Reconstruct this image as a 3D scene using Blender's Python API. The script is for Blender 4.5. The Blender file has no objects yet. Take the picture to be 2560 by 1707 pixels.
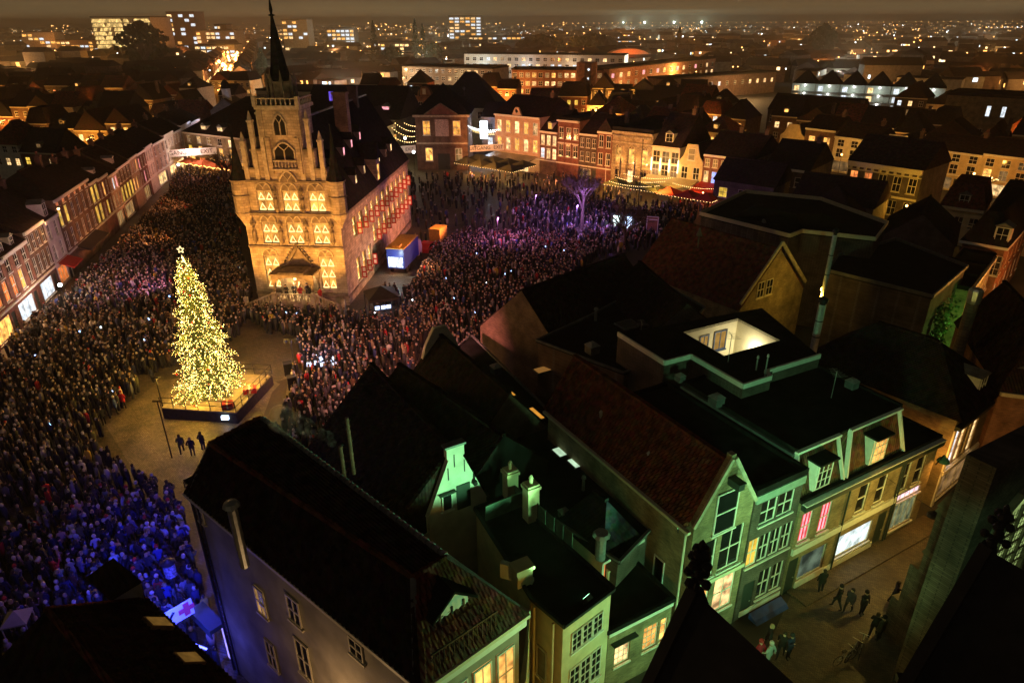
import bpy, math, random
import numpy as np
from mathutils import Matrix, Vector

random.seed(7)
rng = np.random.default_rng(11)
SC = bpy.context.scene
COL = SC.collection
R = math.radians

# ---------------------------------------------------------------- camera
cd = bpy.data.cameras.new('camera')
cam = bpy.data.objects.new('camera', cd)
COL.objects.link(cam)
cd.sensor_width = 36.0
cd.lens = 24.0
cd.clip_start = 0.3
cd.clip_end = 12000
cam.matrix_world = Matrix.Translation((0, 0, 31.0)) @ Matrix.Rotation(R(90 - 25.3), 4, 'X') @ Matrix.Rotation(R(-0.3), 4, 'Z')
SC.camera = cam

# ---------------------------------------------------------------- night sky: city glow over a very weak dusk sky
world = bpy.data.worlds.new('World')
SC.world = world
world.use_nodes = True
wn, wl = world.node_tree.nodes, world.node_tree.links
wn.clear()
w_out = wn.new('ShaderNodeOutputWorld')
w_add = wn.new('ShaderNodeAddShader')
w_sky = wn.new('ShaderNodeTexSky')
w_sky.sky_type = 'NISHITA'
w_sky.sun_disc = False
w_sky.sun_elevation = R(-4)
w_sky.sun_rotation = R(200)
w_bg1 = wn.new('ShaderNodeBackground')
w_bg1.inputs['Strength'].default_value = 0.002
wl.new(w_sky.outputs[0], w_bg1.inputs['Color'])
w_tc = wn.new('ShaderNodeTexCoord')
w_sep = wn.new('ShaderNodeSeparateXYZ')
wl.new(w_tc.outputs['Generated'], w_sep.inputs[0])
w_rmp = wn.new('ShaderNodeValToRGB')
cr = w_rmp.color_ramp
cr.elements[0].position = 0.0
cr.elements[0].color = (0.105, 0.075, 0.036, 1)
cr.elements[1].position = 1.0
cr.elements[1].color = (0.0035, 0.0032, 0.0026, 1)
e_ = cr.elements.new(0.02); e_.color = (0.080, 0.058, 0.028, 1)
e_ = cr.elements.new(0.06); e_.color = (0.044, 0.034, 0.017, 1)
e_ = cr.elements.new(0.25); e_.color = (0.014, 0.0115, 0.0062, 1)
w_no = wn.new('ShaderNodeTexNoise')          # ragged low cloud lit by the town
w_no.inputs['Scale'].default_value = 5.0
w_no.inputs['Detail'].default_value = 5
w_mp = wn.new('ShaderNodeMapping')
w_mp.inputs['Scale'].default_value = (1, 1, 9)
wl.new(w_tc.outputs['Generated'], w_mp.inputs['Vector'])
wl.new(w_mp.outputs[0], w_no.inputs['Vector'])
w_ma = wn.new('ShaderNodeMath')
w_ma.operation = 'MULTIPLY_ADD'
w_ma.inputs[1].default_value = 0.05
wl.new(w_no.outputs['Fac'], w_ma.inputs[0])
w_mb = wn.new('ShaderNodeMath')
w_mb.operation = 'ADD'
w_mb.inputs[1].default_value = -0.025
wl.new(w_sep.outputs['Z'], w_mb.inputs[0])
wl.new(w_mb.outputs[0], w_ma.inputs[2])
wl.new(w_ma.outputs[0], w_rmp.inputs[0])
w_bg2 = wn.new('ShaderNodeBackground')
w_bg2.inputs['Strength'].default_value = 1.0
wl.new(w_rmp.outputs[0], w_bg2.inputs['Color'])
wl.new(w_bg1.outputs[0], w_add.inputs[0])
wl.new(w_bg2.outputs[0], w_add.inputs[1])
wl.new(w_add.outputs[0], w_out.inputs['Surface'])

# weak warm sun lamp, added to bring out the roof tiles
sd = bpy.data.lights.new('roof_fill_sun', 'SUN')
sd.energy = 0.055
sd.angle = R(30)
sd.color = (1.0, 0.82, 0.62)
so = bpy.data.objects.new('roof_fill_sun', sd)
COL.objects.link(so)
so.rotation_euler = (R(50), 0, R(-40))

vs = SC.view_settings
vs.view_transform = 'Standard'
vs.look = 'None'
vs.exposure = 0.2
vs.gamma = 1.0
vs.use_curve_mapping = False
cy = SC.cycles
cy.use_denoising = True
try:
    cy.denoiser = 'OPENIMAGEDENOISE'
    cy.denoising_prefilter = 'ACCURATE'
except Exception:
    pass
cy.max_bounces = 5
cy.diffuse_bounces = 2
cy.glossy_bounces = 2
cy.transmission_bounces = 3
cy.transparent_max_bounces = 6
cy.volume_bounces = 0
cy.caustics_reflective = False
cy.caustics_refractive = False
cy.sample_clamp_indirect = 2.0
cy.sample_clamp_direct = 0.0
cy.use_light_tree = True
cy.use_adaptive_sampling = True
cy.adaptive_threshold = 0.015

# ---------------------------------------------------------------- materials
MATS = {}


def nodes_of(name):
    m = bpy.data.materials.new(name)
    m.use_nodes = True
    nt = m.node_tree
    b = nt.nodes.get('Principled BSDF')
    return m, nt, b


def mat(name, col, rough=0.8, metal=0.0, scale=3.0, var=0.25, bump=0.0, spec=0.3, rnd=0.0):
    """base colour broken up by noise, optional fine bump and a per-object tint"""
    if name in MATS:
        return MATS[name]
    m, nt, b = nodes_of(name)
    n, l = nt.nodes, nt.links
    tc = n.new('ShaderNodeTexCoord')
    no = n.new('ShaderNodeTexNoise')
    no.inputs['Scale'].default_value = scale
    no.inputs['Detail'].default_value = 6
    l.new(tc.outputs['Object'], no.inputs['Vector'])
    mr = n.new('ShaderNodeMapRange')
    mr.inputs['From Min'].default_value = 0.3
    mr.inputs['From Max'].default_value = 0.7
    mr.inputs['To Min'].default_value = 1 - var
    mr.inputs['To Max'].default_value = 1 + var
    l.new(no.outputs['Fac'], mr.inputs['Value'])
    fac = mr.outputs[0]
    if rnd:
        oi = n.new('ShaderNodeObjectInfo')
        m2 = n.new('ShaderNodeMapRange')
        m2.inputs['To Min'].default_value = 1 - rnd
        m2.inputs['To Max'].default_value = 1 + rnd
        l.new(oi.outputs['Random'], m2.inputs['Value'])
        mu = n.new('ShaderNodeMath')
        mu.operation = 'MULTIPLY'
        l.new(fac, mu.inputs[0])
        l.new(m2.outputs[0], mu.inputs[1])
        fac = mu.outputs[0]
    vm = n.new('ShaderNodeVectorMath')
    vm.operation = 'SCALE'
    vm.inputs[0].default_value = col[:3]
    l.new(fac, vm.inputs['Scale'])
    l.new(vm.outputs[0], b.inputs['Base Color'])
    b.inputs['Roughness'].default_value = rough
    b.inputs['Metallic'].default_value = metal
    b.inputs['Specular IOR Level'].default_value = spec
    if bump:
        bp = n.new('ShaderNodeBump')
        bp.inputs['Strength'].default_value = bump
        bp.inputs['Distance'].default_value = 0.05
        l.new(no.outputs['Fac'], bp.inputs['Height'])
        l.new(bp.outputs[0], b.inputs['Normal'])
    MATS[name] = m
    return m


def brick_mat(name, col, mortar=None, bw=0.24, bh=0.075, rough=0.85, rnd=0.15):
    if name in MATS:
        return MATS[name]
    m, nt, b = nodes_of(name)
    n, l = nt.nodes, nt.links
    tc = n.new('ShaderNodeTexCoord')
    sp = n.new('ShaderNodeSeparateXYZ')
    l.new(tc.outputs['Object'], sp.inputs[0])
    ad = n.new('ShaderNodeMath')
    l.new(sp.outputs['X'], ad.inputs[0])
    l.new(sp.outputs['Y'], ad.inputs[1])
    cb = n.new('ShaderNodeCombineXYZ')
    l.new(ad.outputs[0], cb.inputs['X'])
    l.new(sp.outputs['Z'], cb.inputs['Y'])
    br = n.new('ShaderNodeTexBrick')
    br.inputs['Scale'].default_value = 1.0
    br.inputs['Brick Width'].default_value = bw
    br.inputs['Row Height'].default_value = bh
    br.inputs['Mortar Size'].default_value = 0.1 * bh
    c2 = tuple(c * 0.62 for c in col[:3])
    br.inputs['Color1'].default_value = (*col[:3], 1)
    br.inputs['Color2'].default_value = (*c2, 1)
    mo = mortar or tuple(0.5 * c + 0.12 for c in col[:3])
    br.inputs['Mortar'].default_value = (*mo, 1)
    l.new(cb.outputs[0], br.inputs['Vector'])
    no = n.new('ShaderNodeTexNoise')
    no.inputs['Scale'].default_value = 0.9
    no.inputs['Detail'].default_value = 7
    l.new(tc.outputs['Object'], no.inputs['Vector'])
    mr = n.new('ShaderNodeMapRange')
    mr.inputs['From Min'].default_value = 0.3
    mr.inputs['From Max'].default_value = 0.7
    mr.inputs['To Min'].default_value = 0.55
    mr.inputs['To Max'].default_value = 1.35
    l.new(no.outputs['Fac'], mr.inputs['Value'])
    vm = n.new('ShaderNodeVectorMath')
    vm.operation = 'SCALE'
    l.new(br.outputs['Color'], vm.inputs[0])
    l.new(mr.outputs[0], vm.inputs['Scale'])
    l.new(vm.outputs[0], b.inputs['Base Color'])
    b.inputs['Roughness'].default_value = rough
    b.inputs['Specular IOR Level'].default_value = 0.2
    bp = n.new('ShaderNodeBump')
    bp.inputs['Strength'].default_value = 0.5
    bp.inputs['Distance'].default_value = 0.02
    l.new(br.outputs['Fac'], bp.inputs['Height'])
    bp.invert = True
    l.new(bp.outputs[0], b.inputs['Normal'])
    MATS[name] = m
    return m


def tile_mat(name, col, pitch=0.2, course=0.17, rough=0.75, strength=1.0):
    """pantiles: courses stepping with height, rolls running across"""
    if name in MATS:
        return MATS[name]
    m, nt, b = nodes_of(name)
    n, l = nt.nodes, nt.links
    tc = n.new('ShaderNodeTexCoord')
    sp = n.new('ShaderNodeSeparateXYZ')
    l.new(tc.outputs['Object'], sp.inputs[0])

    def saw(sock, per, fn):
        d = n.new('ShaderNodeMath'); d.operation = 'DIVIDE'
        l.new(sock, d.inputs[0]); d.inputs[1].default_value = per
        f = n.new('ShaderNodeMath'); f.operation = fn
        l.new(d.outputs[0], f.inputs[0])
        return f.outputs[0]
    cz = saw(sp.outputs['Z'], course, 'FRACT')
    ad = n.new('ShaderNodeMath')
    l.new(sp.outputs['X'], ad.inputs[0]); l.new(sp.outputs['Y'], ad.inputs[1])
    cx = saw(ad.outputs[0], pitch / 6.283, 'SINE')
    mx = n.new('ShaderNodeMath'); mx.operation = 'MULTIPLY_ADD'
    l.new(cx, mx.inputs[0]); mx.inputs[1].default_value = 0.35
    l.new(cz, mx.inputs[2])
    no = n.new('ShaderNodeTexNoise'); no.inputs['Scale'].default_value = 2.3
    no.inputs['Detail'].default_value = 8
    l.new(tc.outputs['Object'], no.inputs['Vector'])
    vo = n.new('ShaderNodeTexVoronoi'); vo.inputs['Scale'].default_value = 3.3
    l.new(tc.outputs['Object'], vo.inputs['Vector'])
    ra = n.new('ShaderNodeValToRGB')
    ra.color_ramp.elements[0].position = 0.3
    ra.color_ramp.elements[0].color = (*[c * 0.45 for c in col[:3]], 1)
    ra.color_ramp.elements[1].position = 0.7
    ra.color_ramp.elements[1].color = (*[c * 1.5 for c in col[:3]], 1)
    l.new(no.outputs['Fac'], ra.inputs[0])
    mi = n.new('ShaderNodeMix'); mi.data_type = 'RGBA'; mi.blend_type = 'MULTIPLY'
    mi.inputs['Factor'].default_value = 0.45
    l.new(ra.outputs[0], mi.inputs['A']); l.new(vo.outputs['Color'], mi.inputs['B'])
    l.new(mi.outputs['Result'], b.inputs['Base Color'])
    b.inputs['Roughness'].default_value = rough
    b.inputs['Specular IOR Level'].default_value = 0.0
    bp = n.new('ShaderNodeBump')
    bp.inputs['Strength'].default_value = strength
    bp.inputs['Distance'].default_value = 0.06
    l.new(mx.outputs[0], bp.inputs['Height'])
    l.new(bp.outputs[0], b.inputs['Normal'])
    MATS[name] = m
    return m


def glow(name, col, strength, vary=0.0, scale=2.0, sample=False, rnd=0.0):
    """a thing that gives off light; vary breaks a lit room up behind its pane"""
    if name in MATS:
        return MATS[name]
    m = bpy.data.materials.new(name)
    m.use_nodes = True
    nt = m.node_tree
    n, l = nt.nodes, nt.links
    n.clear()
    out = n.new('ShaderNodeOutputMaterial')
    em = n.new('ShaderNodeEmission')
    em.inputs['Color'].default_value = (*col[:3], 1)
    em.inputs['Strength'].default_value = strength
    l.new(em.outputs[0], out.inputs['Surface'])
    s = None
    if vary:
        tc = n.new('ShaderNodeTexCoord')
        oi = n.new('ShaderNodeObjectInfo')
        ve = n.new('ShaderNodeVectorMath')
        ve.operation = 'MULTIPLY_ADD'
        ve.inputs[1].default_value = (1, 1, 1)
        l.new(tc.outputs['Object'], ve.inputs[0])
        cm = n.new('ShaderNodeMath'); cm.operation = 'MULTIPLY'
        l.new(oi.outputs['Random'], cm.inputs[0]); cm.inputs[1].default_value = 60
        l.new(cm.outputs[0], ve.inputs[2])
        no = n.new('ShaderNodeTexNoise')
        no.inputs['Scale'].default_value = scale
        no.inputs['Detail'].default_value = 3
        l.new(ve.outputs[0], no.inputs['Vector'])
        mr = n.new('ShaderNodeMapRange')
        mr.inputs['From Min'].default_value = 0.32
        mr.inputs['From Max'].default_value = 0.68
        mr.inputs['To Min'].default_value = strength * (1 - vary)
        mr.inputs['To Max'].default_value = strength * (1 + vary)
        l.new(no.outputs['Fac'], mr.inputs['Value'])
        s = mr.outputs[0]
        if rnd:
            m2 = n.new('ShaderNodeMapRange')
            m2.inputs['To Min'].default_value = 1 - rnd
            m2.inputs['To Max'].default_value = 1 + rnd
            l.new(oi.outputs['Random'], m2.inputs['Value'])
            mu = n.new('ShaderNodeMath'); mu.operation = 'MULTIPLY'
            l.new(s, mu.inputs[0]); l.new(m2.outputs[0], mu.inputs[1])
            s = mu.outputs[0]
        l.new(s, em.inputs['Strength'])
    m.cycles.emission_sampling = 'AUTO' if sample else 'NONE'
    MATS[name] = m
    return m


STONE = brick_mat('sandstone_blocks', (0.44, 0.36, 0.26), (0.26, 0.21, 0.15), 0.62, 0.3, 0.9)
STONE_D = mat('weathered_stone', (0.16, 0.13, 0.095), 0.9, scale=1.6, var=0.5, bump=0.5)
STONE_L = mat('pale_dressed_stone', (0.42, 0.36, 0.27), 0.85, scale=2.5, var=0.35, bump=0.3)
BRICK_R = brick_mat('red_brick', (0.24, 0.085, 0.055))
BRICK_B = brick_mat('brown_brick', (0.17, 0.095, 0.06))
BRICK_D = brick_mat('dark_brick', (0.10, 0.07, 0.052))
BRICK_O = brick_mat('orange_brick', (0.32, 0.14, 0.07))
BRICK_Y = brick_mat('yellow_stock_brick', (0.31, 0.23, 0.12))
BRICK_C = brick_mat('church_brick', (0.15, 0.12, 0.095), (0.06, 0.05, 0.045), 0.3, 0.105)
PL_W = mat('white_plaster', (0.66, 0.62, 0.54), 0.85, scale=1.2, var=0.16, bump=0.15)
PL_C = mat('cream_plaster', (0.58, 0.48, 0.30), 0.85, scale=1.2, var=0.18, bump=0.15)
PL_G = mat('grey_render', (0.30, 0.265, 0.22), 0.92, scale=0.7, var=0.3, bump=0.3)
PL_P = mat('pinkish_plaster', (0.50, 0.36, 0.27), 0.85, scale=1.2, var=0.18, bump=0.15)
PL_O = mat('orange_plaster', (0.55, 0.26, 0.12), 0.85, scale=1.2, var=0.18, bump=0.15)
TRIM = mat('white_paint', (0.72, 0.70, 0.64), 0.5, scale=4, var=0.08)
TRIM_Y = mat('ivory_paint', (0.62, 0.55, 0.40), 0.55, scale=4, var=0.1)
TRIM_D = mat('dark_green_paint', (0.03, 0.04, 0.035), 0.5, scale=4, var=0.15)
TRIM_B = mat('dark_blue_paint', (0.02, 0.04, 0.10), 0.5, scale=4, var=0.15)
WOOD = mat('bare_timber', (0.22, 0.13, 0.06), 0.7, scale=4, var=0.3, bump=0.2)
TILE_D = tile_mat('dark_pantile', (0.042, 0.029, 0.027))
TILE_R = tile_mat('red_pantile', (0.17, 0.062, 0.042))
TILE_RB = tile_mat('brown_flat_tile', (0.16, 0.085, 0.05), 0.18, 0.14)
SLATE = tile_mat('slate', (0.022, 0.022, 0.025), 0.25, 0.16, 0.5, 0.5)
BITU = mat('roofing_felt', (0.014, 0.0135, 0.013), 0.95, scale=1.1, var=0.5, bump=0.35, spec=0.05)
LEAD = mat('lead_sheet', (0.14, 0.14, 0.14), 0.55, 0.2, scale=2, var=0.35, bump=0.2)
METAL = mat('galvanised_steel', (0.42, 0.43, 0.43), 0.35, 0.7, scale=5, var=0.2)
IRON = mat('black_iron', (0.02, 0.02, 0.022), 0.5, 0.3, scale=6, var=0.2)
GLASS = mat('dark_window_glass', (0.012, 0.013, 0.014), 0.12, 0.0, scale=1, var=0.3, spec=0.6)
CURT = mat('curtain_behind_glass', (0.22, 0.20, 0.16), 0.4, 0.0, scale=3, var=0.3)

G_A = glow('amber_lit_room', (1.0, 0.46, 0.10), 1.3, 0.75, 1.3, rnd=0.4)
G_W = glow('warm_white_lit_room', (1.0, 0.62, 0.26), 1.35, 0.75, 1.3, rnd=0.35)
G_R = glow('orange_red_lit_room', (1.0, 0.26, 0.06), 1.0, 0.7, 1.3, rnd=0.35)
G_C = glow('cold_white_lit_room', (0.85, 0.93, 1.0), 1.05, 0.45, 1.3)
G_B = glow('blue_lit_room', (0.25, 0.35, 1.0), 1.8, 0.5, 1.3)
G_Y = glow('yellow_lit_room', (1.0, 0.62, 0.08), 0.75, 0.5, 1.3, rnd=0.35)
G_P = glow('pink_lit_room', (1.0, 0.35, 0.40), 1.3, 0.6, 1.6)
G_DIM = glow('dim_lit_room', (1.0, 0.55, 0.2), 0.22, 0.7, 1.1, rnd=0.5)
LITS = {'a': G_A, 'w': G_W, 'r': G_R, 'c': G_C, 'b': G_B, 'y': G_Y, 'p': G_P, 'm': G_DIM, '-': GLASS, 'k': CURT}
CANDLE = glow('candle_flames', (1.0, 0.70, 0.26), 2.2)
BULB = glow('warm_bulb', (1.0, 0.66, 0.24), 7.0)
BULB_W = glow('white_bulb', (0.9, 0.96, 1.0), 14.0)
BULB_O = glow('sodium_bulb', (1.0, 0.45, 0.12), 12.0)


# ---------------------------------------------------------------- mesh building
class MB:
    def __init__(s):
        s.v, s.f, s.m = [], [], []

    def add(s, vs, fs, mi=0):
        o = len(s.v)
        s.v.extend([tuple(p) for p in vs])
        s.f.extend([tuple(i + o for i in f) for f in fs])
        s.m.extend([mi] * len(fs))
        return s

    def box(s, x0, y0, z0, x1, y1, z1, mi=0):
        v = [(x0, y0, z0), (x1, y0, z0), (x1, y1, z0), (x0, y1, z0), (x0, y0, z1), (x1, y0, z1), (x1, y1, z1), (x0, y1, z1)]
        return s.add(v, [(0, 3, 2, 1), (4, 5, 6, 7), (0, 1, 5, 4), (1, 2, 6, 5), (2, 3, 7, 6), (3, 0, 4, 7)], mi)

    def bar(s, p, q, w, h, mi=0, up=(0, 0, 1)):
        """square bar from p to q"""
        p, q = Vector(p), Vector(q)
        d = (q - p)
        if d.length < 1e-6:
            return s
        d.normalize()
        u = Vector(up)
        if abs(d.dot(u)) > 0.98:
            u = Vector((1, 0, 0))
        a = d.cross(u).normalized() * (w / 2)
        b = a.normalized().cross(d) * (h / 2)
        v = [p - a - b, p + a - b, p + a + b, p - a + b, q - a - b, q + a - b, q + a + b, q - a + b]
        return s.add(v, [(3, 2, 1, 0), (4, 5, 6, 7), (0, 1, 5, 4), (1, 2, 6, 5), (2, 3, 7, 6), (3, 0, 4, 7)], mi)

    def prism(s, poly, z0, z1, mi=0, top=None):
        """vertical prism on a ground polygon (counter-clockwise); top = other polygon for the upper ring"""
        a = sum(poly[i][0] * poly[(i + 1) % len(poly)][1] - poly[(i + 1) % len(poly)][0] * poly[i][1] for i in range(len(poly)))
        t = list(top) if top else list(poly)
        poly = list(poly)
        if a < 0:
            poly.reverse()
            t.reverse()
        k = len(poly)
        z0 = z0 if hasattr(z0, '__len__') else [z0] * k
        v = [(p[0], p[1], z0[i]) for i, p in enumerate(poly)] + [(p[0], p[1], z1) for p in t]
        fs = [tuple(reversed(range(k))), tuple(range(k, 2 * k))]
        fs += [(i, (i + 1) % k, k + (i + 1) % k, k + i) for i in range(k)]
        return s.add(v, fs, mi)

    def extr(s, prof, y0, y1, mi=0):
        """profile in x,z (counter-clockwise seen from -y) pulled along y"""
        k = len(prof)
        v = [(p[0], y0, p[1]) for p in prof] + [(p[0], y1, p[1]) for p in prof]
        fs = [tuple(range(k)), tuple(reversed(range(k, 2 * k)))]
        fs += [(k + i, k + (i + 1) % k, (i + 1) % k, i) for i in range(k)]
        return s.add(v, fs, mi)

    def tube(s, p, q, r0, r1=None, n=6, mi=0):
        r1 = r0 if r1 is None else r1
        p, q = Vector(p), Vector(q)
        d = (q - p).normalized()
        u = Vector((0, 0, 1)) if abs(d.z) < 0.95 else Vector((1, 0, 0))
        a = d.cross(u).normalized()
        b = d.cross(a)
        v = []
        for c, r in ((p, r0), (q, r1)):
            for i in range(n):
                t = 2 * math.pi * i / n
                v.append(c + a * (math.cos(t) * r) + b * (math.sin(t) * r))
        fs = [(i, i + n, (i + 1) % n + n, (i + 1) % n) for i in range(n)]
        fs += [tuple(range(n)), tuple(reversed(range(n, 2 * n)))]
        return s.add(v, fs, mi)

    def lathe(s, prof, n=12, c=(0, 0), mi=0, rot=0.0):
        k = len(prof)
        v = []
        for r, z in prof:
            for i in range(n):
                t = 2 * math.pi * i / n + rot
                v.append((c[0] + r * math.cos(t), c[1] + r * math.sin(t), z))
        fs = []
        for j in range(k - 1):
            for i in range(n):
                i2 = (i + 1) % n
                fs.append((j * n + i, j * n + i2, (j + 1) * n + i2, (j + 1) * n + i))
        fs += [tuple(reversed(range(n))), tuple(range((k - 1) * n, k * n))]
        return s.add(v, fs, mi)

    def ball(s, c, r, mi=0, nu=8, nv=5, sz=1.0):
        v = [(c[0], c[1], c[2] - r * sz)]
        for j in range(1, nv):
            ph = -math.pi / 2 + math.pi * j / nv
            for i in range(nu):
                t = 2 * math.pi * i / nu
                v.append((c[0] + r * math.cos(ph) * math.cos(t), c[1] + r * math.cos(ph) * math.sin(t), c[2] + r * sz * math.sin(ph)))
        v.append((c[0], c[1], c[2] + r * sz))
        fs = [(0, 1 + (i + 1) % nu, 1 + i) for i in range(nu)]
        for j in range(nv - 2):
            for i in range(nu):
                a = 1 + j * nu
                fs.append((a + i, a + (i + 1) % nu, a + nu + (i + 1) % nu, a + nu + i))
        a = 1 + (nv - 2) * nu
        fs += [(a + i, a + (i + 1) % nu, len(v) - 1) for i in range(nu)]
        return s.add(v, fs, mi)

    def oct(s, c, r, mi=0):
        x, y, z = c
        v = [(x + r, y, z), (x - r, y, z), (x, y + r, z), (x, y - r, z), (x, y, z + r), (x, y, z - r)]
        return s.add(v, [(0, 2, 4), (2, 1, 4), (1, 3, 4), (3, 0, 4), (2, 0, 5), (1, 2, 5), (3, 1, 5), (0, 3, 5)], mi)

    def mesh(s, name, mats):
        me = bpy.data.meshes.new(name)
        me.from_pydata(s.v, [], s.f)
        mats = mats if isinstance(mats, (list, tuple)) else [mats]
        for m in mats:
            me.materials.append(m)
        if len(mats) > 1:
            me.polygons.foreach_set('material_index', s.m)
        me.update()
        return me

    def build(s, name, mats, parent=None, loc=(0, 0, 0), rz=0.0, smooth=False):
        me = s.mesh(name, mats)
        if smooth:
            me.polygons.foreach_set('use_smooth', [True] * len(me.polygons))
        return inst(name, me, parent, loc, rz)


def inst(name, me, parent=None, loc=(0, 0, 0), rz=0.0):
    o = bpy.data.objects.new(name, me)
    COL.objects.link(o)
    o.parent = parent
    o.location = loc
    if rz:
        o.rotation_euler = (0, 0, rz)
    return o


def tag(o, label=None, cat=None, group=None, kind=None):
    if label: o['label'] = label
    if cat: o['category'] = cat
    if group: o['group'] = group
    if kind: o['kind'] = kind
    return o


def thing(name, label, cat, loc=(0, 0, 0), rz=0.0, group=None):
    o = inst(name, None, None, loc, rz)
    o.empty_display_size = 0.2
    return tag(o, label, cat, group)


def copy_tree(o, parent=None, loc=None, rz=None):
    c = o.copy()
    COL.objects.link(c)
    c.parent = parent
    if loc is not None: c.location = loc
    if rz is not None: c.rotation_euler = (0, 0, rz)
    for ch in o.children:
        copy_tree(ch, c)
    return c


def lamp(parent, loc, power, col, kind='POINT', radius=0.15, aim=None, cone=90, blend=0.5, name='lamp'):
    d = bpy.data.lights.new(name, kind)
    d.energy = power
    if col[0] >= 0.99 and col[1] < 0.86:      # sodium and tungsten lamps
        col = (1.0, col[1] ** 1.25, col[2] ** 1.35)
    d.color = col
    d.shadow_soft_size = radius
    if kind == 'SPOT':
        d.spot_size = R(cone)
        d.spot_blend = blend
    o = bpy.data.objects.new(name, d)
    COL.objects.link(o)
    o.parent = parent
    o.location = loc
    if aim is not None:
        v = Vector(aim) - Vector(loc)
        o.rotation_euler = v.to_track_quat('-Z', 'Y').to_euler()
    return o


# ---------------------------------------------------------------- windows and houses
WCACHE = {}


def win_mesh(w, h, nx, nz, bar, rec, sill, tmat, arch=False):
    k = (round(w, 2), round(h, 2), nx, nz, bar, rec, sill, tmat.name, arch)
    if k in WCACHE:
        return WCACHE[k]
    b = MB()
    y0, y1 = rec - 0.07, rec - 0.005
    b.box(0, y0, 0, bar, y1, h)
    b.box(w - bar, y0, 0, w, y1, h)
    b.box(bar, y0, 0, w - bar, y1, bar)
    b.box(bar, y0, h - bar, w - bar, y1, h)
    mb_ = bar * 0.7
    for i in range(1, nx):
        x = w * i / nx
        b.box(x - mb_ / 2, y0 + 0.01, bar, x + mb_ / 2, y1, h - bar)
    for j in range(1, nz):
        z = h * j / nz
        t = mb_ * (1.5 if (nz == 2) else 1)
        b.box(bar, y0 + 0.004, z - t / 2, w - bar, y1 - 0.004, z + t / 2)
    if sill:
        b.box(-0.08, -0.09, -0.1, w + 0.08, rec, -0.004)
    me = b.mesh('window', tmat)
    p = MB()
    p.box(0.01, rec - 0.03, 0.01, w - 0.01, rec + 0.02, h - 0.01)
    WCACHE[k] = (me, p)
    return WCACHE[k]


PCACHE = {}


def window(parent, x, z, w, h, lit='-', nx=2, nz=2, face=0, bar=0.07, rec=0.14, sill=True, tmat=None, dims=None, name='window', off=0.0):
    """face 0 front, 1 right side, 2 left side, 3 back; dims = (house width, depth)"""
    tmat = tmat or TRIM
    me, pb = win_mesh(w, h, nx, nz, bar, rec, sill, tmat)
    W, Dp = dims or (0, 0)
    loc, rz = {0: ((x, -off, z), 0), 1: ((W + off, x, z), math.pi / 2), 2: ((-off, Dp - x, z), -math.pi / 2), 3: ((W - x, Dp + off, z), math.pi)}[face]
    o = inst(name, me, parent, loc, rz)
    pm = LITS[lit] if isinstance(lit, str) else lit
    k = (round(w, 2), round(h, 2), rec, pm.name)
    if k not in PCACHE:
        PCACHE[k] = pb.mesh('pane', pm)
    inst('pane', PCACHE[k], o)
    return o


def wall_holes(b, w, z0, z1, holes, face, W, Dp, rec=0.14, th=0.3, mi=0):
    """one wall of a box house, cut for its windows: outer skin in cells, reveals, inner skin left out"""
    xs = sorted({0.0, w} | {q for hh in holes for q in (hh[0], hh[0] + hh[2])})
    zs = sorted({z0, z1} | {q for hh in holes for q in (hh[1], hh[1] + hh[3])})
    xs = [q for q in xs if -1e-6 <= q <= w + 1e-6]
    zs = [q for q in zs if z0 - 1e-6 <= q <= z1 + 1e-6]

    def pt(x, y, z):
        if face == 0: return (x, y, z)
        if face == 1: return (W - y, x, z)
        if face == 2: return (y, Dp - x, z)
        return (W - x, Dp - y, z)

    for i in range(len(xs) - 1):
        for j in range(len(zs) - 1):
            cx, cz = (xs[i] + xs[i + 1]) / 2, (zs[j] + zs[j + 1]) / 2
            if any(hh[0] < cx < hh[0] + hh[2] and hh[1] < cz < hh[1] + hh[3] for hh in holes):
                continue
            b.add([pt(xs[i], 0, zs[j]), pt(xs[i + 1], 0, zs[j]), pt(xs[i + 1], 0, zs[j + 1]), pt(xs[i], 0, zs[j + 1])], [(0, 1, 2, 3)], mi)
    for (x, z, ww, hh) in holes:
        r = rec + 0.02
        q = [(x, z), (x + ww, z), (x + ww, z + hh), (x, z + hh)]
        for i in range(4):
            a, c = q[i], q[(i + 1) % 4]
            b.add([pt(a[0], 0, a[1]), pt(c[0], 0, c[1]), pt(c[0], r, c[1]), pt(a[0], r, a[1])], [(3, 2, 1, 0)], mi)
        b.add([pt(x, r, z), pt(x + ww, r, z), pt(x + ww, r, z + hh), pt(x, r, z + hh)], [(0, 1, 2, 3)], mi)


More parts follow.
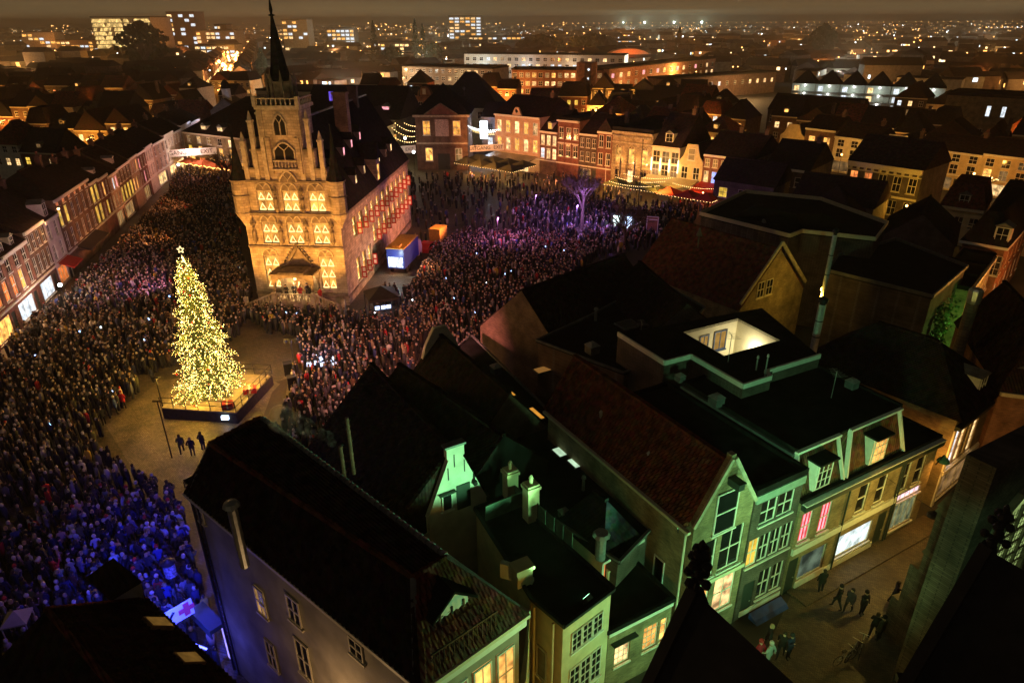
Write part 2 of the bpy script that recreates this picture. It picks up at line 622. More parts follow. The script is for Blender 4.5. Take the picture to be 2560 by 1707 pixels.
class House:
    """a building standing on its front line p0 -> p1 (left to right seen from outside), depth behind it"""

    def __init__(s, name, label, p0, p1, depth, h, cat='house', group=None, z=0.0):
        dx, dy = p1[0] - p0[0], p1[1] - p0[1]
        s.w = math.hypot(dx, dy)
        s.d, s.h = depth, h
        s.rz = math.atan2(dy, dx)
        s.root = thing(name, label, cat, (p0[0], p0[1], z), s.rz, group)
        s.holes = {0: [], 1: [], 2: [], 3: []}
        s.dims = (s.w, depth)

    def win(s, x, z, w, h, lit='-', face=0, **k):
        s.holes[face].append((x, z, w, h))
        return window(s.root, x, z, w, h, lit, face=face, dims=s.dims, **k)

    def grid(s, rows, n, ww, face=0, x0=None, x1=None, **k):
        """rows = [(z, height, lit string)]"""
        L = s.w if face in (0, 3) else s.d
        a = 0 if x0 is None else x0
        e = L if x1 is None else x1
        st = (e - a) / n
        for z, hh, lits in rows:
            for i in range(n):
                c = lits[i % len(lits)]
                if c == 'x':
                    continue
                s.win(a + st * (i + 0.5) - ww / 2, z, ww, hh, c, face, **k)
        return s

    def walls(s, m, z0=0.0, prof=None, rec=0.14):
        b = MB()
        for f in range(4):
            L = s.w if f in (0, 3) else s.d
            wall_holes(b, L, z0, s.h, s.holes[f], f, s.w, s.d, rec)
        if prof:   # gable outline above the eaves on the front
            b.extr(prof, 0.0, 0.32)
        b.build('wall', m, s.root)
        return s

    def band(s, z, hh, out, m, name='cornice', sides=False, x0=None, x1=None):
        b = MB()
        a = -out if sides else 0.0
        b.box(a if x0 is None else x0, -out, z, (s.w - a) if x1 is None else x1, -0.003, z + hh)
        if sides:
            b.box(s.w + 0.003, -0.003, z, s.w + out, s.d, z + hh)
            b.box(-out, -0.003, z, -0.003, s.d, z + hh)
        b.build(name, m, s.root)
        return s

    def roof(s, kind, rh, m, over=0.25, inset=0.0, name='roof', flat=None, ridge=True):
        w, d, h = s.w, s.d, s.h
        o = over
        b = MB()
        z = h + 0.004
        if kind == 'side':      # ridge along the front
            b.add([(-o, -o, z), (w + o, -o, z), (w + o, d + o, z), (-o, d + o, z), (-o, d / 2, z + rh), (w + o, d / 2, z + rh)],
                  [(3, 2, 1, 0), (0, 1, 5, 4), (2, 3, 4, 5), (0, 4, 3), (1, 2, 5)])
            rl = [(-o, d / 2, z + rh), (w + o, d / 2, z + rh)]
        elif kind == 'front':   # gable to the front
            y0 = inset
            b.add([(-o, y0, z), (w + o, y0, z), (w + o, d + o, z), (-o, d + o, z), (w / 2, y0, z + rh), (w / 2, d + o, z + rh)],
                  [(3, 2, 1, 0), (0, 1, 4), (2, 3, 5), (0, 4, 5, 3), (1, 2, 5, 4)])
            rl = [(w / 2, y0, z + rh), (w / 2, d + o, z + rh)]
        elif kind == 'hip':
            i = min(w, d) / 2 * 0.98
            if w >= d:
                r = [(i, d / 2), (w - i, d / 2)]
            else:
                r = [(w / 2, i), (w / 2, d - i)]
            v = [(-o, -o, z), (w + o, -o, z), (w + o, d + o, z), (-o, d + o, z), (r[0][0], r[0][1], z + rh), (r[1][0], r[1][1], z + rh)]
            if w >= d:
                fs = [(3, 2, 1, 0), (0, 1, 5, 4), (2, 3, 4, 5), (0, 4, 3), (1, 2, 5)]
            else:
                fs = [(3, 2, 1, 0), (0, 1, 4), (2, 3, 5), (3, 0, 4, 5), (1, 2, 5, 4)]
            b.add(v, fs)
            rl = [(r[0][0], r[0][1], z + rh), (r[1][0], r[1][1], z + rh)]
        elif kind == 'mansard':
            i = inset or 0.9
            b.prism([(-o, -o), (w + o, -o), (w + o, d + o), (-o, d + o)], z, z + rh, top=[(i, i), (w - i, i), (w - i, d - i), (i, d - i)])
            rl = None
        else:                    # flat with an upstand
            b.box(-o, -o, z, w + o, d + o, z + 0.12)
            t = 0.22
            for q in ((-o, -o, w + o, -o + t), (-o, d + o - t, w + o, d + o), (-o, -o + t, -o + t, d + o - t), (w + o - t, -o + t, w + o, d + o - t)):
                b.box(q[0], q[1], z + 0.123, q[2], q[3], z + 0.12 + rh)
            rl = None
        ro = b.build(name, m, s.root)
        if rl and ridge:
            q = MB()
            q.bar(rl[0], rl[1], 0.28, 0.18)
            q.build('ridge_cap', m, ro)
        s.roof_o = ro
        return s

    def chimney(s, x, y, z0, hh, m=None, w=0.7, pots=2):
        b = MB()
        b.box(x - w / 2, y - w / 2, z0, x + w / 2, y + w / 2, z0 + hh)
        b.box(x - w / 2 - 0.08, y - w / 2 - 0.08, z0 + hh - 0.25, x + w / 2 + 0.08, y + w / 2 + 0.08, z0 + hh - 0.08)
        c = b.build('chimney', m or BRICK_B, s.root)
        for i in range(pots):
            q = MB()
            q.lathe([(0.11, z0 + hh), (0.09, z0 + hh + 0.4), (0.12, z0 + hh + 0.42), (0.12, z0 + hh + 0.48)], 8, (x + (i - (pots - 1) / 2) * 0.32, y))
            q.build('chimney_pot', BRICK_O, c)
        return s

    def dormer(s, x, z, w, hh, y, dep, lit='-', m=None, rm=None, peak=True, tm=None):
        """roof dormer on the front slope, its face at local y"""
        m = m or TRIM
        b = MB()
        b.box(x - w / 2 - 0.12, y, z, x + w / 2 + 0.12, y + dep, z + hh + 0.1)
        d = b.build('dormer', m, s.root)
        q = MB()
        if peak:
            q.extr([(x - w / 2 - 0.28, z + hh + 0.104), (x + w / 2 + 0.28, z + hh + 0.104), (x, z + hh + 0.1 + w * 0.42)], y - 0.15, y + dep)
        else:
            q.box(x - w / 2 - 0.25, y - 0.2, z + hh + 0.104, x + w / 2 + 0.25, y + dep, z + hh + 0.24)
        q.build('dormer_roof', rm or LEAD, d)
        me, pb = win_mesh(w, hh, 2, 2, 0.06, 0.05, False, tm or TRIM)
        inst('dormer_window', me, d, (x - w / 2, y - 0.06, z + 0.05))
        pm = LITS[lit]
        k = (round(w, 2), round(hh, 2), 0.05, pm.name)
        if k not in PCACHE:
            PCACHE[k] = pb.mesh('pane', pm)
        inst('pane', PCACHE[k], d, (x - w / 2, y - 0.06, z + 0.05))
        return s

    def door(s, x, w, hh, m=None, lit=None, z=0.0):
        s.holes[0].append((x, z, w, hh))
        b = MB()
        b.box(x, 0.06, z, x + w, 0.13, z + hh)
        d = b.build('door', m or TRIM_D, s.root)
        q = MB()
        q.box(x + w - 0.2, 0.02, z + 1.0, x + w - 0.1, 0.058, z + 1.05)
        q.build('door_handle', METAL, d)
        return s


def pantiles(parent, a, c, d, e, m, course=0.34, wide=0.26, loc=(0, 0, 0)):
    """rows of real tiles over the slope a -> c (eaves), e -> d (ridge), lower edges lifted, a little uneven"""
    a, c, d, e = Vector(a), Vector(c), Vector(d), Vector(e)
    n_ = (c - a).cross(e - a).normalized()
    if n_.z < 0: n_ = -n_
    rows = max(2, int((e - a).length / course))
    b = MB()
    for i in range(rows):
        t0, t1 = i / rows, (i + 1.12) / rows
        l0, r0 = a.lerp(e, t0), c.lerp(d, t0)
        l1, r1 = a.lerp(e, min(t1, 1)), c.lerp(d, min(t1, 1))
        k = max(1, int((r0 - l0).length / wide))
        for j in range(k):
            u0, um, u1 = j / k, (j + 0.6) / k, (j + 1) / k
            h0 = 0.05 + random.uniform(0, 0.022)
            v = [l0.lerp(r0, u0) + n_ * h0, l0.lerp(r0, um) + n_ * (h0 + 0.06), l0.lerp(r0, u1) + n_ * h0,
                 l1.lerp(r1, u0) + n_ * 0.012, l1.lerp(r1, um) + n_ * 0.07, l1.lerp(r1, u1) + n_ * 0.012, l0.lerp(r0, u0), l0.lerp(r0, u1)]
            b.add(v, [(0, 1, 4, 3), (1, 2, 5, 4), (6, 7, 2, 1, 0)])
    return tag(b.build('tile_courses', m, parent, loc), kind='stuff')

# ================================================================ ground
def paving_mat(name, col, sx, sy, wet=0.35, rot=0.0, var=0.72):
    m, nt, b = nodes_of(name)
    n, l = nt.nodes, nt.links
    tc = n.new('ShaderNodeTexCoord')
    mp = n.new('ShaderNodeMapping')
    mp.inputs['Rotation'].default_value = (0, 0, rot)
    l.new(tc.outputs['Object'], mp.inputs['Vector'])
    br = n.new('ShaderNodeTexBrick')
    br.inputs['Scale'].default_value = 1
    br.inputs['Brick Width'].default_value = sx
    br.inputs['Row Height'].default_value = sy
    br.inputs['Mortar Size'].default_value = 0.012
    br.inputs['Color1'].default_value = (*col, 1)
    br.inputs['Color2'].default_value = (*[c * 0.55 for c in col], 1)
    br.inputs['Mortar'].default_value = (*[c * 0.25 for c in col], 1)
    l.new(mp.outputs[0], br.inputs['Vector'])
    no = n.new('ShaderNodeTexNoise')
    no.inputs['Scale'].default_value = 0.55
    no.inputs['Detail'].default_value = 9
    no.inputs['Roughness'].default_value = 0.65
    l.new(tc.outputs['Object'], no.inputs['Vector'])
    mr = n.new('ShaderNodeMapRange')
    mr.inputs['From Min'].default_value = 0.3; mr.inputs['From Max'].default_value = 0.7
    mr.inputs['To Min'].default_value = 1 - var; mr.inputs['To Max'].default_value = 1 + var
    l.new(no.outputs['Fac'], mr.inputs['Value'])
    vm = n.new('ShaderNodeVectorMath'); vm.operation = 'SCALE'
    l.new(br.outputs['Color'], vm.inputs[0]); l.new(mr.outputs[0], vm.inputs['Scale'])
    l.new(vm.outputs[0], b.inputs['Base Color'])
    m2 = n.new('ShaderNodeMapRange')
    m2.inputs['From Min'].default_value = 0.35; m2.inputs['From Max'].default_value = 0.65
    m2.inputs['To Min'].default_value = wet; m2.inputs['To Max'].default_value = wet + 0.35
    l.new(no.outputs['Fac'], m2.inputs['Value'])
    l.new(m2.outputs[0], b.inputs['Roughness'])
    b.inputs['Specular IOR Level'].default_value = 0.45
    bp = n.new('ShaderNodeBump'); bp.invert = True
    bp.inputs['Strength'].default_value = 0.6; bp.inputs['Distance'].default_value = 0.03
    l.new(br.outputs['Fac'], bp.inputs['Height'])
    l.new(bp.outputs[0], b.inputs['Normal'])
    MATS[name] = m
    return m


GROUND = mat('damp_asphalt', (0.045, 0.042, 0.038), 0.75, scale=0.3, var=0.4, bump=0.2)
COBBLE = paving_mat('wet_cobbles', (0.15, 0.12, 0.085), 0.28, 0.14, 0.36, R(20))
SETT = paving_mat('pale_setts', (0.25, 0.20, 0.14), 0.22, 0.11, 0.34, R(40))
CLINKER = paving_mat('street_clinkers', (0.15, 0.115, 0.075), 0.22, 0.075, 0.45, R(30))
DARKBRICKS = paving_mat('dark_clinkers', (0.085, 0.055, 0.04), 0.22, 0.07, 0.4, R(-15))


def sheet(name, poly, z, m, label=None):
    b = MB()
    b.add([(p[0], p[1], z) for p in poly], [tuple(range(len(poly)))])
    me = b.build(name, m)
    if me.data.polygons[0].normal.z < 0:
        me.data.flip_normals()
    return tag(me, label, None, None, 'structure')


sheet('ground', [(-9000, -200), (9000, -200), (9000, 11000), (-9000, 11000)], 0.0, GROUND, 'dark ground of the town reaching to the horizon')
sheet('market_square', [(-90, 190), (-52, 18), (-12, 14), (-8, 40), (6, 70), (44, 118), (2, 170), (-30, 190)], 0.004, COBBLE, 'wet cobbled market square under the crowd')
sheet('paved_strip', [(-23.13, 53.49), (-21.63, 58.87), (-19.69, 53.46), (-18.62, 45.83)], 0.008, SETT, 'pale sett paving strip beside the tree stage')
sheet('brick_strip', [(-22.37, 56.86), (-21.46, 57.65), (-19.27, 48.48), (-21.14, 47.59)], 0.012, DARKBRICKS, 'dark brick paving strip beside the tree stage')
sheet('cleared_paving', [(-34.39, 49.25), (-33.59, 57.38), (-24.95, 58.91), (-21.87, 56.46), (-23.34, 46.44), (-24.40, 40.73), (-29.18, 43.23)], 0.016, SETT, 'empty cobbled patch kept clear around the stage')
sheet('paving_line', [(-16.25, 86.22), (-12.23, 86.16), (-19.85, 122.52), (-23.13, 122.59)], 0.008, SETT, 'pale paving line beyond the town hall corner')
sheet('crossing_line', [(-2.40, 102.38), (-0.85, 102.35), (0.15, 134.73), (-1.82, 134.77)], 0.008, SETT, 'pale paving line across the far square')
sheet('crossing_line', [(-11.27, 111.67), (-7.25, 111.59), (-7.54, 138.43), (-11.19, 138.52)], 0.008, SETT, 'broad pale paving band near the weigh house')
sheet('street', [(2, 10), (16.5, 30.2), (30, 37.8), (44, 46), (40, 30), (24, 22), (17, 8)], 0.006, CLINKER, 'clinker paved street between church and green lit houses')
sheet('alley', [(-23, 20), (-15.3, 25.0), (-4, 14), (-9, 8)], 0.009, CLINKER, 'narrow blue lit alley between tall walls')

# ================================================================ town hall
TH_P0, TH_P1 = (-30.62, 76.91), (-19.45, 75.96)
th = House('town_hall', 'floodlit gothic stone town hall with stepped gable, spire and candlelit windows', TH_P0, TH_P1, 34.5, 10.9, 'town hall')
tr = th.root
W = th.w
HALL_LIT = glow('town_hall_lit_room', (1.0, 0.42, 0.075), 0.95, 0.6, 1.2, rnd=0.3)
CM = {}


def candle_arch(parent, w, h, x, z, y, nx=2, nz=2, face_rz=0.0, size=0.075):
    k = (round(w, 2), round(h, 2), nx, nz, size)
    if k not in CM:
        b = MB()
        cw, ch = w / nx, h / nz
        for i in range(nx):
            for j in range(nz):
                cx, z0 = cw * (i + 0.5), ch * j + 0.12
                n = 5
                for t in range(-n, n + 1):
                    px = cx + t / n * cw * 0.36
                    pz = z0 + (1 - abs(t) / n) * ch * 0.55 + 0.06
                    b.box(px - size / 2, -0.02, pz - size * 0.8, px + size / 2, 0.02, pz + size)
                b.box(cx - cw * 0.38, -0.02, z0 - 0.02, cx + cw * 0.38, 0.02, z0 + 0.09)
        CM[k] = b.mesh('candle_arch', CANDLE)
    o = tag(inst('candle_arch', CM[k], parent, (x, y, z)), kind='stuff')
    return o


def tracery(parent, w, loc, rz=0.0):
    k = ('tr', round(w, 2))
    if k not in CM:
        b = MB()
        r = w / 2
        pts = [(r + r * math.cos(t), r * 0.95 * math.sin(t)) for t in np.linspace(0, math.pi, 11)]
        b.extr(pts, -0.02, 0.10, 0)
        for t in np.linspace(0, math.pi, 11)[:-1]:
            a, c = t, t + math.pi / 10
            b.bar((r + r * math.cos(a), -0.06, r * 0.95 * math.sin(a)), (r + r * math.cos(c), -0.06, r * 0.95 * math.sin(c)), 0.12, 0.14, 1)
        for cx in (0.5 * r, 1.5 * r):
            for t in np.linspace(0, math.pi, 7)[:-1]:
                a, c = t, t + math.pi / 6
                b.bar((cx + 0.5 * r * math.cos(a), -0.05, 0.75 * r * math.sin(a)), (cx + 0.5 * r * math.cos(c), -0.05, 0.75 * r * math.sin(c)), 0.07, 0.07, 1)
        b.bar((r, -0.05, 0.3 * r), (r * 0.45, -0.05, 0.82 * r), 0.06, 0.06, 1)
        b.bar((r, -0.05, 0.3 * r), (r * 1.55, -0.05, 0.82 * r), 0.06, 0.06, 1)
        CM[k] = b.mesh('tracery', [STONE_D, STONE_L])
    return inst('tracery', CM[k], parent, loc, rz)


hall_front = []
for (x, ww) in ((1.85, 1.85), (4.82, 1.85), (7.85, 1.9)):
    for (z, hh) in ((7.5, 2.5), (11.3, 2.35)):
        hall_front.append((x, z, ww, hh))
hall_front += [(1.45, 2.0, 1.8, 4.0), (8.1, 2.0, 1.8, 4.0)]
for (x, z, ww, hh) in hall_front:
    o = window(tr, x, z, ww, hh, HALL_LIT, 2, 2, bar=0.09, rec=0.3, tmat=STONE_L)
    candle_arch(o, ww, hh, 0, 0, 0.24, 2, 2 if hh < 3 else 3)
    tracery(o, ww, (0, 0, hh + 0.06))
door_hole = (4.75, 1.5, 1.9, 3.0)
b = MB()
wall_holes(b, W, 0.0, 14.7, hall_front + [door_hole], 0, W, th.d, 0.3)
side = []
for i in range(11):
    side.append((4.3 + i * 2.72, 7.1, 1.45, 2.4))
for i in range(8):
    side.append((12.5 + i * 2.72, 3.9, 1.45, 2.6))
for i in range(3):
    side.append((4.3 + i * 2.6, 1.4, 1.45, 3.0))
th.holes[1] = side
wall_holes(b, th.d, 0.0, 10.9, side, 1, W, th.d, 0.3)
wall_holes(b, th.d, 0.0, 10.9, [], 2, W, th.d)
wall_holes(b, W, 0.0, 10.9, [], 3, W, th.d)
b.box(0.02, 0.36, 10.9, W - 0.02, 0.95, 14.68)
b.build('wall', STONE, tr)
RED = mat('red_shutter_paint', (0.42, 0.02, 0.02), 0.5, scale=5, var=0.12)
sh = MB()
sh.box(0, 0, 0, 0.62, 0.05, 1.5, 0)
for zz in (0.16, 0.86):
    sh.box(0.14, -0.008, zz, 0.48, 0.058, zz + 0.48, 1)
sh_me = sh.mesh('shutter', [RED, TRIM])
for i, (x, z, ww, hh) in enumerate(side):
    o = window(tr, x, z, ww, hh, HALL_LIT, 2, 3, face=1, bar=0.07, rec=0.3, tmat=STONE_L, dims=th.dims)
    candle_arch(o, ww, hh, 0, 0, 0.24, 1, 2, size=0.06)
    s_ = inst('shutter', sh_me, o, (ww + 0.06, -0.04, 0.02), R(-82))
# string courses
for (z, hh, ou) in ((1.25, 0.3, 0.22), (7.05, 0.22, 0.2), (10.85, 0.3, 0.26), (14.6, 0.22, 0.22)):
    th.band(z, hh, ou, STONE_D, 'string_course')
q = MB(); q.box(W + 0.003, 0.0, 10.55, W + 0.35, th.d, 10.9); q.box(W + 0.003, 0.0, 0.9, W + 0.15, th.d, 1.15)
q.build('gutter', STONE_D, tr)
# roof
b = MB()
rz0 = 10.92
ridge_z = 20.6
b.add([(-0.3, 0.9, rz0), (W + 0.3, 0.9, rz0), (W + 0.3, th.d, rz0), (-0.3, th.d, rz0), (W / 2, 0.9, ridge_z), (W / 2, th.d - 0.5, ridge_z)],
      [(3, 2, 1, 0), (0, 1, 4), (2, 3, 5), (0, 4, 5, 3), (1, 2, 5, 4)])
th_roof = b.build('roof', SLATE, tr)
q = MB(); q.bar((W / 2, 0.95, ridge_z), (W / 2, th.d - 0.5, ridge_z), 0.3, 0.2); q.build('ridge_cap', LEAD, th_roof)


def slope_y(x):
    return rz0 + (ridge_z - rz0) * (1 - abs(x - W / 2) / (W / 2 + 0.3))


for (yy, zz, lt) in ((9, 12.6, 'w'), (13.5, 12.9, 'w'), (21, 13, 'w'), (6, 15.2, 'a'), (11, 15.6, 'p'), (15, 15.9, 'p'), (19.5, 16.2, 'p'), (25, 13.0, '-'), (28.5, 13.2, 'w')):
    xs = W / 2 + (1 - (zz - rz0) / (ridge_z - rz0)) * (W / 2 + 0.3)
    b = MB()
    b.box(xs - 0.7, yy - 0.42, zz, xs + 0.22, yy + 0.42, zz + 1.1)
    d = b.build('dormer', LEAD, tr)
    q = MB(); q.add([(xs - 1.2, yy - 0.55, zz + 1.104), (xs + 0.35, yy - 0.55, zz + 1.104), (xs + 0.35, yy + 0.55, zz + 1.104), (xs - 1.2, yy + 0.55, zz + 1.104), (xs - 1.2, yy, zz + 2.0), (xs + 0.3, yy, zz + 2.0)],
                    [(3, 2, 1, 0), (0, 1, 5, 4), (2, 3, 4, 5), (0, 4, 3), (1, 2, 5)])
    q.build('dormer_roof', SLATE, d)
    q = MB(); q.box(xs + 0.223, yy - 0.2, zz + 0.1, xs + 0.25, yy + 0.2, zz + 0.98)
    q.build('pane', LITS[lt], d)
# tall dormer near the eaves on the right
b = MB(); b.box(W - 1.6, 16.4, 10.9, W + 0.05, 18.2, 14.2); d = b.build('dormer', STONE, tr)
q = MB(); q.box(W + 0.053, 16.9, 11.4, W + 0.08, 17.6, 13.4); q.build('pane', G_A, d)
q = MB(); q.add([(W - 2.6, 16.2, 14.204), (W + 0.3, 16.2, 14.204), (W + 0.3, 18.4, 14.204), (W - 2.6, 18.4, 14.204), (W - 2.6, 17.3, 16), (W + 0.2, 17.3, 16.4)],
                [(3, 2, 1, 0), (0, 1, 5, 4), (2, 3, 4, 5), (0, 4, 3), (1, 2, 5)])
q.build('dormer_roof', SLATE, d)
# big chimney on the right slope
b = MB(); b.box(6.8, 15.0, 17.0, 8.5, 16.2, 22.4); b.box(6.7, 14.9, 22.4, 8.6, 16.3, 22.7)
c = b.build('chimney', BRICK_Y, tr)
b = MB(); b.box(5.0, 27.0, 18.0, 6.3, 27.9, 22.2); b.box(4.9, 26.9, 22.2, 6.4, 28.0, 22.4)
b.build('chimney', BRICK_D, tr)
# stepped gable with pinnacles


def pinnacle(b, x, y, z0, z1, w=0.5):
    b.box(x - w / 2, y - w / 2, z0, x + w / 2, y + w / 2, z1 - 0.9)
    b.box(x - w * 0.65, y - w * 0.65, z1 - 1.15, x + w * 0.65, y + w * 0.65, z1 - 0.95)
    b.lathe([(w * 0.62, z1 - 0.9), (w * 0.3, z1 - 0.35), (0.03, z1)], 4, (x, y), rot=math.pi / 4)
    for zz in (z1 - 0.75, z1 - 0.5, z1 - 0.28):
        b.ball((x, y, zz), w * 0.42 * (z1 + 0.15 - zz), nu=5, nv=3)


b = MB()
b.extr([(0.9, 14.7), (W - 0.9, 14.7), (W - 0.9, 16.0), (W - 2.05, 16.0), (W - 2.05, 18.0), (W - 3.2, 18.0), (W - 3.2, 19.6), (3.2, 19.6), (3.2, 18.0), (2.05, 18.0), (2.05, 16.0), (0.9, 16.0)], 0.02, 0.85)
b.build('stepped_gable', STONE, tr)
b = MB()
for xs in ((0.9, 2.15), (2.05, 3.3)):
    zt = 16.0 if xs[0] < 1 else 18.0
    for x0, x1 in (xs, (W - xs[1], W - xs[0])):
        b.box(x0 - 0.12, -0.12, zt, x1 + 0.02, 1.0, zt + 0.22)
b.build('coping', STONE_D, tr)
for x, zt in ((1.25, 20.0), (2.45, 22.2), (3.55, 23.0), (W - 1.25, 20.2), (W - 2.45, 22.4), (W - 3.55, 23.0)):
    b = MB(); pinnacle(b, x, 0.1, 14.8, zt, 0.48); b.build('pinnacle', STONE_L, tr)
# belfry
bx0, bx1, by0, by1 = 3.75, 8.05, -0.35, 3.6
b = MB()
b.box(bx0 + 0.3, by0 + 0.25, 14.7, bx1 - 0.3, by1, 19.5)
b.box(bx0, by0, 19.5, bx1, by1, 22.4)
b.box(bx0 + 0.25, by0 - 0.06, 15.6, bx0 + 0.75, by0 + 0.28, 19.5)
b.box(bx1 - 0.75, by0 - 0.06, 15.6, bx1 - 0.25, by0 + 0.28, 19.5)
for x in (bx0 - 0.12, bx1 - 0.38):
    b.box(x, by0 - 0.14, 19.5, x + 0.5, by0 + 0.4, 22.3)
tower = b.build('belfry', STONE, tr)


def lancet(b, x0, x1, z0, zs, zt, y, mi_dark=0, mi_stone=1):
    w = x1 - x0
    pts = [(x0, z0), (x1, z0), (x1, zs)]
    for t in np.linspace(0.15, 1, 5):
        pts.append((x1 - t * w / 2, zs + (zt - zs) * math.sin(t * math.pi / 2)))
    for t in np.linspace(0.85, 0, 5):
        pts.append((x0 + t * w / 2, zs + (zt - zs) * math.sin(t * math.pi / 2)))
    b.extr(pts, y - 0.02, y + 0.05, mi_dark)
    for i in range(2, len(pts) - 1):
        b.bar((pts[i][0], y - 0.05, pts[i][1]), (pts[i + 1][0], y - 0.05, pts[i + 1][1]), 0.14, 0.16, mi_stone)
    b.bar((x0, y - 0.05, z0), (x0, y - 0.05, zs), 0.16, 0.14, mi_stone)
    b.bar((x1, y - 0.05, z0), (x1, y - 0.05, zs), 0.16, 0.14, mi_stone)
    b.bar(((x0 + x1) / 2, y - 0.04, z0), ((x0 + x1) / 2, y - 0.04, zs + 0.1), 0.12, 0.12, mi_stone)
    b.bar(((x0 + x1) / 2, y - 0.04, zs), (x0 + 0.2 * w, y - 0.04, zs + (zt - zs) * 0.7), 0.08, 0.08, mi_stone)
    b.bar(((x0 + x1) / 2, y - 0.04, zs), (x1 - 0.2 * w, y - 0.04, zs + (zt - zs) * 0.7), 0.08, 0.08, mi_stone)


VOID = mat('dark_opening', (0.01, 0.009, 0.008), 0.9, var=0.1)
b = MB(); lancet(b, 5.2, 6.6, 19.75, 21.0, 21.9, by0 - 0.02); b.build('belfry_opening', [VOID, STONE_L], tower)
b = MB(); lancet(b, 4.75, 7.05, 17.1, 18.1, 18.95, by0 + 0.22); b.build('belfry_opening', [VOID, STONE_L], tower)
b = MB(); lancet(b, 4.95, 6.85, 14.75, 14.95, 15.9, by0 + 0.1); b.build('clock_niche', [STONE_D, STONE_L], tower)


def balustrade(b, p, q, z, hh=0.85, n=8, post=0.09, rail=0.16, lath=True):
    p, q = Vector((*p, 0)), Vector((*q, 0))
    zz = Vector((0, 0, 1))
    b.bar(p + zz * (z + hh), q + zz * (z + hh), rail, 0.12)
    b.bar(p + zz * (z + 0.05), q + zz * (z + 0.05), rail, 0.1)
    for i in range(n):
        c = p.lerp(q, (i + 0.5) / n)
        if lath:
            b.lathe([(post * 0.6, z + 0.1), (post, z + 0.3), (post * 0.5, z + 0.6), (post * 0.7, z + hh - 0.06)], 6, (c.x, c.y))
        else:
            b.tube((c.x, c.y, z + 0.05), (c.x, c.y, z + hh), post, n=5)


b = MB(); balustrade(b, (4.6, by0 + 0.02), (7.2, by0 + 0.02), 16.15, 0.85, 7); b.box(4.4, by0 - 0.15, 15.95, 7.4, by0 + 0.24, 16.15)
b.build('balcony', STONE_L, tower)
b = MB()
b.box(bx0 - 0.3, by0 - 0.3, 22.4, bx1 + 0.3, by1 + 0.2, 22.7)
for p, q in (((bx0 - 0.2, by0 - 0.2), (bx1 + 0.2, by0 - 0.2)), ((bx1 + 0.2, by0 - 0.2), (bx1 + 0.2, by1)), ((bx0 - 0.2, by1), (bx0 - 0.2, by0 - 0.2))):
    balustrade(b, p, q, 22.7, 0.8, 9, 0.1, 0.2)
for x in (bx0 - 0.2, bx1 + 0.2):
    b.box(x - 0.2, by0 - 0.4, 22.7, x + 0.2, by0, 23.75)
b.build('parapet', STONE_L, tower)
cxx, cyy = (bx0 + bx1) / 2, 1.6
b = MB()
b.lathe([(1.25, 22.7), (1.25, 24.9), (1.4, 24.95), (1.4, 25.1)], 8, (cxx, cyy), rot=math.pi / 8)
for i in range(8):
    t = math.pi / 8 + i * math.pi / 4
    pinnacle(b, cxx + 1.45 * math.cos(t), cyy + 1.45 * math.sin(t), 22.7, 26.2, 0.26)
b.build('lantern_drum', STONE_D, tower)
b = MB()
b.lathe([(1.15, 25.1), (0.82, 26.6), (0.14, 31.3), (0.10, 31.35)], 8, (cxx, cyy), rot=math.pi / 8)
b.lathe([(0.12, 31.3), (0.42, 31.42), (0.12, 31.55)], 8, (cxx, cyy))
b.lathe([(0.10, 31.5), (0.2, 31.9), (0.05, 33.0), (0.03, 34.3)], 8, (cxx, cyy))
b.build('spire', SLATE, tower)
# corner turrets
for x in (0.05, W - 0.05):
    b = MB()
    b.lathe([(0.15, 9.4), (0.55, 10.2), (0.98, 11.0), (1.02, 11.15), (0.95, 11.25), (0.95, 14.6), (1.08, 14.7), (1.08, 14.85)], 8, (x, 0.25), rot=math.pi / 8)
    b.lathe([(1.0, 12.95), (1.06, 13.0), (1.06, 13.1), (1.0, 13.15)], 8, (x, 0.25), rot=math.pi / 8)
    t_ = b.build('corner_turret', STONE, tr)
    b = MB(); b.lathe([(1.06, 14.86), (0.58, 16.0), (0.28, 17.9), (0.06, 20.2), (0.04, 20.8)], 8, (x, 0.25), rot=math.pi / 8)
    b.ball((x, 0.25, 20.8), 0.12, nu=6, nv=4)
    b.build('turret_roof', SLATE, t_)
# statues between the windows, with consoles and canopies
for z in (8.0, 11.75):
    for x in ((0.95, 4.15, 7.2, 10.2) if z < 9 else (4.15, 7.2)):
        b = MB()
        b.lathe([(0.05, z - 0.55), (0.26, z - 0.2), (0.3, z)], 6, (x, -0.22))
        b.lathe([(0.24, z + 0.002), (0.2, z + 0.5), (0.25, z + 1.0), (0.1, z + 1.22), (0.08, z + 1.28), (0.14, z + 1.4), (0.1, z + 1.54), (0.02, z + 1.6)], 7, (x, -0.22))
        b.lathe([(0.3, z + 1.7), (0.32, z + 1.95), (0.12, z + 2.3), (0.03, z + 2.6)], 6, (x, -0.2))
        b.build('statue', STONE_D, tr)
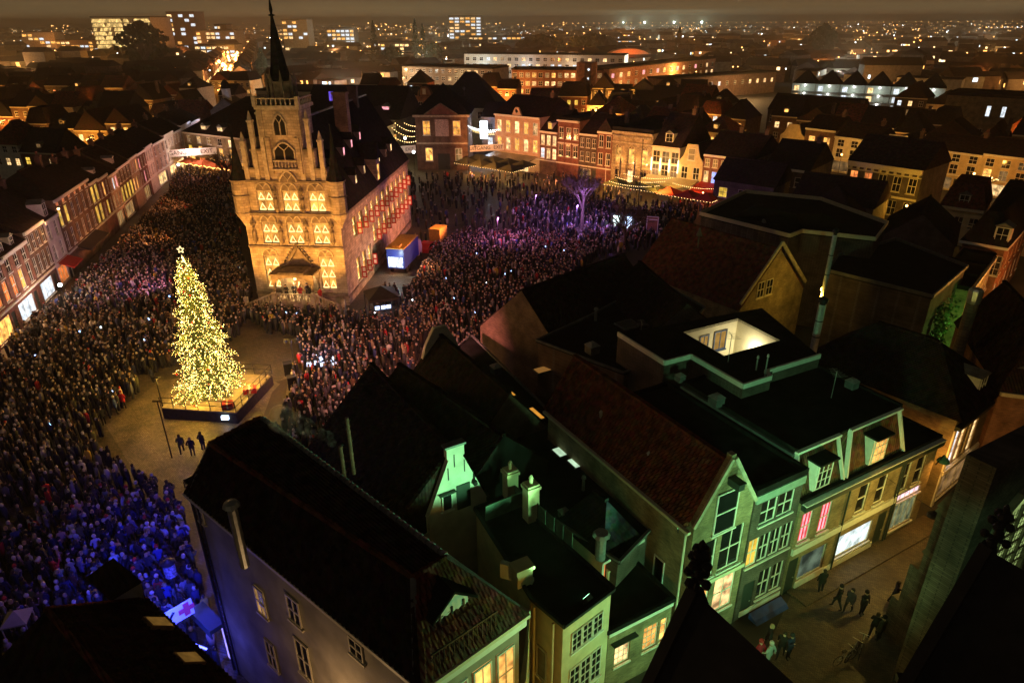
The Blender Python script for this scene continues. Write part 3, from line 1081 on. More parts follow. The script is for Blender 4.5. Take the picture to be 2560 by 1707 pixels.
# porch with double stair
b = MB()
b.box(3.3, -3.0, 0, 8.1, -0.25, 1.5)
for i in range(9):
    b.box(8.1 + i * 0.38, -3.0, 0, 8.1 + (i + 1) * 0.38, -1.4, 1.5 - (i + 1) * 0.155)
    b.box(3.3 - (i + 1) * 0.38, -3.0, 0, 3.3 - i * 0.38, -1.4, 1.5 - (i + 1) * 0.155)
stair = b.build('entrance_stair', STONE_L, tr)
b = MB()
balustrade(b, (3.5, -2.9), (7.9, -2.9), 1.5, 0.9, 12, 0.11)
for s_, x0 in ((1, 8.1), (-1, 3.3)):
    for (y) in (-2.9,):
        b.bar((x0, y, 2.45), (x0 + s_ * 3.4, y, 1.0), 0.18, 0.14)
        for i in range(9):
            t = (i + 0.5) / 9
            b.lathe([(0.07, 1.5 - t * 1.4), (0.11, 1.75 - t * 1.4), (0.06, 2.1 - t * 1.4), (0.08, 2.4 - t * 1.45)], 6, (x0 + s_ * 3.4 * t, y))
for x in (3.4, 8.0, 11.5, -0.1):
    b.box(x - 0.2, -3.1, 0, x + 0.2, -2.7, 2.6 if 3 < x < 9 else 1.9)
b.build('stair_balustrade', STONE_L, stair)
b = MB()
for x in (3.5, 7.9):
    b.lathe([(0.24, 1.5), (0.18, 1.7), (0.16, 3.35), (0.26, 3.6)], 8, (x, -2.6))
    b.lathe([(0.24, 1.5), (0.18, 1.7), (0.16, 3.35), (0.26, 3.6)], 8, (x, -0.5))
for j, (y0, y1) in enumerate(((-2.75, -2.45), (-0.6, -0.3))):
    N = 10
    pr = [(3.25, 3.6), (3.7, 3.6)]
    for i in range(N + 1):
        t = math.pi - math.pi * i / N
        pr.append((5.7 + 2.0 * math.cos(t), 3.6 + 0.75 * math.sin(t)))
    pr += [(7.7, 3.6), (8.15, 3.6), (8.15, 4.6), (3.25, 4.6)]
    b.extr(pr, y0, y1)
b.box(3.1, -2.95, 4.6, 8.3, -0.1, 4.78)
b.lathe([(2.3, 4.78), (2.0, 4.98), (0.9, 5.1)], 4, (5.7, -1.5), rot=math.pi / 4)
b.build('porch', STONE_D, tr)
b = MB()
b.box(4.8, 0.2, 1.52, 6.6, 0.26, 4.45)
b.build('door', WOOD, tr)
b = MB()
for (p, q) in (((4.2, 5.0), (5.75, 7.15)), ((5.75, 7.15), (7.3, 5.0))):
    b.bar((p[0], -0.2, p[1]), (q[0], -0.2, q[1]), 0.3, 0.3)
    for i in range(6):
        t = (i + 0.5) / 6
        x, z = p[0] + (q[0] - p[0]) * t, p[1] + (q[1] - p[1]) * t
        b.ball((x + (0.25 if p[0] > 5 else -0.25), -0.22, z + 0.25), 0.16, nu=5, nv=4)
b.bar((5.75, -0.2, 7.15), (5.75, -0.2, 7.75), 0.12, 0.12)
b.box(5.55, -0.28, 7.45, 5.95, -0.14, 7.57)
b.extr([(4.5, 5.0), (7.0, 5.0), (5.75, 6.8)], -0.1, -0.01)
b.build('door_gable', STONE_D, tr)
# porch lantern
lt = MB(); lt.ball((5.6, -1.6, 3.8), 0.16); lt.tube((5.6, -1.6, 3.9), (5.6, -1.6, 4.6), 0.02, n=5)
lt_o = lt.build('porch_lantern', BULB, tr)
lamp(lt_o, (5.6, -1.6, 3.5), 420, (1.0, 0.72, 0.4), radius=0.2)


def hall_pt(x, y, z):
    c, s_ = math.cos(th.rz), math.sin(th.rz)
    return (TH_P0[0] + x * c - y * s_, TH_P0[1] + x * s_ + y * c, z)


def floodlight(loc, aim, power, col, cone=80, radius=0.25, label='', blend=0.6, body=True, group=None, bright=8.0):
    """a box floodlight on a short yoke, with its lamp"""
    loc = Vector(loc)
    d = (Vector(aim) - loc).normalized()
    o = thing('floodlight', label, 'floodlight', tuple(loc), 0, group)
    b = MB()
    up = Vector((0, 0, 1))
    sd_ = d.cross(up).normalized()
    b.bar(tuple(-d * 0.22), tuple(d * 0.02), 0.34, 0.26)
    b.bar(tuple(sd_ * 0.2 - up * 0.3), tuple(sd_ * 0.2 + up * 0.02), 0.03, 0.03)
    b.bar(tuple(-sd_ * 0.2 - up * 0.3), tuple(-sd_ * 0.2 + up * 0.02), 0.03, 0.03)
    b.bar(tuple(-sd_ * 0.22 - up * 0.3), tuple(sd_ * 0.22 - up * 0.3), 0.04, 0.03)
    b.build('lamp_housing', IRON, o)
    b = MB()
    b.bar(tuple(d * 0.022), tuple(d * 0.03), 0.3, 0.22)
    b.build('lens', glow('lens_%d_%d_%d' % tuple(int(c * 20) for c in col), col, bright), o)
    lamp(o, tuple(d * 0.3), power, col, 'SPOT', radius, tuple(d * 5), cone, blend)
    return o


FW = (1.0, 0.50, 0.14)
floodlight(hall_pt(-0.8, -9, 2.7), hall_pt(3.8, 0, 9.0), 11500, FW, 75, 0.3, 'warm floodlight on a mast aimed at the town hall front, stage side')
floodlight(hall_pt(12.2, -8.5, 2.7), hall_pt(7.6, 0, 9.5), 10500, FW, 75, 0.3, 'warm floodlight on a mast aimed at the town hall front, truck side')
for (x, yy, nm) in ((-0.8, -9, 'stage'), (12.2, -8.5, 'truck')):
    p = hall_pt(x, yy, 0)
    t_ = thing('light_mast', 'thin black mast carrying a warm floodlight, %s side' % nm, 'mast', p)
    b = MB(); b.tube((0, 0, 0), (0, 0, 2.38), 0.05, 0.04, 8); b.build('pole', IRON, t_)
    b = MB(); b.lathe([(0.35, 0), (0.35, 0.05), (0.08, 0.12)], 10); b.build('base', IRON, t_)

b = MB(); b.prism([(16.3, 30.45), (28.2, 37.2), (28.9, 36.0), (17.0, 29.25)], 0, 0.1); tag(b.build('pavement', CLINKER), 'raised pavement along the green lit shop fronts', None, None, 'structure')

# ================================================================ foreground houses
SE = (0.869, 0.494)          # along the street
SM = (-0.494, 0.869)         # away from the street, towards the square


def S(u, d=0.0):
    return (17.22 + SE[0] * u + SM[0] * d, 30.9 + SE[1] * u + SM[1] * d)


def Wd(root):
    return (-root.location[0], -root.location[1], -root.location[2])


def poly_house(name, label, poly, h, wall_m, cat='house', roof_m=None, z0=0.0, upstand=0.15, group=None, trim_m=None, slab=0.14):
    """a house on any ground polygon with a flat roof slab and a low upstand"""
    r = thing(name, label, cat, (poly[0][0], poly[0][1], z0), 0, group)
    b = MB(); b.prism(poly, z0, h); b.build('wall', wall_m, r, Wd(r))
    if roof_m:
        cx = sum(p[0] for p in poly) / len(poly); cy_ = sum(p[1] for p in poly) / len(poly)
        big = [(p[0] + 0.14 * (p[0] - cx) / math.hypot(p[0] - cx, p[1] - cy_), p[1] + 0.14 * (p[1] - cy_) / math.hypot(p[0] - cx, p[1] - cy_)) for p in poly]
        b = MB(); b.prism(big, h + 0.004, h + 0.004 + slab)
        ro = b.build('roof', roof_m, r, Wd(r))
        b = MB()
        for i in range(len(big)):
            p, q = big[i], big[(i + 1) % len(big)]
            b.bar((*p, h + slab + upstand / 2 + 0.01), (*q, h + slab + upstand / 2 + 0.01), 0.16, upstand)
        b.build('roof_edge', trim_m or LEAD, ro)
    return r


def wwin(root, p, q, u, z, w, h, lit='-', nx=2, nz=2, bar=0.07, tmat=None, sill=True, name='window'):
    """window fixed on the wall line p -> q, in a house whose parts are in world coordinates"""
    dx, dy = q[0] - p[0], q[1] - p[1]
    L = math.hypot(dx, dy)
    dx, dy = dx / L, dy / L
    me, pb = win_mesh(w, h, nx, nz, bar, 0.02, sill, tmat or TRIM)
    l = Wd(root)
    ox, oy = dy * 0.03, -dx * 0.03
    o = inst(name, me, root, (p[0] + dx * u + ox + l[0], p[1] + dy * u + oy + l[1], z + l[2]), math.atan2(dy, dx))
    pm = LITS[lit] if isinstance(lit, str) else lit
    k = (round(w, 2), round(h, 2), 0.02, pm.name)
    if k not in PCACHE:
        PCACHE[k] = pb.mesh('pane', pm)
    inst('pane', PCACHE[k], o)
    return o


def skylight(root, c, w, d, rz, z, m, frame=LEAD, tilt=0.0):
    l = Wd(root)
    b = MB()
    b.box(-w / 2, -d / 2, 0, w / 2, d / 2, 0.12)
    f = b.build('skylight', frame, root, (c[0] + l[0], c[1] + l[1], z + l[2]), rz)
    if tilt:
        f.rotation_euler = (tilt, 0, rz)
    b = MB(); b.box(-w / 2 + 0.08, -d / 2 + 0.08, 0.122, w / 2 - 0.08, d / 2 - 0.08, 0.15)
    b.build('pane', m, f)
    return f


def pipe(root, base, h, r=0.12, m=METAL, cap=True, name='flue_pipe'):
    l = Wd(root)
    b = MB()
    b.lathe([(r, 0), (r, h), (r * 0.9, h + 0.02)], 10)
    if cap:
        b.lathe([(r * 0.6, h + 0.02), (r * 0.6, h + 0.12), (r * 1.7, h + 0.14), (r * 1.3, h + 0.3), (0.02, h + 0.36)], 10)
    return b.build(name, m, root, (base[0] + l[0], base[1] + l[1], base[2] + l[2]), smooth=False)


# ---- tall rendered corner house with the tiled mansard (alley wall)
A1, A2, A3 = (-14.85, 25.43), (-3.22, 15.59), (0.20, 18.55)
A4 = (A1[0] + A3[0] - A2[0], A1[1] + A3[1] - A2[1])
hA = thing('corner_house', 'tall grey rendered corner house with dark mansard roof beside the blue alley', 'house', (*A1, 0))
b = MB(); b.prism([A1, A2, A3, A4], 0, 11.3); b.build('wall', PL_G, hA, Wd(hA))
ov = 0.35


def grow(poly, d):
    cx = sum(p[0] for p in poly) / len(poly); cy_ = sum(p[1] for p in poly) / len(poly)
    o = []
    for p in poly:
        L = math.hypot(p[0] - cx, p[1] - cy_)
        o.append((p[0] + d * (p[0] - cx) / L, p[1] + d * (p[1] - cy_) / L))
    return o


T1, T2, T3, T4 = (-13.44, 25.48), (-3.37, 17.39), (-2.35, 18.39), (-11.91, 27.71)
b = MB(); b.prism(grow([A1, A2, A3, A4], ov), 11.304, 14.0, top=[T1, T2, T3, T4])
ro = b.build('roof', TILE_D, hA, Wd(hA))
for (p, q) in ((T1, T2), (T2, T3), (T3, T4), (T1, T4)):
    n_ = int(math.dist(p, q) / 0.34)
    b = MB()
    for i in range(n_):
        t0, t1 = i / n_, (i + 1) / n_
        a_ = (p[0] + (q[0] - p[0]) * t0, p[1] + (q[1] - p[1]) * t0, 14.04)
        c_ = (p[0] + (q[0] - p[0]) * t1, p[1] + (q[1] - p[1]) * t1, 14.0)
        b.tube(a_, c_, 0.13, 0.10, 7)
    o = b.build('ridge_tiles', LEAD if (p, q) == (T3, T4) else TILE_R, ro, )
    o['kind'] = 'stuff'
gA = grow([A1, A2, A3, A4], ov)
pantiles(ro, (*gA[0], 11.3), (*gA[1], 11.3), (*T2, 14.0), (*T1, 14.0), TILE_D)
pantiles(ro, (*gA[1], 11.3), (*gA[2], 11.3), (*T3, 14.0), (*T2, 14.0), TILE_R)
for (p, q) in ((T1, A1), (T2, A2), (T3, A3)):
    b = MB(); b.bar((*p, 14.02), (*q, 11.36), 0.2, 0.14); b.build('hip_cap', LEAD, ro)
b = MB()
gp = grow([A1, A2, A3, A4], ov + 0.05)
for i in range(3):
    b.bar((*gp[i], 11.24), (*gp[i + 1], 11.24), 0.2, 0.16)
b.build('gutter', TRIM_Y, hA, Wd(hA))
for (u, z, w, h, lt) in ((0.5, 10.1, 0.5, 0.7, '-'), (4.6, 7.2, 0.75, 1.55, 'm'), (7.4, 8.7, 0.9, 1.4, '-'), (7.4, 5.6, 1.0, 2.1, '-'), (4.5, 3.8, 0.8, 1.7, '-'), (11.6, 9.9, 0.8, 0.9, '-')):
    wwin(hA, A1, A2, u, z, w, h, lt, 2, 2, tmat=TRIM_Y)
STAINED = glow('stained_glass', (0.35, 0.5, 0.55), 0.55, 0.9, 5)
wwin(hA, A1, A2, 5.05, 8.0, 0.25, 0.6, STAINED, 1, 2)
for u, r_ in ((0.25, 0.06), (0.75, 0.05)):
    b = MB()
    dA = ((A2[0] - A1[0]) / math.dist(A1, A2), (A2[1] - A1[1]) / math.dist(A1, A2))
    x, y = A1[0] + dA[0] * u + dA[1] * 0.1, A1[1] + dA[1] * u - dA[0] * 0.1
    b.tube((x, y, 0.1), (x, y, 11.2), r_, n=8)
    b.build('drainpipe', IRON, hA, Wd(hA))
b = MB()
for i in range(28):
    z = 1.2 + i * 0.34
    b.box(-0.06, -0.05, z, 0.32, 0.5, z + 0.2)
o = b.build('quoin_strip', BRICK_O, hA, (0, 0, 0), math.atan2(dA[1], dA[0])); o.location = (0, 0, 0)
# shop canopy low on the alley wall
b = MB(); b.box(-1.9, -0.8, 3.2, 0.3, -0.02, 3.45); b.box(-1.9, -0.8, 2.9, 0.3, -0.74, 3.2)
b.build('shop_canopy', TRIM_D, hA, (0, 0, 0), math.atan2(dA[1], dA[0]))
b = MB(); b.box(-1.6, -0.06, 0.3, 0.2, -0.02, 2.8); b.build('shop_window', glow('violet_shop_light', (0.30, 0.25, 1.0), 1.5, 0.4), hA, (0.9, -0.65, 0), math.atan2(dA[1], dA[0]))
# flue with hood on the alley roof edge
fl = (-10.88, 21.17)
pipe(hA, (*fl, 11.0), 2.9, 0.2, METAL)
# dormer and balcony on the street side of the mansard
nA = ((A3[1] - A2[1]), -(A3[0] - A2[0])); ln = math.hypot(*nA); nA = (nA[0] / ln, nA[1] / ln)
eA = ((A3[0] - A2[0]) / math.dist(A2, A3), (A3[1] - A2[1]) / math.dist(A2, A3))
aa = math.atan2(eA[1], eA[0])
dm = (A2[0] + eA[0] * 1.9 - A1[0] - nA[0] * 0.5, A2[1] + eA[1] * 1.9 - A1[1] - nA[1] * 0.5, 0)
b = MB(); b.box(-0.7, 0, 11.4, 0.7, 1.6, 13.0); b.extr([(-0.7, 13.0), (0.7, 13.0), (0, 13.6)], 0, 1.6)
d_ = b.build('dormer', TRIM, hA, dm, aa)
b = MB()
b.add([(-0.95, -0.25, 12.95), (0, -0.25, 13.75), (0, 1.9, 13.75), (-0.95, 1.9, 12.95), (-0.95, -0.25, 12.83), (0, -0.25, 13.63), (0, 1.9, 13.63), (-0.95, 1.9, 12.83)], [(0, 1, 2, 3), (7, 6, 5, 4), (0, 4, 5, 1), (2, 6, 7, 3), (0, 3, 7, 4)])
b.add([(0.95, -0.25, 12.95), (0, -0.25, 13.75), (0, 1.9, 13.75), (0.95, 1.9, 12.95), (0.95, -0.25, 12.83), (0, -0.25, 13.63), (0, 1.9, 13.63), (0.95, 1.9, 12.83)], [(3, 2, 1, 0), (4, 5, 6, 7), (1, 5, 4, 0), (3, 7, 6, 2), (4, 7, 3, 0)])
b.build('dormer_roof', BITU, d_)
b = MB()
for x in (-0.5, 0.0, 0.5):
    b.box(x - 0.03, -0.05, 11.45, x + 0.03, -0.004, 12.9)
b.box(-0.55, -0.05, 12.2, 0.55, -0.004, 12.26)
b.build('dormer_window', TRIM_D, d_)
b = MB()
for i in range(14):
    b.tube((-1.3 + i * 0.2, -0.75, 11.4), (-1.3 + i * 0.2, -0.75, 12.3), 0.02, n=5)
b.bar((-1.4, -0.75, 12.3), (1.4, -0.75, 12.3), 0.05, 0.05); b.bar((-1.4, -0.75, 11.45), (1.4, -0.75, 11.45), 0.05, 0.05)
b.box(-1.4, -0.8, 11.31, 1.4, -0.3, 11.38)
b.build('balcony_railing', IRON, d_)
b = MB(); b.bar((*A2, 11.06), (*A3, 11.06), 0.16, 0.42); b.build('fascia', TRIM, hA, (-A1[0] + nA[0] * 0.36, -A1[1] + nA[1] * 0.36, 0))
for u in (1.2, 2.3, 3.4):
    wwin(hA, A2, A3, u, 6.2, 0.85, 3.6, 'a' if u > 2 else 'm', 2, 3, tmat=TRIM)

# ---- white gabled house with the dark red roof (green lit gable)
B0, B1 = (-4.40, 28.27), (-1.45, 30.08)
hb = House('gabled_house', 'white gabled house with dark tiled roof, green lit gable facing the church', B0, B1, 11.5, 7.4)
w = hb.w
for f in range(4):
    pass
hb.walls(PL_W, prof=[(-0.05, 7.4), (w + 0.05, 7.4), (w / 2 + 0.42, 10.6), (w / 2 + 0.5, 10.7), (w / 2 + 0.5, 11.3), (w / 2 - 0.5, 11.3), (w / 2 - 0.5, 10.7), (w / 2 - 0.42, 10.6)])
b = MB()
zr_, dB = 10.95, hb.d
b.add([(-3.6, 0.34, 5.6), (w / 2, 0.34, zr_), (w + 0.5, 0.34, 7.0), (-3.6, dB + 0.3, 5.6), (w / 2, dB + 0.3, zr_), (w + 0.5, dB + 0.3, 7.0)], [(0, 2, 1), (3, 4, 5), (0, 1, 4, 3), (1, 2, 5, 4), (0, 3, 5, 2)])
ro = b.build('roof', TILE_D, hb.root)
pantiles(ro, (-3.6, dB + 0.3, 5.6), (-3.6, 0.34, 5.6), (w / 2, 0.34, zr_), (w / 2, dB + 0.3, zr_), TILE_D)
b = MB(); b.bar((w / 2, 0.34, zr_), (w / 2, dB + 0.3, zr_), 0.28, 0.18); b.build('ridge_cap', TILE_D, ro)
b = MB(); b.box(-3.4, 0.4, 0, -0.02, dB, 5.6); b.build('side_wing', BRICK_D, hb.root)
b = MB(); b.box(w / 2 - 0.6, -0.06, 11.304, w / 2 + 0.6, 0.4, 11.42); b.build('gable_cap', LEAD, hb.root)
for x, z in ((w / 2 - 0.12, 10.1), (w / 2 - 0.5, 9.4), (w / 2 + 0.45, 9.6)):
    b = MB(); b.box(x, -0.03, z, x + 0.05, -0.003, z + 0.75); b.build('wall_anchor', IRON, hb.root)
window(hb.root, w / 2 - 0.95, 7.55, 0.62, 1.05, '-', 1, 1, rec=0.02, off=0.05)
b = MB(); b.box(w / 2 - 1.1, -0.25, 8.66, w / 2 - 0.15, -0.01, 8.72); b.build('window_canopy', TRIM_D, hb.root)
b = MB(); b.box(w / 2 - 0.05, -0.05, 7.3, w / 2 + 0.75, -0.004, 8.85); b.build('roof_door', TRIM_D, hb.root)
b = MB(); b.ball((w / 2 + 1.0, -0.16, 8.75), 0.14, nu=8, nv=6, sz=1.3); b.tube((w / 2 + 1.0, -0.12, 8.9), (w / 2 + 1.0, -0.05, 9.25), 0.04); b.build('wall_lantern', IRON, hb.root)
b = MB(); b.box(w / 2 + 0.8, -1.6, 7.3, w / 2 + 3.3, -1.54, 8.25); b.build('screen_panel', mat('frosted_panel', (0.10, 0.14, 0.11), 0.4, var=0.3), hb.root)

# ---- pale green lit house with flat felt roof, chimneys and glass railing
D0, D1 = (2.16, 21.60), (4.54, 23.66)
D2, D3, D4 = (-0.15, 30.40), (-1.98, 29.23), (0.83, 23.18)
hd = poly_house('flat_roofed_house', 'pale house with wide felt flat roof, tall chimneys and small paned windows', [D0, D1, D2, D3, D4], 7.0, PL_C, roof_m=BITU, trim_m=IRON)
for (u, z, w_, h_) in ((0.55, 5.0, 2.1, 1.2), (0.5, 1.9, 2.2, 2.0), (0.5, 0.3, 2.2, 1.2)):
    for i in range(3):
        wwin(hd, D0, D1, u + i * w_ / 3, z, w_ / 3 - 0.04, h_, '-', 2, 3 if h_ < 1.5 else 4, bar=0.05)
b = MB(); b.bar((*D0, 7.0), (*D1, 7.0), 0.1, 0.2); b.build('fascia', TRIM, hd, Wd(hd))
for u in (0.4, 1.6):
    b = MB(); dx = D0[0] - D4[0]; dy = D0[1] - D4[1]
    x, y = D4[0] + dx * u / 2, D4[1] + dy * u / 2
    b.tube((x - 0.15, y - 0.1, 0.1), (x - 0.15, y - 0.1, 7.0), 0.06, n=8); b.build('drainpipe', PL_C, hd, Wd(hd))
wwin(hd, D4, D0, 0.45, 2.6, 0.7, 2.0, CURT, 1, 1)
for (px, hh) in (((-0.13, 30.26), 2.0), ((0.94, 28.58), 2.3)):
    b = MB()
    b.box(-0.33, -0.3, 0, 0.33, 0.3, hh); b.box(-0.4, -0.37, hh - 0.3, 0.4, 0.37, hh - 0.12)
    b.lathe([(0.12, hh), (0.1, hh + 0.3), (0.14, hh + 0.32), (0.04, hh + 0.5)], 8)
    l = Wd(hd); b.build('chimney', PL_C, hd, (px[0] + l[0], px[1] + l[1], 7.15), math.atan2(0.494, 0.869))
ra, rb = (0.06, 30.12), (2.96, 26.17)
for i in range(7):
    t = i / 7
    x0, y0 = ra[0] + (rb[0] - ra[0]) * t, ra[1] + (rb[1] - ra[1]) * t
    x1, y1 = ra[0] + (rb[0] - ra[0]) * (t + 0.13), ra[1] + (rb[1] - ra[1]) * (t + 0.13)
    b = MB(); b.bar((x0, y0, 7.72), (x1, y1, 7.72), 0.03, 1.0); b.build('railing_panel', MATS['frosted_panel'], hd, Wd(hd))
    b = MB(); b.tube((x0, y0, 7.15), (x0, y0, 8.3), 0.03, n=6); b.build('railing_post', IRON, hd, Wd(hd))
cq = (0.41, 24.09)
b = MB(); b.box(-0.4, -0.3, 0, 0.4, 0.3, 0.9); b.box(-0.48, -0.38, 0.9, 0.48, 0.38, 1.1); l = Wd(hd); b.build('chimney', PL_C, hd, (cq[0] + l[0], cq[1] + l[1], 7.15), 0.5)
b = MB(); b.add([(0, 0, 0), (1.5, -0.5, 0), (1.5, -0.5, 0.25), (0.4, -0.13, 0.85), (0, 0, 0.9), (0.1, 0.25, 0), (1.6, -0.25, 0), (1.6, -0.25, 0.25), (0.5, 0.12, 0.85), (0.1, 0.25, 0.9)],
                [(0, 1, 2, 3, 4), (9, 8, 7, 6, 5), (0, 5, 6, 1), (1, 6, 7, 2), (2, 7, 8, 3), (3, 8, 9, 4), (4, 9, 5, 0)])
cq = (-0.62, 24.43); b.build('parapet_wing', PL_W, hd, (cq[0] + l[0], cq[1] + l[1], 7.1))
pipe(hd, (*(4.25, 25.69), 7.1), 1.3, 0.26, METAL)
tb = (-0.33, 25.77)
b = MB()
for i in range(9):
    b.box(i * 0.24, 0, 0, i * 0.24 + 0.08, 0.05, 0.95)
b.box(-0.05, -0.01, 0.95, 2.1, 0.07, 1.03); b.box(-0.05, -0.01, 0.1, 2.1, 0.07, 0.18)
b.build('stair_railing', TRIM, hd, (D0[0] - 2.0 + l[0], D0[1] - 1.0 + l[1], 1.6), 0.6)
# paved yard between the two houses
yd = thing('roof_terrace', 'small walled terrace between the pale house and the mansard house', 'terrace', (*D4, 0))
b = MB(); b.prism([(D4[0] - 2.2, D4[1] - 1.2), (D0[0] + 0.0, D0[1] - 1.5), D0, D4, (D4[0] - 2.0, D4[1] + 0.6)], 0, 1.6); b.build('base', PL_G, yd, Wd(yd))
b = MB(); b.prism([A3, (A3[0] + 0.3, A3[1] + 0.5), (D4[0] - 0.02, D4[1] + 0.5), (D4[0] - 0.05, D4[1])], 0, 6.9); b.build('back_wall', PL_C, yd, Wd(yd))

# ---- low annex with lit sash windows
E0, E1 = S(-14.55), S(-10.5)
he = House('annex', 'low brick annex with three lit sash windows and ventilator on its flat roof', E0, E1, 5.4, 4.25)
he.win(0.5, 1.6, 0.95, 1.65, 'w', nx=3, nz=4, bar=0.05)
he.win(2.3, 1.6, 0.95, 1.65, 'a', nx=3, nz=4, bar=0.05)
he.win(3.4, 1.7, 0.45, 1.55, 'a', nx=1, nz=3, bar=0.05)
he.walls(BRICK_Y)
he.roof('flat', 0.12, BITU, over=0.12)
he.band(4.0, 0.2, 0.1, TRIM, 'fascia')
b = MB(); b.box(-0.5, -0.4, 4.45, 0.5, 0.4, 5.0); b.extr([(-0.55, 5.0), (0.55, 5.0), (0.4, 5.25), (-0.4, 5.25)], -0.45, 0.45); b.build('ventilator', METAL, he.root, (3.0, 3.4, 0))
pipe(he.root, (0, 0, 0), 0.01) if False else None
b = MB(); b.lathe([(0.1, 4.4), (0.1, 5.1), (0.14, 5.12), (0.14, 5.2)], 8, (1.9, 2.6)); b.build('vent_pipe', PL_C, he.root)
b = MB(); b.box(0.2, -0.3, 3.35, 1.7, -0.01, 3.42); b.build('awning', TRIM_D, he.root)

# ---- small pyramid roofed back house with a red lit window
K0, K1 = (4.58, 26.78), (6.75, 28.34)
hk = House('back_house', 'small back house with slate pyramid roof and red lit window above the annex', K0, K1, 3.6, 6.0)
hk.win(0.15, 4.1, 0.95, 1.6, 'r', nx=2, nz=1, bar=0.06)
hk.walls(PL_W)
hk.roof('hip', 2.3, SLATE, over=0.15)
b = MB(); b.box(-0.15, -0.22, 5.85, hk.w + 0.15, -0.16, 6.02); b.build('fascia', TRIM, hk.root)

# ---- wide dark roofs behind, with skylights
Q = [(-8.01, 44.15), (-3.46, 53.60), (2.61, 40.65), (8.10, 29.87), (5.31, 26.51), (0.18, 31.86), (-3.33, 36.11)]
hq = poly_house('flat_roofed_building', 'low building under wide dark felt roofs with two glowing square skylights', Q, 6.0, BRICK_D, roof_m=BITU)
SKY_G = glow('skylight_glow', (0.62, 0.9, 0.6), 0.75, 0.25, 2)
SKY_O = glow('amber_skylight', (1.0, 0.42, 0.05), 0.62, 0.15, 2)
ang = math.atan2(0.494, 0.869)
for (p, m_) in (((3.13, 36.05), SKY_G), ((4.01, 34.88), SKY_G)):
    skylight(hq, p, 1.05, 1.05, ang, 6.16, m_)
for (p, w_, d_2, m_) in (((-0.14, 43.30), 0.7, 0.7, SKY_O), ((1.69, 40.66), 0.42, 1.7, SKY_O), ((3.26, 37.98), 0.3, 1.2, glow('dim_skylight', (1.0, 0.45, 0.1), 0.2)), ((2.36, 47.15), 1.3, 0.9, MATS['dim_skylight'])):
    skylight(hq, p, w_, d_2, ang, 6.16, m_)
pipe(hq, (*(4.09, 32.19), 6.2), 0.7, 0.09)
pipe(hq, (*(0.35, 39.38), 6.2), 1.8, 0.04, cap=False, name='vent_mast')
b = MB(); b.bar((*Q[5], 6.4), (*Q[6], 6.4), 0.25, 0.3); b.build('parapet', LEAD, hq, Wd(hq))
b = MB(); b.bar((*Q[0], 6.5), (*(0.47, 36.08), 6.5), 0.3, 0.35); b.build('parapet', LEAD, hq, Wd(hq))

# ---- dark roofed houses stepping down to the square
def ridge_house(name, label, rf, rn, half, zr, ze, wall_m, roof_m, z0=0.0, group=None, gable=None):
    """house under a ridge from far point rf to near point rn (x, y)"""
    dx, dy = rn[0] - rf[0], rn[1] - rf[1]
    L = math.hypot(dx, dy); dx, dy = dx / L, dy / L
    nx_, ny_ = dy, -dx         # right of far -> near
    # front (near) end seen from outside: left to right
    p0 = (rn[0] + nx_ * half, rn[1] + ny_ * half)
    p1 = (rn[0] - nx_ * half, rn[1] - ny_ * half)
    hs = House(name, label, p0, p1, L, ze, 'house', group, z0)
    # front normal must look along far -> near
    hs.walls(wall_m, prof=[(0, ze), (2 * half, ze), (half, zr)])
    hs.roof('front', zr - ze, roof_m, over=0.2, inset=0.02 if gable is None else gable)
    return hs


h1 = ridge_house('tiled_house', 'dark tiled house beside the white gable, ridge running to the square', (-7.42, 40.27), (-0.46, 31.74), 3.3, 10.3, 7.0, BITU, TILE_D)
h2 = ridge_house('tiled_house', 'dark house with bell gable showing over the crowd edge', (-5.41, 46.64), (-0.14, 37.51), 2.7, 9.6, 6.4, BRICK_B, TILE_D)
b = MB(); b.extr([(0.2, 6.4), (5.2, 6.4), (4.4, 7.4), (3.9, 9.0), (3.2, 10.2), (2.2, 10.2), (1.5, 9.0), (1.0, 7.4)], h2.d - 0.1, h2.d + 0.25); b.build('bell_gable', PL_W, h2.root)
for (px, hh) in (((-9.62, 35.13), 2.2), ((-8.67, 30.61), 1.6)):
    pass
h3 = ridge_house('tiled_house', 'big dark roofed house with brown gable end facing the crowd', (10.45, 61.24), (0.77, 51.92), 5.2, 11.0, 6.2, BRICK_B, TILE_D)
h5 = ridge_house('tiled_house', 'dark tiled house behind the light well building', (11.64, 59.01), (13.62, 48.91), 4.6, 11.0, 7.0, BRICK_D, TILE_D)
h4 = poly_house('side_building', 'dark felt roofed building with brown lit end wall facing the crowd', [(2.02, 48.04), (6.73, 52.72), (13.76, 61.34), (16.54, 54.34), (10.51, 44.50), (7.90, 42.66)], 8.2, BRICK_B, roof_m=BITU)
for p in ((9.43, 50.73), (14.05, 56.97)):
    skylight(h4, p, 1.7, 1.5, ang, 8.4, GLASS, METAL)
pipe(h4, (*(6.93, 51.87), 8.3), 0.9, 0.12)

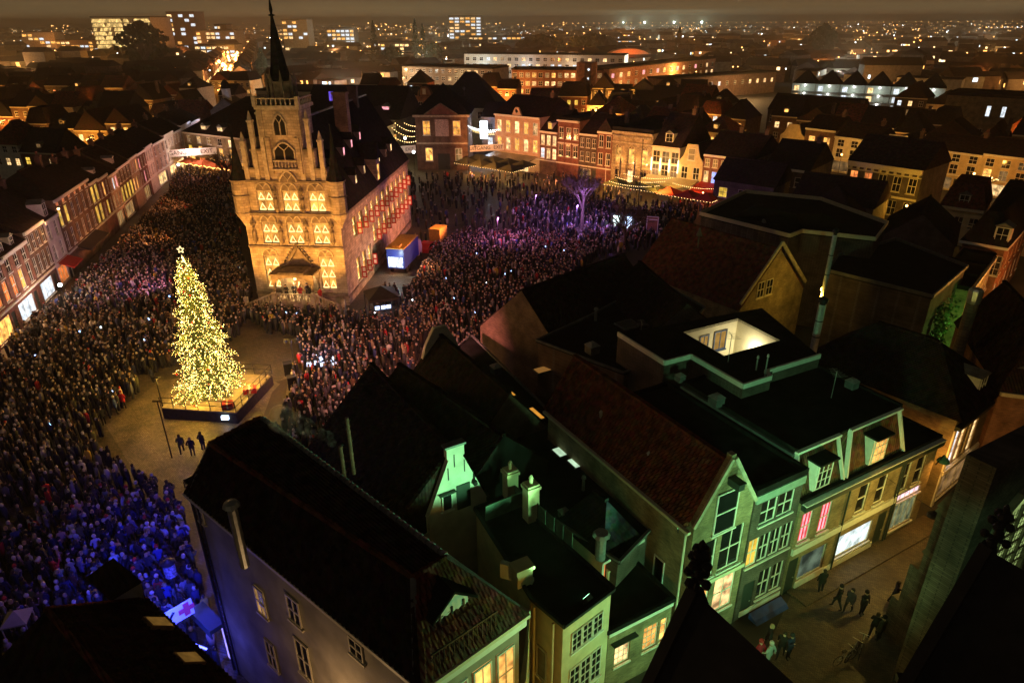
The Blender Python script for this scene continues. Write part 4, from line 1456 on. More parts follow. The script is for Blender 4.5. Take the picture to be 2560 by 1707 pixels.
# ---- brick gable house with long red tiled roof (green pointed gable)
hf = House('gable_house', 'narrow brick house with green lit pointed gable and long red tiled roof', S(-9.67), S(-5.6), 13.2, 8.45)
w = hf.w
hf.win(0.25, 4.7, 1.55, 2.5, '-', nx=2, nz=2)
hf.win(2.1, 4.7, 1.6, 2.7, '-', nx=2, nz=2)
hf.win(0.25, 1.7, 1.5, 2.2, 'a', nx=2, nz=2)
hf.win(2.15, 1.7, 1.5, 2.5, 'w', nx=2, nz=2)
hf.door(0.3, 1.1, 1.5 - 0.0, TRIM_D)
hf.walls(BRICK_Y, prof=[(0, 8.45), (w, 8.45), (w, 8.7), (w / 2 + 0.15, 11.9), (w / 2 + 0.15, 12.15), (w / 2 - 0.15, 12.15), (w / 2 - 0.15, 11.9), (0, 8.7)])
window(hf.root, w / 2 - 0.75, 7.55, 1.5, 2.5, '-', 1, 2, rec=0.02, off=0.05)
hf.roof('front', 3.2, TILE_R, over=0.22, inset=0.34)
pantiles(hf.roof_o, (-0.22, 13.4, 8.45), (-0.22, 0.34, 8.45), (w / 2, 0.34, 11.65), (w / 2, 13.4, 11.65), TILE_R)
b = MB(); b.bar((-0.1, -0.06, 8.62), (w / 2 - 0.1, -0.06, 11.95), 0.2, 0.12, up=(0, 1, 0)); b.bar((w + 0.1, -0.06, 8.62), (w / 2 + 0.1, -0.06, 11.95), 0.2, 0.12, up=(0, 1, 0)); b.build('coping', STONE_L, hf.root)
b = MB(); b.box(w / 2 - 0.2, -0.75, 10.5, w / 2 + 0.2, -0.04, 10.85); b.box(w / 2 - 0.24, -0.8, 10.85, w / 2 + 0.24, -0.04, 10.92); b.build('hoist_beam', TRIM_D, hf.root)
b = MB(); b.box(-0.42, 0.0, 8.25, -0.2, 13.2, 8.42); b.build('gutter', TRIM_Y, hf.root)
b = MB(); b.tube((-0.3, 0.2, 0.2), (-0.3, 0.2, 8.2), 0.06, n=8); b.build('drainpipe', TRIM_Y, hf.root)
window(hf.root, 10.8, 3.4, 0.8, 1.7, '-', 1, 1, face=2, rec=0.02, off=0.05, dims=hf.dims)
for yy, zz in ((4.5, 9.6), (8.8, 9.9)):
    b = MB(); b.lathe([(0.09, zz - 0.3), (0.09, zz + 0.35), (0.13, zz + 0.36), (0.02, zz + 0.5)], 7, (0.8, yy)); b.build('roof_vent', METAL, hf.root)
b = MB(); b.box(-0.02, -0.14, 3.95 + 0.35, w + 0.02, -0.003, 4.55); b.build('cornice', TRIM_Y, hf.root)

# ---- dark brick house with wide windows
hg = House('brick_house', 'dark brick house with bands of wide windows between the gable and the mansard', S(-5.45), S(-1.75), 11, 8.9)
hg.grid([(6.6, 1.55, '--')], 2, 1.25, x0=0.55, x1=3.2)
hg.grid([(3.9, 1.9, 'y---')], 4, 0.82, x0=0.1, x1=3.6)
hg.win(1.5, 0.9, 1.0, 2.1, '-'); hg.win(2.6, 0.9, 0.9, 2.1, '-')
hg.door(0.35, 0.9, 2.6, TRIM_D)
hg.walls(BRICK_D)
hg.roof('flat', 0.25, BITU, over=0.1)
hg.band(8.35, 0.5, 0.12, mat('green_grey_fascia', (0.25, 0.32, 0.28), 0.6, var=0.2), 'fascia')
b = MB(); b.box(0.3, -0.08, 0.25, 3.6, -0.02, 0.6); b.build('window_ledge', TRIM, hg.root)
b = MB()
b.add([(0.9, -0.25, 0.02), (3.5, -0.25, 0.02), (3.5, -0.9, 0.02), (0.9, -0.9, 0.02), (0.9, -0.25, 0.4), (3.5, -0.25, 0.4), (3.5, -0.7, 0.22), (0.9, -0.7, 0.22)], [(0, 1, 2, 3), (7, 6, 5, 4), (3, 2, 6, 7), (0, 4, 5, 1), (0, 3, 7, 4), (1, 5, 6, 2)])
b.build('tarpaulin', mat('blue_tarpaulin', (0.03, 0.07, 0.30), 0.5, var=0.2), hg.root)

# ---- long shop house with two tiled mansard gables
hh_ = House('shop_house', 'green lit brick shop house with two tiled mansard fronts above the cornice', S(-1.5), S(11.6), 9.6, 6.75)
for x, lt in ((0.35, 'p'), (2.0, 'p'), (5.4, '-'), (7.2, '-'), (9.6, '-'), (11.1, '-')):
    hh_.win(x, 3.75, 0.95, 2.1, lt, nx=1, nz=2)
hh_.win(0.35 + 0.75, 0.55, 2.3, 1.95, glow('dim_shop_interior', (0.45, 0.62, 0.42), 0.16, 0.7, 1.0), nx=1, nz=1, bar=0.08)
hh_.win(4.4, 0.75, 3.4, 1.7, glow('bright_shop_display', (0.85, 1.0, 0.95), 1.0, 0.55, 1.6), nx=1, nz=1, bar=0.08)
hh_.win(10.0, 0.5, 2.4, 2.3, glow('curtained_shop', (0.55, 0.6, 0.3), 0.25, 0.7, 2.0), nx=4, nz=1, bar=0.06)
hh_.win(9.9, 2.85, 2.5, 0.55, glow('pink_fanlight', (1.0, 0.62, 0.66), 1.5, 0.3, 1.6), nx=5, nz=1, bar=0.04)
hh_.door(8.3, 0.95, 2.6, TRIM_D)
hh_.door(0.05, 0.85, 2.6, TRIM_D)
hh_.walls(BRICK_Y)
hh_.band(3.1, 0.45, 0.14, TRIM, 'shop_fascia', x0=0, x1=9.6)
hh_.band(0.03, 0.45, 0.08, TRIM, 'plinth', x0=1.0, x1=8.2)
hh_.band(6.35, 0.35, 0.32, TRIM_D, 'cornice')
hh_.band(6.72, 0.07, 0.36, TRIM, 'gutter_edge')
hh_.roof('flat', 0.1, BITU, over=0.05)
for x in (4.25, 9.35, 9.6):
    b = MB(); b.tube((x, -0.1, 0.1), (x, -0.1, 6.3), 0.055, n=8); b.build('drainpipe', TRIM_D, hh_.root)
b = MB(); b.box(-0.05, 2.0, 6.9, 9.2, 9.6, 9.6); b.build('upper_storey', BRICK_D, hh_.root)
b = MB(); b.box(-0.15, 0.9, 9.604, 9.3, 9.7, 9.74)
for q in ((-0.15, 9.5, 9.3, 9.7), (-0.15, 0.9, 0.0, 9.5), (9.15, 0.9, 9.3, 9.5)):
    b.box(q[0], q[1], 9.74, q[2], q[3], 9.9)
b.build('upper_roof', BITU, hh_.root)
b = MB(); b.box(-0.36, 0.9, 9.45, -0.18, 9.7, 9.62); b.build('gutter', LEAD, hh_.root)
for (x0, x1, xt0, xt1, lt) in ((-0.2, 3.6, 0.0, 3.25, '-'), (3.95, 9.25, 4.5, 8.9, 'a')):
    b = MB()
    b.add([(x0, 0.25, 6.9), (x1, 0.25, 6.9), (xt1, 0.95, 9.6), (xt0, 0.95, 9.6), (x0, 2.1, 6.9), (x1, 2.1, 6.9), (xt1, 2.1, 9.6), (xt0, 2.1, 9.6)],
          [(0, 1, 2, 3), (5, 4, 7, 6), (0, 4, 5, 1), (1, 5, 6, 2), (3, 2, 6, 7), (0, 3, 7, 4)])
    mf = b.build('mansard_front', TILE_RB, hh_.root)
    b = MB()
    b.bar((x1 + 0.05, 0.17, 6.9), (xt1 + 0.05, 0.87, 9.65), 0.26, 0.1, up=(1, 0, 0))
    b.bar((x0 - 0.05, 0.17, 6.9), (xt0 - 0.05, 0.87, 9.65), 0.26, 0.1, up=(1, 0, 0))
    b.bar((xt0 - 0.2, 0.8, 9.68), (xt1 + 0.2, 0.8, 9.68), 0.22, 0.14)
    b.build('verge_board', TRIM, mf)
    xc = (x0 + x1) / 2 - 0.1
    b = MB(); b.box(xc - 0.68, 0.12, 7.15, xc + 0.68, 1.2, 8.95); dd = b.build('dormer', TRIM, hh_.root)
    b = MB(); b.box(xc - 0.8, -0.15, 8.954, xc + 0.8, 1.3, 9.08); b.build('dormer_roof', BITU, dd)
    me, pb = win_mesh(1.2, 1.65, 3, 3, 0.06, 0.05, False, TRIM)
    inst('dormer_window', me, dd, (xc - 0.6, 0.06, 7.25))
    inst('pane', pb.mesh('pane', LITS[lt]), dd, (xc - 0.6, 0.06, 7.25))

# ---- upper flat roofs with the bright light well
I1, I2, I3, I4, I5, I6 = (9.95, 39.70), (11.91, 40.67), (14.12, 36.54), (16.22, 37.65), (16.04, 38.30), (20.50, 40.63)
wA, wB, wC, wD = (12.30, 44.54), (16.92, 46.91), (18.71, 43.09), (14.15, 40.74)
I7, I8 = (19.42, 48.99), (7.57, 44.30)
hi = thing('courtyard_building', 'large flat roofed building with a bright cream light well sunk into its roof', 'building', (*I1, 0))
b = MB()
for poly in ([I8, I1, I2, wD, wA], [I2, I3, I4, wC, wD], [I4, I5, I6, I7, wB, wC], [I7, I8, wA, wB]):
    b.prism(poly, 10.45, 10.6)
b.build('roof', BITU, hi, Wd(hi))
b = MB()
pts = [I8, I1, I2, I3, I4, I5, I6]
for i in range(6):
    b.bar((*pts[i], 10.62), (*pts[i + 1], 10.62), 0.14, 0.34)
b.build('roof_edge', TRIM, hi, Wd(hi))
b = MB()
per = [I8, I1, I2, I3, I4, I5, I6, I7]
for i in range(8):
    p, q = per[i], per[(i + 1) % 8]
    b.add([(*p, 0), (*q, 0), (*q, 10.44), (*p, 10.44)], [(0, 1, 2, 3)])
b.build('wall', BRICK_D, hi, Wd(hi))
CREAM = mat('cream_light_well', (0.72, 0.66, 0.46), 0.8, scale=2, var=0.06)
b = MB()
wl4 = [wA, wB, wC, wD]
for i in range(4):
    p, q = wl4[i], wl4[(i + 1) % 4]
    b.add([(*p, 7.0), (*q, 7.0), (*q, 10.62), (*p, 10.62)], [(3, 2, 1, 0)])
b.add([(*p, 7.0) for p in wl4], [(0, 1, 2, 3)])
lw = b.build('light_well', CREAM, hi, Wd(hi))
for (u, z, w_, h_) in ((1.6, 8.05, 0.9, 1.9), (3.0, 8.4, 1.25, 1.6)):
    wwin(hi, wA, wB, u, z, w_, h_, glow('amber_blind', (0.9, 0.5, 0.12), 0.35, 0.3), 2, 1, bar=0.11, tmat=TRIM_B)
lb = MB(); lpt = ((wB[0] * 0.45 + wC[0] * 0.55), (wB[1] * 0.45 + wC[1] * 0.55))
lb.ball((lpt[0] - 0.25, lpt[1] - 0.12, 8.7), 0.12); o = lb.build('wall_lamp', glow('well_lamp', (1.0, 0.9, 0.6), 12), hi, Wd(hi))
lamp(o, (lpt[0] - 0.45, lpt[1] - 0.25, 8.8), 260, (1.0, 0.88, 0.55), radius=0.1)
for c_, hgt in (((15.89, 37.87), 1.2), ((15.60, 38.68), 0.7)):
    pipe(hi, (*c_, 10.6), hgt, 0.05)
for c_, hgt, r_ in (((22.84, 46.49), 3.9, 0.27), ((28.60, 58.49), 5.6, 0.2)):
    fp = thing('steel_flue', 'tall green lit steel flue %s' % ('with cowl beside the yellow lamp' if r_ > 0.25 else 'rising behind the yellow lamp'), 'chimney', (*c_, 0))
    b = MB(); b.tube((0, 0, 0), (0, 0, 8.0), 0.2, n=10); b.lathe([(r_, 8.0), (r_, 8.0 + hgt)], 14); b.build('pipe', mat('dull_flue_steel', (0.5, 0.52, 0.5), 0.5, 0.1, scale=5, var=0.2), fp)
    b = MB(); b.lathe([(r_ * 0.8, 8.0 + hgt), (r_ * 0.8, 8.15 + hgt), (r_ * 1.35, 8.2 + hgt), (r_ * 1.35, 8.45 + hgt), (r_ * 0.5, 8.6 + hgt)], 12); b.build('cowl', IRON, fp)
    for zz in (0.33, 0.66):
        b = MB(); b.lathe([(r_ * 1.05, 8 + hgt * zz), (r_ * 1.05, 8.08 + hgt * zz)], 14); b.build('band', IRON, fp)

# ---- house across the side street with shopfront, and its neighbours
hr = House('corner_shop', 'corner shop house with hipped tile roof and bright lit shopfront by the round lamp', (29.20, 38.24), (34.60, 42.32), 11, 7.2)
w = hr.w
for i, lt in enumerate('cwkw'):
    hr.win(0.6 + i * 1.0, 3.0, 0.8, 3.2, lt if lt != 'k' else '-', nx=1, nz=3, bar=0.06)
hr.win(0.6, 0.3, w - 1.2, 2.3, 'm', nx=4, nz=1)
hr.walls(BRICK_Y)
hr.roof('hip', 3.3, TILE_D, over=0.45)
hr.band(6.3, 0.25, 0.35, TRIM_D, 'cornice'); hr.band(2.65, 0.3, 0.2, TRIM, 'shop_fascia'); hr.band(0, 6.2, 0.1, TRIM, 'corner_board', x0=0, x1=0.35)
hr.dormer(w * 0.62, 7.5, 1.0, 1.2, 0.4, 1.6, '-')
hc = thing('brick_chimney', 'tall yellow lit brick chimney stack with green cap beside the side street', 'chimney', (*(35.06, 48.11), 0))
b = MB(); b.lathe([(0.42, 0), (0.42, 11.3)], 10); b.build('stack', BRICK_Y, hc)
b = MB(); b.lathe([(0.45, 11.3), (0.5, 11.6), (0.5, 12.3), (0.4, 12.45)], 10); b.build('cap', METAL, hc)
hw = House('orange_house', 'orange lit side wall house with two small dormers in its dark roof', (33.79, 41.18), (37.18, 40.08), 12, 7.6)
hw.walls(BRICK_O)
hw.roof('hip', 4.6, TILE_D, over=0.2)
hw.band(7.3, 0.28, 0.3, TRIM_Y, 'cornice')
for i, x in enumerate((0.8, 3.4)):
    hw.dormer(x + 0.6, 7.9, 0.9 if i == 0 else 0.7, 1.2 if i == 0 else 0.8, 0.6, 2.0, 'm' if i == 0 else '-', m=TRIM_Y)
# round white street lamp
bl = thing('globe_lamp', 'round white globe street lamp glowing before the corner shop', 'street lamp', (*(35.32, 42.92), 0))
b = MB(); b.lathe([(0.12, 0), (0.1, 0.6), (0.05, 0.7), (0.04, 3.6)], 8); b.build('post', IRON, bl)
b = MB(); b.ball((0, 0, 3.9), 0.42, nu=14, nv=9); b.build('globe', glow('globe_glow', (0.95, 0.97, 1.0), 5.0), bl, smooth=True)
lamp(bl, (0, 0, 4.5), 240, (0.9, 0.95, 1.0), radius=0.3)
lamp(bl, (0, 0, 3.2), 60, (0.9, 0.95, 1.0), radius=0.3)
# wall lamp with shade
wl_ = thing('wall_street_lamp', 'hooded street lamp on a curved bracket at the shop house corner', 'street lamp', (*S(11.6, -0.1), 0))
b = MB()
for i in range(6):
    t0, t1 = i / 6 * 1.7, (i + 1) / 6 * 1.7
    b.tube((0.9 * math.sin(t0) * SE[0], 0.9 * math.sin(t0) * SE[1] - 0.1, 4.8 + 0.5 * math.sin(t0 * 1.6)), (0.9 * math.sin(t1) * SE[0], 0.9 * math.sin(t1) * SE[1] - 0.1, 4.8 + 0.5 * math.sin(t1 * 1.6)), 0.035, n=6)
b.build('bracket', IRON, wl_)
b = MB(); b.lathe([(0.4, 4.75), (0.3, 4.95), (0.1, 5.1), (0.05, 5.2)], 12, (0.85 * SE[0], 0.85 * SE[1] - 0.1)); b.build('shade', mat('teal_enamel', (0.05, 0.2, 0.17), 0.3, var=0.1), wl_)
b = MB(); b.ball((0.85 * SE[0], 0.85 * SE[1] - 0.1, 4.8), 0.1); b.build('bulb', BULB_O, wl_)
lamp(wl_, (0.85 * SE[0] + 0.3, 0.85 * SE[1] - 0.2, 4.5), 260, (1.0, 0.5, 0.13), radius=0.1)

# ---- lower left house with dark hipped roof
M0, M1 = (-15.70, 21.60), (-10.76, 17.73)
dM = ((M1[0] - M0[0]) / math.dist(M0, M1), (M1[1] - M0[1]) / math.dist(M0, M1))
M1 = (M0[0] + dM[0] * 9.5, M0[1] + dM[1] * 9.5)
nM = (-dM[1] * -1, dM[0] * -1)          # away from the alley
nM = (dM[1], -dM[0])
M2, M3 = (M1[0] + nM[0] * 7.5, M1[1] + nM[1] * 7.5), (M0[0] + nM[0] * 7.5, M0[1] + nM[1] * 7.5)
hm = thing('tile_roofed_house', 'dark house with broad tiled hip roof below, on the near side of the alley', 'house', (*M0, 0))
b = MB(); b.prism([M0, M1, M2, M3], 0, 8.5); b.build('wall', BRICK_D, hm, Wd(hm))
rA = (M0[0] + dM[0] * 1.2 + nM[0] * 3.4, M0[1] + dM[1] * 1.2 + nM[1] * 3.4); rB = (M1[0] + nM[0] * 3.4, M1[1] + nM[1] * 3.4)
b = MB()
g = grow([M0, M1, M2, M3], 0.25)
b.add([(*g[0], 8.504), (*g[1], 8.504), (*g[2], 8.504), (*g[3], 8.504), (*rA, 11.8), (*rB, 11.8)], [(0, 1, 5, 4), (1, 2, 5), (2, 3, 4, 5), (3, 0, 4), (3, 2, 1, 0)])
ro = b.build('roof', TILE_D, hm, Wd(hm))
pantiles(ro, (*g[0], 8.5), (*g[1], 8.5), (*rB, 11.8), (*rA, 11.8), TILE_D)
for p, q in (((*rA, 11.83), (*rB, 11.83)), ((*rA, 11.83), (*g[0], 8.55))):
    b = MB(); b.bar(p, q, 0.2, 0.14); b.build('ridge_cap', TILE_R, ro)
for (px, w_) in (((-14.25, 19.87), 0.8), ((-12.28, 18.17), 0.8)):
    l = Wd(hm); b = MB(); b.box(-0.4, -0.5, 0, 0.4, 0.5, 0.16); f = b.build('skylight', WOOD, hm, (px[0] + l[0], px[1] + l[1], 9.15), math.atan2(dM[1], dM[0]))
    f.rotation_euler = (R(-42), 0, math.atan2(dM[1], dM[0]))
    b = MB(); b.box(-0.32, -0.42, 0.163, 0.32, 0.42, 0.19); b.build('pane', glow('faint_amber', (1.0, 0.5, 0.1), 0.10 if w_ else 0.2, 0.4), f)
# cross gable wing
b = MB()
gx = (-15.29, 21.21); ga = (-17.14, 22.53); gl = (-17.56, 22.10); gr = (-15.88, 21.91)
b.add([(*gx, 10.2), (*ga, 10.2), (*gl, 8.2), (*gr, 8.2), (gl[0] + ga[0] - gx[0], gl[1] + ga[1] - gx[1], 8.2), (gr[0] + ga[0] - gx[0], gr[1] + ga[1] - gx[1], 8.2)], [(0, 2, 3), (0, 1, 4, 2), (1, 0, 3, 5), (1, 5, 4), (2, 4, 5, 3)])
b.build('wing_roof', [TILE_D], hm, Wd(hm))
b = MB(); b.add([(gx[0], gx[1] - 0.02, 10.1), (gl[0] + 0.1, gl[1] - 0.02, 8.2), (gr[0] - 0.05, gr[1] - 0.02, 8.2), (gx[0], gx[1] - 0.06, 10.1), (gl[0] + 0.1, gl[1] - 0.06, 8.2), (gr[0] - 0.05, gr[1] - 0.06, 8.2)], [(0, 1, 2), (5, 4, 3), (0, 3, 4, 1), (1, 4, 5, 2), (2, 5, 3, 0)])
b.build('wing_gable', PL_G, hm, Wd(hm))

# ================================================================ church in the near right corner
CH = mat('black_slate', (0.018, 0.017, 0.019), 0.75, scale=2.0, var=0.4, bump=0.2)
ch = thing('church', 'dark gothic church with green lit buttress, slate gables and leaded window', 'church', (16, 14, 0))


def crocket_finial(b, x, y, z, s=1.0, turn=0.0):
    b.lathe([(0.2 * s, z), (0.14 * s, z + 0.4 * s), (0.12 * s, z + 1.2 * s), (0.22 * s, z + 1.3 * s), (0.12 * s, z + 1.45 * s), (0.1 * s, z + 2.2 * s), (0.14 * s, z + 2.35 * s), (0.02, z + 2.55 * s)], 6, (x, y))
    for zz, rr in ((0.75, 0.42), (1.55, 0.34), (2.0, 0.2)):
        for i in range(4):
            t = turn + i * math.pi / 2
            b.ball((x + rr * s * math.cos(t), y + rr * s * math.sin(t), z + zz * s), 0.2 * s, nu=6, nv=4)
            b.bar((x, y, z + zz * s), (x + rr * s * math.cos(t), y + rr * s * math.sin(t), z + zz * s), 0.14 * s, 0.16 * s)


def gable_roof(name, apex, z, half_l, half_r, drop, length, m):
    a = Vector((*apex, z)); e = Vector((*SE, 0)); n = Vector((0.494, -0.869, 0))
    l_ = a - e * half_l - Vector((0, 0, drop)); r_ = a + e * half_r - Vector((0, 0, drop))
    v = [a, l_, r_]
    v += [p + n * length for p in v]
    w_ = [l_ - Vector((0, 0, l_.z)), r_ - Vector((0, 0, r_.z))]
    b = MB()
    b.add([tuple(p) for p in v], [(0, 2, 1), (3, 4, 5), (0, 1, 4, 3), (0, 3, 5, 2), (1, 2, 5, 4)])
    o = b.build(name, m, ch, Wd(ch))
    b = MB()
    b.prism([tuple(l_[:2]), tuple(r_[:2]), tuple((r_ + n * length)[:2]), tuple((l_ + n * length)[:2])], 0, l_.z - 0.02)
    b.build('chapel_wall', BRICK_C, ch, Wd(ch))
    b = MB()
    for p in (l_, r_):
        b.bar(tuple(a - n * 0.05 + Vector((0, 0, 0.1))), tuple(p - n * 0.05 + Vector((0, 0, 0.1))), 0.35, 0.3)
    b.build('gable_coping', CH, o)
    return o


gable_roof('chapel_roof', (5.02, 14.0), 16.74, 2.6, 2.6, 6.0, 7.0, CH)
gable_roof('chapel_roof', (13.53, 15.0), 17.28, 3.3, 3.3, 7.0, 11.0, CH)
b = MB(); crocket_finial(b, 5.0, 14.0, 16.7, 0.74, 0.6); b.build('finial', CH, ch, Wd(ch))
b = MB(); crocket_finial(b, 13.6, 15.0, 17.2, 0.66, 0.6); b.build('finial', CH, ch, Wd(ch))
# buttress
u0, u1, u2 = (21.23, 25.99), (22.69, 26.39), (20.92, 26.77)
u3 = (u1[0] + u2[0] - u0[0], u1[1] + u2[1] - u0[1])
bt = MB(); bt.prism([u0, u1, u3, u2], 0, 9.3); bo = bt.build('buttress', BRICK_C, ch, Wd(ch))
v2 = (u2[0] + (u2[0] - u0[0]) * 0.6, u2[1] + (u2[1] - u0[1]) * 0.6); v3 = (u3[0] + (u3[0] - u1[0]) * 0.6, u3[1] + (u3[1] - u1[1]) * 0.6)
bt = MB(); bt.prism([u2, u3, v3, v2], 0, 5.2); bt.build('buttress_step', BRICK_C, bo)
x2 = (v2[0] + (u2[0] - u0[0]) * 0.5, v2[1] + (u2[1] - u0[1]) * 0.5); x3 = (v3[0] + (u3[0] - u1[0]) * 0.5, v3[1] + (u3[1] - u1[1]) * 0.5)
bt = MB(); bt.prism([v2, v3, x3, x2], 0, 2.6); bt.build('buttress_step', BRICK_C, bo)
gq = grow([u0, u1, u3, u2], 0.12)
bt = MB(); tp = [(gq[0][0] * 0.5 + gq[3][0] * 0.5, gq[0][1] * 0.5 + gq[3][1] * 0.5), (gq[1][0] * 0.5 + gq[2][0] * 0.5, gq[1][1] * 0.5 + gq[2][1] * 0.5)]
bt.add([(*gq[0], 9.304), (*gq[1], 9.304), (*gq[2], 9.304), (*gq[3], 9.304), (*tp[0], 10.6), (*tp[1], 10.6)], [(3, 2, 1, 0), (0, 1, 5, 4), (2, 3, 4, 5), (0, 4, 3), (1, 2, 5)])
bt.build('buttress_cap', STONE_D, bo)
# wall with the big leaded window
c0 = (19.9, 22.9)
cw = [(c0[0] + SE[0] * t, c0[1] + SE[1] * t) for t in (-0.4, 7.0)]
bt = MB(); bt.prism([cw[0], cw[1], (cw[1][0] - 0.6, cw[1][1] + 1.0), (cw[0][0] - 0.6, cw[0][1] + 1.0)], 0, 14.5); bt.build('nave_wall', BRICK_C, ch, Wd(ch))
LEADED = mat('leaded_glass', (0.16, 0.22, 0.12), 0.25, scale=6, var=0.5, spec=0.6)
wz = MB()
ww_, zb, zs_, zt_ = 4.4, 4.0, 9.4, 12.2
pts = [(0, zb), (ww_, zb), (ww_, zs_)] + [(ww_ / 2 + ww_ / 2 * math.cos(t), zs_ + (zt_ - zs_) * math.sin(t)) for t in np.linspace(0.2, math.pi - 0.2, 9)] + [(0, zs_)]
wz.extr(pts, -0.05, 0.05)
an = math.atan2(SE[1], SE[0]); l = Wd(ch)
cwin = wz.build('leaded_window', glow('leaded_glass_lit_within', (0.45, 0.62, 0.20), 0.5, 0.7, 1.2), ch, (c0[0] + SE[0] * 1.2 + l[0], c0[1] + SE[1] * 1.2 + l[1], 0), an)
wz = MB()
for i in range(len(pts)):
    p, q = pts[i], pts[(i + 1) % len(pts)]
    for rr, oo in ((0.26, 0.1), (0.14, 0.2)):
        wz.bar((p[0], -oo, p[1]), (q[0], -oo, q[1]), rr, rr)
for x in (1.1, 2.2, 3.3):
    wz.bar((x, -0.1, zb), (x, -0.1, 11.2), 0.14, 0.14)
for j in range(9):
    wz.bar((0.05, -0.08, zb + 0.8 * j), (ww_ - 0.05, -0.08, zb + 0.8 * j), 0.07, 0.07)
for j in range(26):
    wz.bar((0.05, -0.065, zb + 0.27 * j), (ww_ - 0.05, -0.065, zb + 0.27 * j), 0.02, 0.02)
for i in range(15):
    wz.bar((0.28 * (i + 1), -0.065, zb), (0.28 * (i + 1), -0.065, 11), 0.02, 0.02)
wz.build('window_tracery', STONE_D, cwin)

# ---- green floodlights on the church, and extra ones added for single fronts
GREEN = (0.30, 1.0, 0.42)
floodlight((12.9, 16.05, 5.6), (6.5, 29.0, 8.6), 4000, GREEN, 115, 0.4, 'green floodlight on the church buttress above the annex', 0.8)
floodlight((14.2, 16.8, 5.6), (15.8, 32.5, 7.0), 2700, (0.48, 1.0, 0.32), 74, 0.4, 'green floodlight on the church above the street', 0.8)
floodlight((15.9, 17.7, 10.8), (23.0, 25.5, 9.0), 260, GREEN, 70, 0.3, 'green floodlight trained on the church buttress', 0.8)
floodlight((5.3, 15.4, 10.8), (-2.0, 17.5, 12.2), 800, GREEN, 75, 0.3, 'added green floodlight on the small chapel gable aimed at the mansard house', 0.8)  # extra lamp added to brighten the mansard's street side
floodlight((8.3, 27.0, 8.0), (-3.2, 29.0, 9.6), 1600, GREEN, 60, 0.3, 'added green floodlight on the side wall of the gable house', 0.8, bright=1.5)  # added to light the right faces of the flat roof's chimneys
floodlight((3.3, 22.9, 7.45), (-3.0, 29.2, 12.6), 3800, GREEN, 58, 0.25, 'added green floodlight clamped to the flat roof edge facing the white gable', 0.35, bright=1.5)  # added so the white gable comes out bright green
floodlight((13.0, 15.9, 11.0), (16.5, 38.0, 10.6), 4200, GREEN, 58, 0.3, 'green floodlight high on the church gable aimed over the flat roofs', 0.9)
for (p, pw, lab) in (((5.6, 15.3), 800, 'unseen sodium lantern added on the church wall facing the gable house'),):  # lantern added out of view to yellow the lower house fronts
    sl = thing('wall_lantern', lab, 'lantern', (p[0], p[1], 6.5))
    b = MB(); b.lathe([(0.1, 0), (0.22, 0.15), (0.2, 0.6), (0.05, 0.8)], 6); b.build('lantern_body', IRON, sl)
    b = MB(); b.ball((0, 0, -0.1), 0.12); b.build('bulb', BULB_O, sl)
    lamp(sl, (0, 0, -0.4), pw, (1.0, 0.66, 0.13), radius=0.15)
    b = MB(); b.tube((0, 0, -6.5), (0, 0, 0.05), 0.07, 0.05, 8); b.build('post', IRON, sl)

aw = thing('wall_lantern', 'added dull sodium lantern on the near house facing the rendered alley wall', 'lantern', (M1[0] + 0.2, M1[1] + 0.3, 6.8))  # lamp added to turn the upper alley wall brown
b = MB(); b.lathe([(0.1, 0), (0.22, 0.15), (0.2, 0.6), (0.05, 0.8)], 6); b.build('lantern_body', IRON, aw)
b = MB(); b.bar((0, 0, 0.4), (-0.4, -0.4, 0.4), 0.05, 0.05); b.build('bracket', IRON, aw)
lamp(aw, (0.3, 0.3, -0.2), 230, (1.0, 0.66, 0.36), radius=0.2)

# ledges and weathering on the buttress
for z_, k_ in ((3.4, 0.1), (6.4, 0.1), (9.0, 0.08)):
    gq2 = grow([u0, u1, u3, u2], k_ + 0.06)
    b = MB(); b.prism(gq2, z_, z_ + 0.22, top=grow([u0, u1, u3, u2], 0.02)); b.build('weathered_ledge', STONE_D, bo)
# red and white curtains in two upper windows of the shop house
for x in (0.35, 2.0):
    for k_ in range(3):
        b = MB(); b.box(x + 0.12 + k_ * 0.3, 0.095, 3.85, x + 0.24 + k_ * 0.3, 0.105, 5.75); b.build('curtain', glow('red_curtain_backlit', (0.9, 0.05, 0.05), 0.8), hh_.root)
